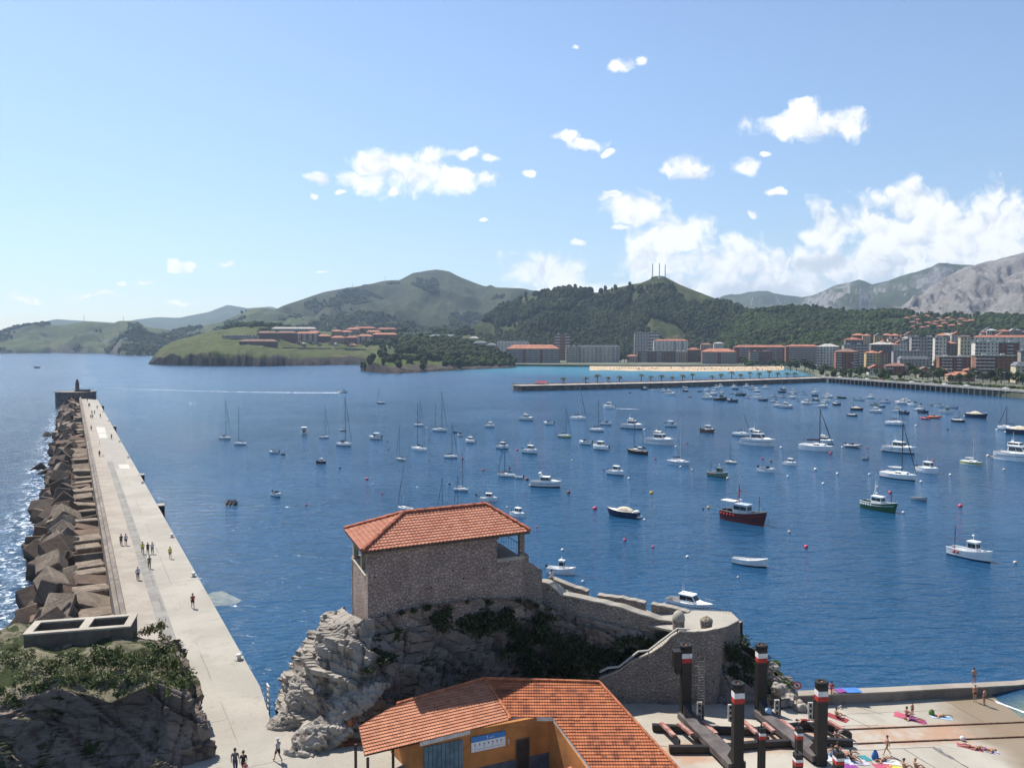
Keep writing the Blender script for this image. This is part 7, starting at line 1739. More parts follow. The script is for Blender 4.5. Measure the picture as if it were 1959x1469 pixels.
T_(1697,1738,719,700,'red brick house under a brown hip roof','brick','brown','hip',d=850,dep=14,group=G_T,bal=((.05,.3),))
T_(1724,1776,705,687,'grand grey mansard house with small dormers','grey','slate','mansard',d=940,dep=18,group=G_T)
T_(1712,1777,692,672,'long grey block behind the mansard house','grey','dark' if False else 'slate','flat',d=1010,dep=14,group=G_T)
T_(1746,1790,686,645,'tall grey tower with dark balcony stacks','grey','slate','flat',d=1080,dep=16,bal=((.05,.3),(.65,.9)),group=G_T)
T_(1790,1810,690,646,'narrow white and grey tower beside the tall grey one','white','slate','flat',d=1040,dep=14,bal=((.1,.45),),group=G_T)
T_(1808,1830,682,657,'dark house under an orange hip roof between two towers','dark','orange','hip',d=1040,dep=16,group=G_T)
T_(1829,1841,680,655,'narrow white block left of the cream tower','white','slate','flat',d=1045,dep=12,group=G_T)
T_(1839,1862,684,645,'cream tower with a red roof edge','cream','red','flat',d=1010,dep=14,bal=((.7,1),),group=G_T)
T_(1868,1975,675,645,'long white block under a bright red roof at the right','white','red','hip',d=1090,dep=14,group=G_T)
T_(1868,1908,700,655,'brick tower with round white balconies, left part','white','green','flat',d=880,dep=18,bal=((.0,.45),),group=G_T)
T_(1906,1948,700,656,'dark brick tower joined to the white balconied one','brick','green','flat',d=885,dep=18,bal=((.5,.75),),group=G_T)
T_(1871,1942,730,681,'wide front tower with long white balconies','brick','green','flat',d=745,dep=18,bal=((.0,.45),),group=G_T)
T_(1946,1985,735,700,'cream end house with a slate mansard at the right edge','cream','slate','mansard',d=690,dep=18,bal=((.3,1),),group=G_T)
T_(1955,1985,700,672,'grey block behind the cream end house','grey','slate','flat',d=860,dep=14,group=G_T)
T_(1800,1855,712,683,'brick and white block with a wide flat roof','brick','pale','flat',d=850,dep=16,bal=((.08,.4),(.55,.7)),group=G_T)
T_(1759,1782,720,708,'little house with a dark gable among trees','tan','brown','gable',d=800,dep=12,group=G_T,pitch=.35)
T_(1778,1812,718,707,'wide tiled roof house among trees','tan','orange','hip',d=815,dep=18,group=G_T)
T_(1816,1862,733,718,'low building with a bright orange roof by the promenade','tan','orange','hip',d=715,dep=14,group=G_T,pitch=.35)
T_(1846,1866,716,708,'small house with an orange roof behind the low building','tan','orange','hip',d=800,dep=10,group=G_T)
T_(1700,1722,668,648,'pale villa with terraces above the town','cream','pale','flat',d=1180,dep=12,group=G_T)
T_(1722,1745,672,654,'white house cluster above the town','white','slate','gable',d=1150,dep=12,group=G_T)
G_V='red roofed villas on the slope above the town';rv=random.Random(9);vs_=[]
VP=[(1736,610),(1750,607),(1757,613),(1747,618),(1773,606),(1763,616),(1776,619),(1760,622),(1752,626),(1788,622),(1796,611),(1803,615),(1790,617),(1816,610),(1823,614),(1808,620),(1830,618),(1840,612),(1847,616),(1836,622),(1858,615),(1822,624),(1800,626),(1765,628),(1778,626),(1745,630)]
ordw=['lowest','highest','left','right']
for i,(x,y)in enumerate(sorted(VP,key=lambda p:(round(p[1]/6),p[0]))):
 row=round(y/6);same=sorted([p for p in VP if round(p[1]/6)==row],key=lambda p:p[0]);k=same.index((x,y));tier={101:'top',102:'second',103:'third',104:'fourth',105:'bottom'}.get(row,'middle')
 T_(x-6.5,x+6.5,y+4,y-1.5,f'red roofed villa, {ORD[k]} from the left in the {tier} tier of villas',rv.choice(['tan','cream','brown']),rv.choice(['red','orange','brown']),'hip',rows=TH_ROWS,dep=9,parts=False,cat='house',name='villa',group=G_V,pitch=.45)
for i,x in enumerate((1669,1676,1689,1698,1707,1716,1724,1733)):
 T_(x-4,x+4,600,594,f'tiny red roofed house, {ORD[i]} from the left in the row under the quarry','tan','red','hip',rows=TH_ROWS,dep=10,parts=False,cat='house',name='house',group='houses in the row under the quarry',pitch=.45)
for i,(x0,x1,y)in enumerate([(1800,1858,630),(1804,1862,635),(1876,1922,630),(1878,1926,635)]):
 T_(x0,x1,y+4,y,['upper','lower','upper','lower'][i]+' grey terrace of row houses '+('left' if i<2 else 'right')+' of the small green field','grey','slate','flat',rows=TH_ROWS,dep=10,parts=False,name='row_houses',group='grey terraces on the slope')
rq=random.Random(21);fill={}
for nm,x0,x1,n,ya,yb_,d in(('behind the grey tower',1690,1765,13,650,660,1170),('on the bank above the dark grey block',1640,1745,14,640,648,1260),('below the grey terraces',1770,1960,20,640,648,1230),('above the long bright red roof',1880,1975,12,632,637,1300)):
 for k in range(n):
  x=lerp(x0,x1,(k+.5)/n)+rq.uniform(-2,2);w_=rq.uniform(5,11);y=rq.uniform(ya,yb_);wl_=rq.choice(['white','cream','tan','brick','grey','yellow','mixed']);rf=rq.choice(['red','orange','orange','brown','slate','pale'])
  T_(x-w_,x+w_,690,y,f'{dict(mixed="pale striped", tan="sandy").get(wl_, wl_)} house, {ORD[k]} from the left {nm}',wl_,rf,rq.choice(['hip','hip','flat','gable']),d=d+rq.uniform(-25,25),dep=12,parts=False,cat='house',name='town_house',group='houses '+nm,pitch=.4,z0=6)
G_H='white gabled houses on the headland';
for i in range(11):
 x=428+i*6.4;T_(x-2.7,x+2.7,648+.25*i,643.5,f'small white gabled house, {ORD[i]} from the left on the headland','white','slate','gable',rows=HEAD_ROWS,dep=9,parts=False,cat='house',name='row_house',group=G_H,pitch=.6)
for i in range(9):
 x=765+i*6.6;T_(x-3,x+3,642.5+.3*i,637.5,f'small white row house, {ORD[i]} from the left right of the red roofs','white','pale','gable',rows=HEAD_ROWS,dep=9,parts=False,cat='house',name='row_house',group='white row houses right of the red roofs',pitch=.6)
G_HB='apartment blocks on the headland'
for(x0,x1,yb,yt,wl_,rf,lb)in[(459,529,660,653,'brown','brown','long brown terrace nearest the cliff on the headland'),(492,530,651,637,'brown','brown','dark brown block at the left end of the headland estate'),(528,567,651,637,'brick','brown','brick block right of the dark brown one'),(520,604,640,629,'grey','pale','pale row of flats at the back of the headland estate'),(566,606,653,638,'mixed','orange','cream and brick block in the middle of the headland estate'),(607,632,656,643,'brick','orange','small brick block with an orange roof on the lawn'),(633,660,657,646,'tan','orange','tan block left of centre in front of the red roofs'),(660,686,657,646,'brown','red','brown block right of centre in front of the red roofs'),(684,713,658,643,'mixed','orange','white columned block in front of the red roofs'),(712,760,655,640,'brick','orange','long brick block at the right end of the red roofs'),(634,655,645,634,'tan','orange','small block with a pyramid roof behind the tan one'),(651,674,646,635,'mixed','orange','cream block with a broad orange roof'),(662,688,640,630,'tan','orange','rear block with an orange roof'),(674,718,637,628,'brick','red','rearmost long block with a striped red roof'),(700,729,645,635,'mixed','orange','block with a low orange roof at mid height'),(722,758,641,630,'brick','red','rear right block with a deep red roof'),(588,612,646,636,'mixed','orange','small flat block with an orange roof left of centre'),(668,682,663,660,'tan','orange','tiny pavilion with an orange roof on the green'),(820,876,648,643,'white','slate','long pale terrace behind the wooded point'),(897,917,654,647,'white','pale','white villa on the wooded knoll'),(905,932,664,656,'grey','slate','grey roofed house right of the knoll'),(930,951,668,660,'grey','slate','slate roofed house next to the brick block')]:
 T_(x0,x1,yb,yt,lb,wl_,rf,'hip',rows=HEAD_ROWS,dep=13,parts=False,group=G_HB,pitch=.45)
for i in range(20):
 x=560+i*10.2;y=651+4*((i*7)%3)-(5 if i>13 else 0);T_(x-3.4,x+3.4,y+3.5,y-1.5,f'small house, {ORD[i]} from the left in front of the headland blocks',('white','tan','brick','cream')[i%4],('orange','red','pale')[i%3],'gable' if i%2 else 'hip',rows=HEAD_ROWS,dep=8,parts=False,cat='house',name='estate_house',group='small houses in front of the headland blocks',pitch=.45)
b=MB();L=[on_rows(HEAD_ROWS,x,y)for x,y in((541,667),(580,667.5),(620,668),(660,668.5),(700,670))]
b.grid([[V((q.x,q.y,q.z-1)),V((q.x,q.y,q.z+2.2)),V((q.x,q.y+.6,q.z+2.2)),V((q.x,q.y+.6,q.z-1))]for q in L],flip=True);tag(b.build('estate_wall',FC['dark']if False else mat('dark_wall',(.12,.12,.12),.9,.2,.3)),'long dark retaining wall below the headland estate','wall')
for i,(x,y,w_)in enumerate([(190,650,7),(222,647,12),(240,648,10),(214,652,6),(557,609,4),(1578,601,5)]):
 T_(x-w_/2,x+w_/2,y+3,y,['small white farm building on the far left coast','long white shed on the far left coast','white roofed shed right of the long one','low white hut below the long shed','white cottage on the mountain flank','white house in the woods below the blue mountains'][i],'white','pale','gable',rows=(CO_ROWS if i<4 else(MT_ROWS if i==4 else TH_ROWS)),dep=10,parts=False,cat='house',name='farm_building',group='white buildings in the hills')
 # palm jetty and piled promenade
ZJ=3.7
J0,J1,J2=G(998,748,0),G(1300,741,0),G(1575,731,0)
jt=thing('palm_jetty',J1,'long stone jetty lined with palms closing the inner harbour','jetty')
jd=(J2-J0).normalized();jn=V((-jd.y,jd.x,0))
b=MB();edge=[J0,lerp(J0,J1,.5)+jn*-.0,J1,lerp(J1,J2,.5),J2+jd*4]
far=[q+jn*15 for q in edge]
b.prism([(q.x,q.y)for q in edge]+[(q.x,q.y)for q in far[::-1]]+[(J0.x-6,J0.y+8)],-2,ZJ);b.build('body',mat('jetty_stone',(.13,.115,.10),.9,.25,.25,bump=.1),jt)
b=MB();b.prism([(q.x,q.y)for q in[e-jn*.25 for e in edge]]+[(q.x,q.y)for q in[f+jn*.2 for f in far[::-1]]]+[(J0.x-6.3,J0.y+8)],ZJ,ZJ+.25);b.build('paving',mat('jetty_paving',(.42,.36,.31),.9,.15,.2),jt)
b=MB();
for q0,q1 in zip(far,far[1:]):
 d_=(q1-q0);b.obox(((q0+q1)/2+V((0,0,ZJ+.55))),d_/2,jn*.2,(0,0,.5))
b.build('parapet',mat('jetty_parapet',(.36,.30,.25),.9,.15,.3),jt)
M_FROND=mat('palm_frond',(.045,.062,.022),.8,.3,.7,col2=(.10,.09,.035));M_TRUNK=mat('palm_trunk',(.16,.11,.07),.9,.3,2)
def make_palm(seed,h):
 rr=random.Random(seed);r=thing('palm_tree',(0,0,0),'x','palm','palm trees on the jetty')
 b=MB();b.tube([(0,0,0),(.1,0,h*.4),(.05,.1,h*.8),(.1,.1,h)],[.38,.30,.26,.34],6);b.build('trunk',M_TRUNK,r)
 b=MB()
 for k in range(26):
  a=2*pi*k/26+rr.uniform(-.2,.2);el=rr.uniform(-.35,1.1);Lf=rr.uniform(2.0,2.7);pv=None;d=V((cos(a),sin(a),0));sd=V((-sin(a),cos(a),0));row=[]
  for j in range(5):
   s=j/4;p=V((.1,.1,h))+d*(Lf*s*cos(el*.7))+V((0,0,Lf*(s*sin(el)-s*s*(.75+.2*sin(el)))));w_=.30*(1-s*.8)+.03;row.append([p-sd*w_+V((0,0,-.12)),p,p+sd*w_+V((0,0,-.12))])
  b.grid(row)
 b.build('crown',M_FROND,r);return r
PALMS=[make_palm(1,3.6),make_palm(2,4.6),make_palm(3,3.0)];pu=[0,0,0]
PX=[1077,1121,1143,1163,1185,1227,1245,1266,1286,1306,1325,1363,1380,1400,1417,1435,1453,1472,1488,1506,1521]
for i,px in enumerate(PX):
 k=(0,0,1,0,0,1,0,0,2,0,1,2,0,1,0,1,0,1,0,0,2)[i];o=PALMS[k]if not pu[k]else copy_tree(PALMS[k]);pu[k]=1
 t=(px-998)/(1575-998);q=lerp(J0,J2,0)+jn*9
 a=(px-979.5)/FPX;P0=J0+jn*9;P1=J2+jn*9;s=(a*P0.y-P0.x)/((P1.x-P0.x)-a*(P1.y-P0.y));q=lerp(P0,P1,s)
 place(o,(q.x,q.y,ZJ+.25),i*1.3,1.35*rnd(.88,1.1));o['group']='palm trees on the jetty'
 o['label']=('palm nearest the seaward end of the jetty' if i==0 else('palm nearest the beach end of the jetty' if i==len(PX)-1 else f'{ORD[i] if i < 20 else "last"} palm along the jetty counted from its seaward end'))
r=thing('red_kiosk',J0+jd*22+jn*9,'low red awning near the seaward end of the jetty','awning')
b=MB();q=J0+jd*22+jn*9;b.add([q+V((-5,-2,ZJ+1.6)),q+V((5,-2,ZJ+1.6)),q+V((5,3,ZJ+1.6)),q+V((-5,3,ZJ+1.6)),q+V((-3,.5,ZJ+3)),q+V((3,.5,ZJ+3))],[(0,1,5,4),(1,2,5),(2,3,4,5),(3,0,4)]);b.build('awning',mat('awning_red',(.33,.025,.03),.8,.15,.5),r)
b=MB()
for sx in(-4.5,4.5):
 for sy in(-1.6,2.6):b.tube([q+V((sx,sy,ZJ)),q+V((sx,sy,ZJ+1.7))],.12,5)
b.build('pole',M_IRON,r)
R0,R1p=J2+V((0,0,0)),V((329,548,0));R2p=R1p+(R1p-R0).normalized()*130
pd=(R1p-R0).normalized();pn_=V((-pd.y,pd.x,0))
pr=thing('piled_promenade',lerp(R0,R1p,.5),'promenade deck standing on a long row of pale piles','promenade')
b=MB();b.prism([((R0-pd*2).x,(R0-pd*2).y),(R2p.x,R2p.y),((R2p+pn_*13).x,(R2p+pn_*13).y),((R0+pn_*13).x,(R0+pn_*13).y)],4.0,4.75);b.build('deck',mat('deck_concrete',(.46,.43,.38),.9,.1,.15),pr)
b=MB();b.prism([((R0-pd*2-pn_*.1).x,(R0-pd*2-pn_*.1).y),((R2p-pn_*.1).x,(R2p-pn_*.1).y),((R2p+pn_*.35).x,(R2p+pn_*.35).y),((R0+pn_*.35).x,(R0+pn_*.35).y)],4.75,5.55);b.build('parapet',mat('deck_parapet',(.42,.39,.34),.9,.1,.15),pr)
b=MB();b.prism([((R0+pn_*5).x,(R0+pn_*5).y),((R2p+pn_*5).x,(R2p+pn_*5).y),((R2p+pn_*5.5).x,(R2p+pn_*5.5).y),((R0+pn_*5.5).x,(R0+pn_*5.5).y)],-2,4.0);b.build('back_wall',mat('dark_quay',(.05,.05,.055),.95,.3,.3),pr)
b=MB();b.lathe([(.42,-2),(.42,4.0)],(0,0,0),8);pm_=b.build('pile',mat('pile_concrete',(.22,.21,.20),.9,.15,.5));Ltot=(R2p-R0).length;n=int(Ltot/5.6)
for k in range(n):
 q=R0+pd*(k*5.6+2)+pn_*.6;o=pm_ if k==0 else pm_.copy()
 if k:COL.objects.link(o)
 o.parent=pr;o.location=V((q.x,q.y,0))-OFF[pr.name]
q=G(1583,727,0);o=boulder((q.x,q.y+1,-.2),7,3,'sand_spit',mat('spit_sand',(.38,.31,.22),.95,.15,.2),.16);tag(o,'low sandy spit where jetty and promenade meet','sandbank',kind='structure')
def make_tree(seed,h,m,n=1500):
 rr2=random.Random(seed);r=thing('street_tree',(0,0,0),'x','tree');b=MB();b.tube([(0,0,-.5),(.1,0,h*.3),(.15,.1,h*.55)],[.35,.28,.16],6)
 for k in range(4):a=k*1.6+seed;b.tube([(.1,0,h*.3),(cos(a)*h*.16,sin(a)*h*.16,h*.55)],[.18,.08],5)
 b.build('trunk',M_TRUNK,r);b=MB()
 for k in range(9):
  a=rr2.uniform(0,6.28);q=rr2.uniform(0,.30)*h;leaves(b,(cos(a)*q,sin(a)*q,h*rr2.uniform(.42,.78)),h*.2,h*.2,h*.17,n//9,h*.085,rr2)
 b.build('crown',m,r);return r
TP=[make_tree(1,8,M_LEAF),make_tree(2,7,leaf_material('dark_street_leaf',(.035,.055,.018),(.07,.09,.03))),make_tree(4,9,leaf_material('olive_street_leaf',(.06,.075,.025),(.10,.11,.04)))];tu=[0,0,0]
TL=[(1512,705,1000,1.3),(1524,706,1000,1.1),(1540,708,960,1.3),(1548,706,980,1.0),(1556,709,940,1.0),(1580,713,900,.9),(1592,714,880,.8),(1648,717,850,1.0),(1656,718,840,.8),(1690,720,800,.9),(1703,722,790,.8),(1740,718,830,1.2),(1752,723,770,1.1),(1765,727,745,.8),(1786,724,765,1.1),(1797,727,745,1.2),(1806,724,760,1.0),(1795,695,900,1.3),(1808,690,930,1.2),(1786,700,890,1.0),(1864,731,715,1.1),(1855,733,705,.9),(1895,735,690,1.2),(1915,737,680,1.2),(1930,736,690,1.0),(1945,740,665,1.1),(1874,722,760,1.1),(1835,735,700,.8),(1730,722,790,.8),(1676,721,815,.7),(1775,728,735,.7),(1818,735,705,.7),(1880,738,680,.8),(1905,740,668,.7),(1350,692,1330,1.0),(1335,690,1350,1.2),(1425,693,1270,1.2),(1418,690,1300,1.3),(1195,690,1400,1.2),(1187,688,1400,1.0),(1480,700,1180,1.0),(1495,703,1120,1.0),(1956,742,655,.9)]
for i,(px,py,d,sc)in enumerate(TL):
 k=i%3;o=TP[k]if not tu[k]else copy_tree(TP[k]);tu[k]=1;q=D(px,py,d);place(o,(q.x,d,3.2),i*2.1,sc*1.4)
 o['label']=f'leafy street tree, {ORD[i % 20]} from the left '+('in the stretch left of the white corner block' if False else('among the first twenty listed' if False else 'in the planting'));o['group']='street trees in the town'
TLs=sorted(range(len(TL)),key=lambda i:TL[i][0])
PLC=[(1345,'by the low brown beach blocks'),(1430,'by the stepped brick beach block'),(1500,'at the right end of the sand'),(1560,'in the thicket left of the white corner block'),(1600,'before the white corner block'),(1660,'before the yellow block'),(1710,'before the red brick house'),(1770,'before the little dark gable house'),(1812,'around the wide tiled roof house'),(1850,'before the low orange roof'),(1900,'before the wide front tower'),(2000,'before the cream end house')]
cnt={}
trees=[o for o in bpy.data.objects if o.name.split('.')[0]=='street_tree']
trees.sort(key=lambda o:topx(o.location))
for o in trees:
 x=topx(o.location);w_=next(t for c,t in PLC if x<c);cnt.setdefault(w_,[]).append(o)
for w_,L in cnt.items():
 for k,o in enumerate(L):o['label']=f'street tree {w_}' if len(L)==1 else f'{ORD[k]} street tree from the left {w_}'
lampm=None
LPX=[(1631,700,722),(1666,703,727),(1735,707,732),(1778,710,737),(1820,712,742),(1868,716,748),(1922,718,750)]
for i,(px,pt,pb)in enumerate(LPX):
 a=(px-979.5)/FPX;P0,P1=R0+pn_*4,R2p+pn_*4;s=(a*P0.y-P0.x)/((P1.x-P0.x)-a*(P1.y-P0.y));q=lerp(P0,P1,s);H=D(px,pt-6,q.y).z-4.7
 r=thing('street_lamp',(q.x,q.y,4.7),f'tall street lamp, {ORD[i]} from the left on the piled promenade','street lamp','street lamps on the piled promenade')
 b=MB();b.tube([(q.x,q.y,4.7),(q.x,q.y,4.7+H)],.13,5);b.build('pole',M_MASTG,r);b=MB();b.obox((q.x,q.y,4.7+H),(1.1,0,0),(0,.25,0),(0,0,.12));b.build('lamp_head',HC['white'],r)
CARP={}
cc=['white','grey','white','red','navy','white','grey','white','white','navy','white','grey','white','red']
for i in range(14):
 q=R0+pd*(18+i*19.+rnd(-4,4))+pn_*7.5;c=cc[i]
 if c not in CARP:
  r=thing('parked_car',(0,0,0),'x','car');b=MB();b.obox((0,0,.55),(2.1,0,0),(0,.85,0),(0,0,.32));b.obox((-.2,0,1.38),(.95,0,0),(0,.68,0),(0,0,.04));b.build('body',HC[c],r)
  b=MB();b.add([(-1.5,-.8,.87),(1.2,-.8,.87),(1.2,.8,.87),(-1.5,.8,.87),(-1.15,-.68,1.34),(.7,-.68,1.34),(.7,.68,1.34),(-1.15,.68,1.34)],[(0,1,5,4),(1,2,6,5),(2,3,7,6),(3,0,4,7),(4,5,6,7)]);b.build('window',M_GLASS,r)
  for sx in(-1.3,1.3):
   for sy in(-.8,.8):b=MB();b.lathe([(.32,-.1),(.32,.1)],(0,0,0),10);w_=b.build('wheel',M_RUB,r);w_.rotation_euler=(pi/2,0,0);w_.location=(sx,sy,.32)
  CARP[c]=r;o=r
 else:o=copy_tree(CARP[c])
 place(o,(q.x,q.y,4.752),atan2(pd.y,pd.x));tag(o,f'{dict(navy="dark blue").get(c, c)} parked car, {ORD[i]} from the jetty corner along the piled promenade','car','cars parked along the piled promenade')
rt_=random.Random(6);b=MB();c2_=MB()
for _ in range(230):
 q=R0+pd*rt_.uniform(0,330)+pn_*rt_.uniform(13,26);crown_ball(b,(q.x,q.y,3.4),rt_.uniform(1.,2.4),rt_.uniform(1.5,3.6),rt_,7,5)
tag(b.build('promenade_shrubs',M_BROAD),'belt of shrubs behind the piled promenade','shrubbery',kind='stuff')
for _ in range(170):
 px=rt_.uniform(1420,1965);d=rt_.uniform(760,1250)if px>1560 else rt_.uniform(1150,1400);q=D(px,700,d);r_=rt_.uniform(1.6,3.8);crown_ball(c2_,(q.x,d,3.2),r_,r_*rt_.uniform(1.6,2.4),rt_,7,5)
tag(c2_.build('town_greenery',M_BROAD),'garden trees scattered between the town buildings','trees',kind='stuff')
b=MB();rc=random.Random(4)
for _ in range(230):
 px=rc.uniform(1165,1490);t=rc.random();q=G(px,lerp(707.5,702.5,t)+2.0*(px-1128)/372*(1-t),lerp(.6,3.0,t));h=rc.choice([1.7,1.7,.8,.5]);b.prism([(q.x-.3,q.y-.2),(q.x+.3,q.y-.2),(q.x+.3,q.y+.2),(q.x-.3,q.y+.2)],q.z,q.z+h,rc.randrange(4),.6)
tag(b.build('beach_crowd',[mat('skin_far',(.36,.20,.13),.8,.1,1),BUO['red'],M_CANV['blue'],BUO['white']]),'crowd of bathers scattered over the far beach','crowd',kind='stuff')
# people
SKIN=mat('skin_tanned',(.40,.21,.13),.6,.08,3)
CLO={k:mat('cloth_'+k,c,.85,.1,4)for k,c in dict(black=(.018,.018,.02),white=(.56,.55,.55),lilac=(.46,.44,.51),yellow=(.52,.50,.05),red=(.26,.035,.04),navy=(.03,.035,.07),grey=(.11,.11,.13),green=(.10,.20,.04),pink=(.42,.08,.13),blue=(.05,.17,.45),khaki=(.19,.16,.10),brown=(.10,.06,.04),purple=(.22,.05,.22),teal=(.04,.22,.24),orange=(.55,.17,.04),paleb=(.35,.48,.62)).items()}
HAIRM={'dark':mat('hair_dark',(.02,.014,.011),.7,.1,4),'fair':mat('hair_fair',(.30,.20,.10),.7,.1,4),'grey':mat('hair_grey',(.35,.34,.33),.7,.1,4),'cap':CLO['white']}
J=['pel','wst','cst','nek','chi','hed','crn','lsh','lel','lwr','lpa','rsh','rel','rwr','rpa','lhi','lkn','lan','lto','rhi','rkn','ran','rto']
RAD=dict(pel=.14,wst=.125,cst=.15,nek=.055,chi=.075,hed=.098,crn=.06,lsh=.062,lel=.044,lwr=.030,lpa=.034,lhi=.092,lkn=.060,lan=.040,lto=.036)
for a in('sh','el','wr','pa','hi','kn','an','to'):RAD['r'+a]=RAD['l'+a]
ED=[('pel','wst'),('wst','cst'),('cst','nek'),('nek','chi'),('chi','hed'),('hed','crn'),('cst','lsh'),('lsh','lel'),('lel','lwr'),('lwr','lpa'),('cst','rsh'),('rsh','rel'),('rel','rwr'),('rwr','rpa'),('pel','lhi'),('lhi','lkn'),('lkn','lan'),('lan','lto'),('pel','rhi'),('rhi','rkn'),('rkn','ran'),('ran','rto')]
STAND=dict(pel=(0,0,.95),wst=(0,.01,1.12),cst=(0,0,1.34),nek=(0,-.01,1.50),chi=(0,.01,1.57),hed=(0,.02,1.66),crn=(0,.01,1.72),lsh=(-.18,0,1.42),lel=(-.25,-.03,1.14),lwr=(-.26,.05,.90),lpa=(-.26,.08,.80),rsh=(.18,0,1.42),rel=(.25,-.03,1.14),rwr=(.26,.05,.90),rpa=(.26,.08,.80),lhi=(-.10,0,.90),lkn=(-.11,.03,.49),lan=(-.11,-.02,.07),lto=(-.12,.14,.04),rhi=(.10,0,.90),rkn=(.11,.03,.49),ran=(.11,-.02,.07),rto=(.12,.14,.04))
def P_(**k):d=dict(STAND);d.update(k);return d
POSE={'stand':STAND,'walk':P_(lkn=(-.10,.20,.52),lan=(-.10,.30,.08),lto=(-.10,.45,.07),rkn=(.10,-.02,.48),ran=(.10,-.34,.13),rto=(.10,-.22,.04),lel=(-.24,-.14,1.16),lwr=(-.23,-.16,.92),lpa=(-.23,-.14,.83),rel=(.24,.06,1.15),rwr=(.23,.22,.96),rpa=(.23,.28,.88)),'sit':P_(pel=(0,0,.14),wst=(0,-.06,.30),cst=(0,-.12,.52),nek=(0,-.10,.68),chi=(0,-.07,.75),hed=(0,-.05,.84),crn=(0,-.06,.90),lsh=(-.18,-.11,.60),lel=(-.24,.06,.40),lwr=(-.14,.26,.44),lpa=(-.10,.33,.46),rsh=(.18,-.11,.60),rel=(.24,.06,.40),rwr=(.14,.26,.44),rpa=(.10,.33,.46),lhi=(-.10,.05,.11),lkn=(-.12,.46,.34),lan=(-.11,.80,.06),lto=(-.11,.93,.06),rhi=(.10,.05,.11),rkn=(.12,.48,.20),ran=(.13,.88,.06),rto=(.14,1.0,.10)),'lie':P_(pel=(0,0,.12),wst=(0,-.18,.11),cst=(0,-.40,.12),nek=(0,-.56,.12),chi=(0,-.63,.13),hed=(0,-.72,.14),crn=(0,-.78,.14),lsh=(-.18,-.47,.10),lel=(-.36,-.28,.06),lwr=(-.34,-.04,.06),lpa=(-.33,.05,.06),rsh=(.18,-.47,.10),rel=(.40,-.56,.06),rwr=(.22,-.72,.07),rpa=(.14,-.76,.07),lhi=(-.10,.06,.11),lkn=(-.13,.48,.11),lan=(-.14,.88,.06),lto=(-.20,.98,.06),rhi=(.10,.06,.11),rkn=(.13,.46,.22),ran=(.14,.86,.06),rto=(.18,.98,.08))}
BODY={}
def body(pose):
 if pose in BODY:return BODY[pose]
 pz=POSE[pose];me=bpy.data.meshes.new('body');me.from_pydata([pz[j]for j in J],[(J.index(a),J.index(c))for a,c in ED],[])
 o=bpy.data.objects.new('body_tmp',me);COL.objects.link(o);m=o.modifiers.new('s','SKIN');m.use_smooth_shade=True
 for i,j in enumerate(J):v=me.skin_vertices[0].data[i];r_=RAD[j];v.radius=(r_,r_*(.78 if j in('pel','wst','cst')else 1));v.use_root=(i==0)
 u=o.modifiers.new('u','SUBSURF');u.levels=1;u.render_levels=1
 dg=bpy.context.evaluated_depsgraph_get();dg.update();ev=o.evaluated_get(dg);em=ev.to_mesh()
 vs=[v.co.copy()for v in em.vertices];fs=[tuple(p.vertices)for p in em.polygons];nr=[v.normal.copy()for v in em.vertices]
 def seg(p,a,c):a,c=V(a),V(c);t=max(0,min(1,(p-a).dot(c-a)/max(1e-9,(c-a).length_squared)));return(p-a-(c-a)*t).length,t
 bone=[]
 for p in vs:bone.append(min(((seg(p,pz[a],pz[c])[0]/((RAD[a]+RAD[c])/2),(a,c),seg(p,pz[a],pz[c])[1])for a,c in ED),key=lambda q:q[0])[1:])
 ev.to_mesh_clear();bpy.data.objects.remove(o);BODY[pose]=(vs,fs,nr,bone);return BODY[pose]
REG={'shirt':lambda e,t:e in(('wst','cst'),('cst','lsh'),('cst','rsh'),('pel','wst'))or(e==('cst','nek')and t<.45)or(e in(('lsh','lel'),('rsh','rel'))and t<.65),'vest':lambda e,t:e in(('wst','cst'),('pel','wst'))or(e in(('cst','lsh'),('cst','rsh'))and t<.6),'long':lambda e,t:REG['shirt'](e,t)or e in(('lsh','lel'),('rsh','rel'))or(e in(('lel','lwr'),('rel','rwr'))and t<.85),'shorts':lambda e,t:e in(('pel','lhi'),('pel','rhi'))or(e==('pel','wst')and t<.3)or(e in(('lhi','lkn'),('rhi','rkn'))and t<.75),'trousers':lambda e,t:e in(('pel','lhi'),('pel','rhi'),('lhi','lkn'),('rhi','rkn'))or(e==('pel','wst')and t<.3)or(e in(('lkn','lan'),('rkn','ran'))and t<.9),'trunks':lambda e,t:e in(('pel','lhi'),('pel','rhi'))or(e==('pel','wst')and t<.2)or(e in(('lhi','lkn'),('rhi','rkn'))and t<.3),'shoe':lambda e,t:e in(('lan','lto'),('ran','rto'))}
GARM={}
def garment(pose,kind,m,parent,name,thick=.018):
 key=(pose,kind,m.name)
 if key not in GARM:
  vs,fs,nr,bone=body(pose);f_=REG[kind]
  sel=[f for f in fs if sum(f_(*bone[i])for i in f)*2>len(f)]
  ids=sorted({i for f in sel for i in f});mp={i:k for k,i in enumerate(ids)}
  me=bpy.data.meshes.new(name);me.from_pydata([vs[i]+nr[i]*thick for i in ids],[],[tuple(mp[i]for i in f)for f in sel]);me.materials.append(m);me.polygons.foreach_set('use_smooth',[True]*len(sel));GARM[key]=me
 o=bpy.data.objects.new(name,GARM[key]);COL.objects.link(o);o.parent=parent;return o
HAIR={}
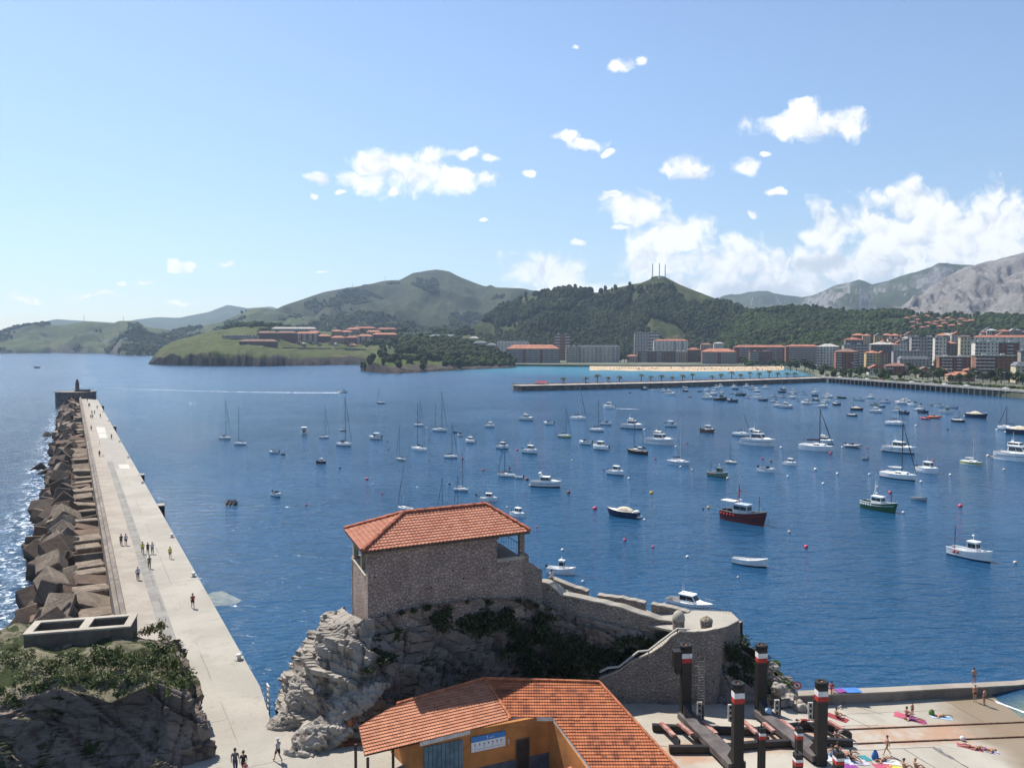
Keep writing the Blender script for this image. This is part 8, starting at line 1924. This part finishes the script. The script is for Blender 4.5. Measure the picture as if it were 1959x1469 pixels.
def person(loc,rz,pose,label,top=None,bottom=None,hair='dark',h=1.72,cat='person',group=None,tops='shirt',bots='shorts'):
 """one continuous body mesh; hair and clothes are its children"""
 vs,fs,nr,bone=body(pose)
 if('b',pose)not in GARM:
  me=bpy.data.meshes.new('person');me.from_pydata(vs,[],fs);me.materials.append(SKIN);me.polygons.foreach_set('use_smooth',[True]*len(fs));GARM[('b',pose)]=me
 o=bpy.data.objects.new('person',GARM[('b',pose)]);COL.objects.link(o);s=h/1.75;place(o,loc,rz,s);tag(o,label,'person',group)
 if top:garment(pose,tops,CLO[top],o,'shirt' if tops!='vest' else 'swim_top')
 if bottom:garment(pose,bots,CLO[bottom],o,bots)
 if bots in('shorts','trousers')and pose in('stand','walk'):garment(pose,'shoe',CLO['black'],o,'shoes',.012)
 key=(pose,hair)
 if key not in HAIR:
  c,n=V(POSE[pose]['hed']),V(POSE[pose]['chi']);up=(c-n).normalized();fwd=V((0,1,0))if pose!='lie' else V((0,0,1));b=MB();q=c+up*.035-fwd*.022
  rows=[]
  side=up.cross(fwd).normalized()
  for i in range(6):
   a=lerp(-.35,pi/2,i/5);rows.append([q+(side*cos(2*pi*j/10)*.105+fwd*sin(2*pi*j/10)*.115)*cos(a)+up*(.105*sin(a)+(.05 if sin(2*pi*j/10)>.3 and i<3 else 0))for j in range(11)])
  b.grid(rows)
  if hair=='cap':b.grid([[q+fwd*.10+side*x*.08+up*.03 for x in(-1,0,1)],[q+fwd*.20+side*x*.06+up*.02 for x in(-1,0,1)]])
  me=bpy.data.meshes.new('hair');me.from_pydata(b.v,[],b.f);me.materials.append(HAIRM[hair]);HAIR[key]=me
  b=MB()
  for sx in(-1,1):b.ball(c+fwd*.092+side*.035*sx+up*.0,.014,n=6,k=4)
  b.obox(c+fwd*.10-up*.025,side*.011,fwd*.014,up*.02);b.obox(c+fwd*.090-up*.062,side*.025,fwd*.005,up*.006)
  for sx in(-1,1):b.obox(c+side*.10*sx,side*.01,fwd*.02,up*.03)
  me=bpy.data.meshes.new('face');me.from_pydata(b.v,[],b.f);me.materials.append(mat('face_marks',(.22,.10,.07),.6,.1,3));HAIR[(pose,'f')]=me
 for nm,k in(('cap' if hair=='cap' else 'hair',key),('face',(pose,'f'))):
  if k in HAIR:q=bpy.data.objects.new(nm,HAIR[k]);COL.objects.link(q);q.parent=o
 return o
AWAY,NEAR=atan2(PU.y,PU.x)-pi/2,atan2(PU.y,PU.x)+pi/2
GP='people walking on the pier'
def onpier(px,py,*a,**k):q=G(px,py,ZP+.02);return person(q,*a,**k)
onpier(232,1043,AWAY,'walk','person in black walking beside a person in a lilac top on the pier','black','black','dark',1.72,bots='trousers',group=GP)
onpier(241,1043,AWAY,'walk','person in a lilac top and dark shorts beside the one in black','lilac','navy','dark',1.76,group=GP)
onpier(273,1059,NEAR,'walk','person in a yellow shirt walking in a row of three','yellow','khaki','dark',1.78,group=GP)
onpier(283,1059,NEAR,'walk','long haired person in black in the middle of a row of three','black','black','dark',1.66,bots='trousers',group=GP)
onpier(291.5,1059,NEAR,'walk','person in a white shirt at the right of a row of three','lilac','grey','dark',1.70,bots='trousers',group=GP)
onpier(325.5,1068,NEAR,'walk','person in a yellow shirt walking alone near the pier edge','yellow','khaki','fair',1.72,group=GP)
onpier(286,1087,NEAR,'walk','person in a dark grey shirt walking behind the row of three','grey','khaki','dark',1.74,bots='trousers',group=GP)
onpier(264,1109,AWAY,'stand','person in a white shirt and dark trousers on the dark paving strip','lilac','navy','grey',1.74,bots='trousers',group=GP,tops='long')
onpier(369,1163,AWAY,'walk','person in a dark red top walking alone on the right of the pier','red','black','dark',1.72,group=GP)
onpier(450,1478,AWAY-.3,'walk','person in grey walking beside a child carrier at the bottom edge','grey','navy','dark',1.78,bots='trousers',group=GP)
onpier(466,1480,AWAY-.3,'walk','person in black holding a small child at the bottom edge','black','black','dark',1.68,group=GP)
onpier(470,1486,AWAY-.3,'stand','small child in pink held by the person in black','pink','pink','fair',1.1,group=GP)
onpier(532,1456,AWAY+.5,'walk','person in a white shirt and white cap nearest the viewer on the quay','lilac','black','cap',1.76,group=GP)
FARP=[(167,768,'black','the foot of the beacon platform'),(169.7,778,'grey','the left of a pair below the beacon'),(171.8,778,'navy','the right of a pair below the beacon'),(186,782.5,'red','the right side below the beacon'),(176,792.5,'black','the left of the upper pair far down the pier'),(181,792.5,'grey','the right of the upper pair far down the pier'),(174,800.5,'navy','the left of the lower pair far down the pier'),(177.5,800.5,'black','the right of the lower pair far down the pier'),(192,799,'brown','the right side far down the pier'),(174.6,823,'black','the parapet left of the pale slabs'),(213.4,840.5,'navy','the right of the grey slab'),(190.4,873.5,'black','the parapet with a small white dog')]
for i,(x,y,c,lb)in enumerate(FARP):onpier(x,y,(AWAY,NEAR)[i%2],'walk','tiny figure in '+dict(red='dark red').get(c,c)+' at '+lb,c,('black','grey','navy')[i%3],'dark',1.74,bots='trousers',group='far figures on the pier')
q=G(190.5,848.5,ZP+.02);r=thing('bicycle',q,'bicycle left on the pier below the pale slabs','bicycle')
for s in(-.52,.52):
 b=MB();c=q+PU*s+V((0,0,.34));b.tube([c+PU*.33*cos(2*pi*k/14)+V((0,0,.33*sin(2*pi*k/14)))for k in range(15)],.025,4);b.build('wheel',M_RUB,r)
b=MB();a_,d_,e_=q+PU*-.52+V((0,0,.34)),q+PU*.5+V((0,0,.34)),q+V((0,0,.3))
b.tube([a_,q-PU*.18+V((0,0,.8)),q+PU*.38+V((0,0,.85)),d_],.025,4);b.tube([q-PU*.18+V((0,0,.9)),e_,q+PU*.38+V((0,0,.85))],.025,4);b.build('frame',CLO['navy'],r)
b=MB();b.obox(q-PU*.2+V((0,0,.93)),PU*.12,PN*.06,(0,0,.03));b.build('saddle',M_RUB,r);b=MB();b.tube([q+PU*.4+PN*.25+V((0,0,1.0)),q+PU*.4-PN*.25+V((0,0,1.0))],.02,4);b.build('handlebar',M_CHROME,r)
def dog(q,d,lb):
 b=MB();s=V((-d.y,d.x,0));z=V((0,0,1))
 b.tube([q-d*.30+z*.40,q-d*.15+z*.40,q+d*.12+z*.38,q+d*.26+z*.42],[.07,.10,.13,.10],8);b.tube([q+d*.24+z*.45,q+d*.36+z*.58],[.08,.07],6);b.ball(q+d*.40+z*.60,.085,n=7,k=5);b.tube([q+d*.44+z*.58,q+d*.55+z*.56],[.05,.035],5)
 for f,w_ in((.2,.07),(-.26,.07)):
  for e in(-1,1):k=.05 if f<0 else-.02;b.tube([q+d*f+s*w_*e+z*.36,q+d*(f-k)+s*w_*e+z*.18,q+d*f+s*w_*e],[.055,.032,.028],5)
 b.tube([q-d*.3+z*.43,q-d*.48+z*.58],[.03,.015],4)
 for e in(-1,1):b.tube([q+d*.38+s*.05*e+z*.66,q+d*.37+s*.08*e+z*.72],[.03,.01],4)
 tag(b.build('dog',CLO['white'],None,True),lb,'dog')
dog(G(197,873,ZP+.02),PU,'small white dog beside a figure in black on the pier')
GS='bathers on the slipway terrace'
def towel(px,py,L,Wd,rz,m,lb,z=None,dz=0.):
 q=S(px,py)if z is None else z;b=MB();rows=[]
 for i in range(9):
  row=[]
  for j in range(5):x,y=(i/8-.5)*L,(j/4-.5)*Wd;X=q.x+x*cos(rz)-y*sin(rz);Y=q.y+x*sin(rz)+y*cos(rz);row.append(V((X,Y,(slz(X)if z is None else q.z)+.025+.015*NZ.noise(V((X*4,Y*4,L))))))
  rows.append(row)
 b.grid(rows);return tag(b.build('beach_towel',CLO[m]),lb,'towel','towels of the bathers')
def bather(px,py,rz,pose,label,top=None,bottom='navy',hair='dark',h=1.72,dz=.03,tops='vest',z=None):
 q=S(px,py)if z is None else z;return person((q.x,q.y,q.z+dz),rz,pose,label,top,bottom,hair,h,group=GS,tops=tops,bots='trunks')
bather(1601,1373,R(-70),'sit','person reading on a red towel near the bathing wall',None,'black','dark',dz=.05);towel(1600,1372,2.0,1.0,R(-40),'red','red towel under the reading bather')
b=MB();q=S(1606,1364);b.obox((q.x,q.y,q.z+.62),(.16,.02,.05),(0,.02,.0),(0,-.05,.11));tag(b.build('newspaper',CLO['white']),'white paper held by the bather on the red towel','newspaper')
towel(1740,1373,2.6,1.3,R(-30),'pink','large pink towel under the group of three');towel(1752,1377,1.8,.9,R(-15),'purple','purple towel overlapping the large pink one')
bather(1735,1371,R(-60),'sit','seated bather on the left of the pink towel',None,'navy','dark',dz=.05);bather(1747,1378,R(-100),'lie','bather lying on the purple towel','purple','purple','fair',dz=.05);bather(1745,1369,R(200),'stand','child standing behind the group of three',None,'red','dark',1.25)
towel(1800,1371,2.0,.9,R(-4),'paleb','pale blue towel under the lying bather');bather(1803,1371,R(-88),'lie','bather lying alone on a pale blue towel',None,'green','dark',dz=.05)
q=S(1782,1367);b=MB();rows=[[V((q.x+.28*cos(2*pi*j/10)*k,q.y+.2*sin(2*pi*j/10)*k,q.z+z))for j in range(11)]for z,k in((0,.8),(.2,1.05),(.4,.9),(.5,.5))];b.grid(rows);tag(b.build('beach_bag',CLO['green'],None,True),'green beach bag beside the pale blue towel','bag')
bather(1865,1342,R(10),'stand','stout bather in dark trunks at the water edge, middle of three',None,'black','grey',1.74);bather(1883,1349,R(30),'stand','bather in brown trunks at the water edge, right of three',None,'brown','dark',1.70)
zw=walltop(1857,1318);bather(1857,1318,R(-30),'stand','bather in blue trunks standing on the end of the bathing wall',None,'blue','dark',1.70,z=V((zw.x,zw.y,zw.z)),dz=.05)
bather(1697,1444,R(80),'walk','bather in green shorts striding across the slipway',None,'green','dark',1.62)
zw=walltop(1588,1334);bather(1588,1334,R(160),'sit','bather in pink sitting on the bathing wall behind the post','pink','pink','dark',z=V((zw.x,zw.y,zw.z)),dz=.07,tops='shirt')
zw=walltop(1622,1329);towel(0,0,2.3,1.1,R(5),'blue','bright blue towel spread on the bathing wall',z=zw+V((0,0,.05)));zw=walltop(1603,1331);towel(0,0,1.0,.8,R(20),'purple','purple towel on the wall left of the blue one',z=zw+V((0,0,.06)))
bather(1600,1415,R(-100),'sit','bather reading beside the end of the cradle girder',None,'navy','dark',dz=.05);q=S(1607,1412);b=MB();b.obox((q.x,q.y,q.z+.6),(.2,.02,.05),(0,.02,.0),(0,-.05,.14));tag(b.build('book',CLO['white']),'white magazine held beside the cradle girder','magazine')
towel(1618,1421,1.7,.9,R(15),'lilac','white towel at the end of the cradle girder')
GP3=[(1590,1446,'sit','paleb',20,'seated bather in pale blue left of the huddle below the cradle'),(1602,1441,'sit','brown',-40,'bather at the back of the huddle below the cradle'),(1613,1449,'lie','navy',-60,'bather lying in the middle of the huddle below the cradle'),(1628,1455,'sit','black',-120,'dark haired bather at the right of the huddle'),(1622,1443,'lie','teal',-80,'bather lying at the back right of the huddle')]
for x,y,ps,c,a,lb in GP3:bather(x,y,R(a),ps,lb,c if ps=='sit' else None,c,'dark',dz=.05)
for x,y,L,c,a,lb in[(1592,1450,2.0,'white',15,'white towel left of the huddle'),(1612,1452,2.2,'paleb',-20,'pale blue towel under the huddle'),(1640,1458,1.8,'lilac',10,'white and pink towel right of the huddle'),(1655,1450,.8,'teal',20,'folded teal towel left of the blue bag'),(1700,1457,1.8,'white',-5,'white towel below the walking bather'),(1690,1466,1.6,'pink',10,'pink towel at the bottom edge'),(1712,1469,1.2,'yellow',-10,'yellow towel at the bottom edge'),(1625,1466,1.4,'purple',12,'purple towel at the bottom edge')]:towel(x,y,L,.9,R(a),c,lb)
q=S(1674,1452);b=MB();rows=[[V((q.x+.3*cos(2*pi*j/10)*k,q.y+.2*sin(2*pi*j/10)*k,q.z+z))for j in range(11)]for z,k in((0,.9),(.25,1.05),(.5,.8),(.75,.4))];b.grid(rows);tag(b.build('beach_bag',CLO['blue'],None,True),'blue beach bag below the walking bather','bag')
bather(1690,1455,R(-70),'lie','bather lying on the white towel below the walking bather',None,'navy','fair',dz=.05)
bather(1730,1473,R(-90),'sit','dark head at the bottom edge, left one',None,'black','dark',dz=.05);bather(1752,1472,R(-90),'sit','fair head at the bottom edge, right one',None,'navy','fair',dz=.05)
towel(1855,1429,2.0,.8,R(-22),'pink','pink towel under the left of two lying bathers');towel(1885,1434,2.0,.8,R(-25),'lilac','pale lilac towel under the right of two lying bathers')
bather(1856,1430,R(70),'lie','left of two bathers lying near the white ball',None,'red','fair',dz=.05);bather(1886,1435,R(68),'lie','right of two bathers lying near the white ball',None,'purple','fair',dz=.05)
q=S(1841,1416);b=MB();b.ball(q+V((0,0,.2)),.22,n=12,k=8);tag(b.build('beach_ball',CLO['white'],None,True),'white beach ball near the two lying bathers','ball')
bather(1540,1394,R(-90),'lie','bather lying on the cradle girder behind the front right post','red','red','dark',dz=.68)
q=S(1469,1382);b=MB();rows=[[V((q.x+.34*cos(2*pi*j/10)*k,q.y+.25*sin(2*pi*j/10)*k,q.z+.8+z))for j in range(11)]for z,k in((0,.9),(.2,1.0),(.45,.7),(.6,.2))];b.grid(rows);tag(b.build('towel_bundle',CLO['paleb'],None,True),'blue and white striped bundle on the right cross beam','bundle')
for px,py,c,ps,lb in[(1037,1124,'orange','sit','bather sitting at the top of the rampart walk'),(1055,1121,'white','stand','person in white standing at the top of the rampart walk')]:
 q=D(px,py,79.6);o=person(q-V((0,0,.1)),R(200),ps,lb,c,'brown','dark',1.7,tops='shirt',bots='trunks')
g=[o for o in bpy.data.objects if o.name.startswith('rowing_boat')and 'gig' in o.get('label','')][0]
for i in range(5):
 u=-1.9+.85*i;sc=g.scale[0];q=V(g.location)+V((cos(g.rotation_euler.z)*u*sc,sin(g.rotation_euler.z)*u*sc,.45*sc))
 person(q,g.rotation_euler.z+pi/2,'sit',['rower nearest the stern of the gig','second rower from the stern of the gig','middle rower of the gig','fourth rower from the stern of the gig','rower nearest the bow of the gig'][i],'black','black','dark',1.8,tops='shirt',group='rowers in the gig')
 d=V((-sin(g.rotation_euler.z),cos(g.rotation_euler.z),0))*(1 if i%2 else-1);b=MB();b.tube([q+d*.3+V((0,0,.4)),q+d*2.6+V((0,0,-.75))],.05,4);b.obox(q+d*2.8+V((0,0,-.8)),d*.35,V((.1,0,0)),V((0,0,.06)));tag(b.build('oar',M_TEAK),['oar of the rower nearest the stern','oar of the second rower','oar of the middle rower','oar of the fourth rower','oar of the rower nearest the bow'][i],'oar','oars of the gig')
for k,(x,y)in enumerate([(956,909),(962,909),(975,906)]):
 q=G(x,y+6,0);person((q.x,q.y,1.2),R(-60+40*k),'sit' if k<2 else 'stand',['left person seated in the cockpit of the white sailboat','right person seated in the cockpit of the white sailboat','person standing in the cockpit of the white sailboat'][k],('red','orange','brown')[k],'navy','dark',1.7,tops='shirt',bots='trunks')
 # haze
hb=MB();hb.box(-10500,-250,-12,10500,7900,640)
hm=bpy.data.materials.new('haze_air');hm.use_nodes=True;ht=hm.node_tree;ht.nodes.clear()
pv=ht.nodes.new('ShaderNodeVolumePrincipled');pv.inputs['Color'].default_value=(.60,.78,1,1);pv.inputs['Density'].default_value=0.000068;pv.inputs['Anisotropy'].default_value=.3
ho=ht.nodes.new('ShaderNodeOutputMaterial');ht.links.new(pv.outputs[0],ho.inputs['Volume'])
tag(hb.build('haze',hm),'thin blue haze over the distant hills','haze',kind='stuff')
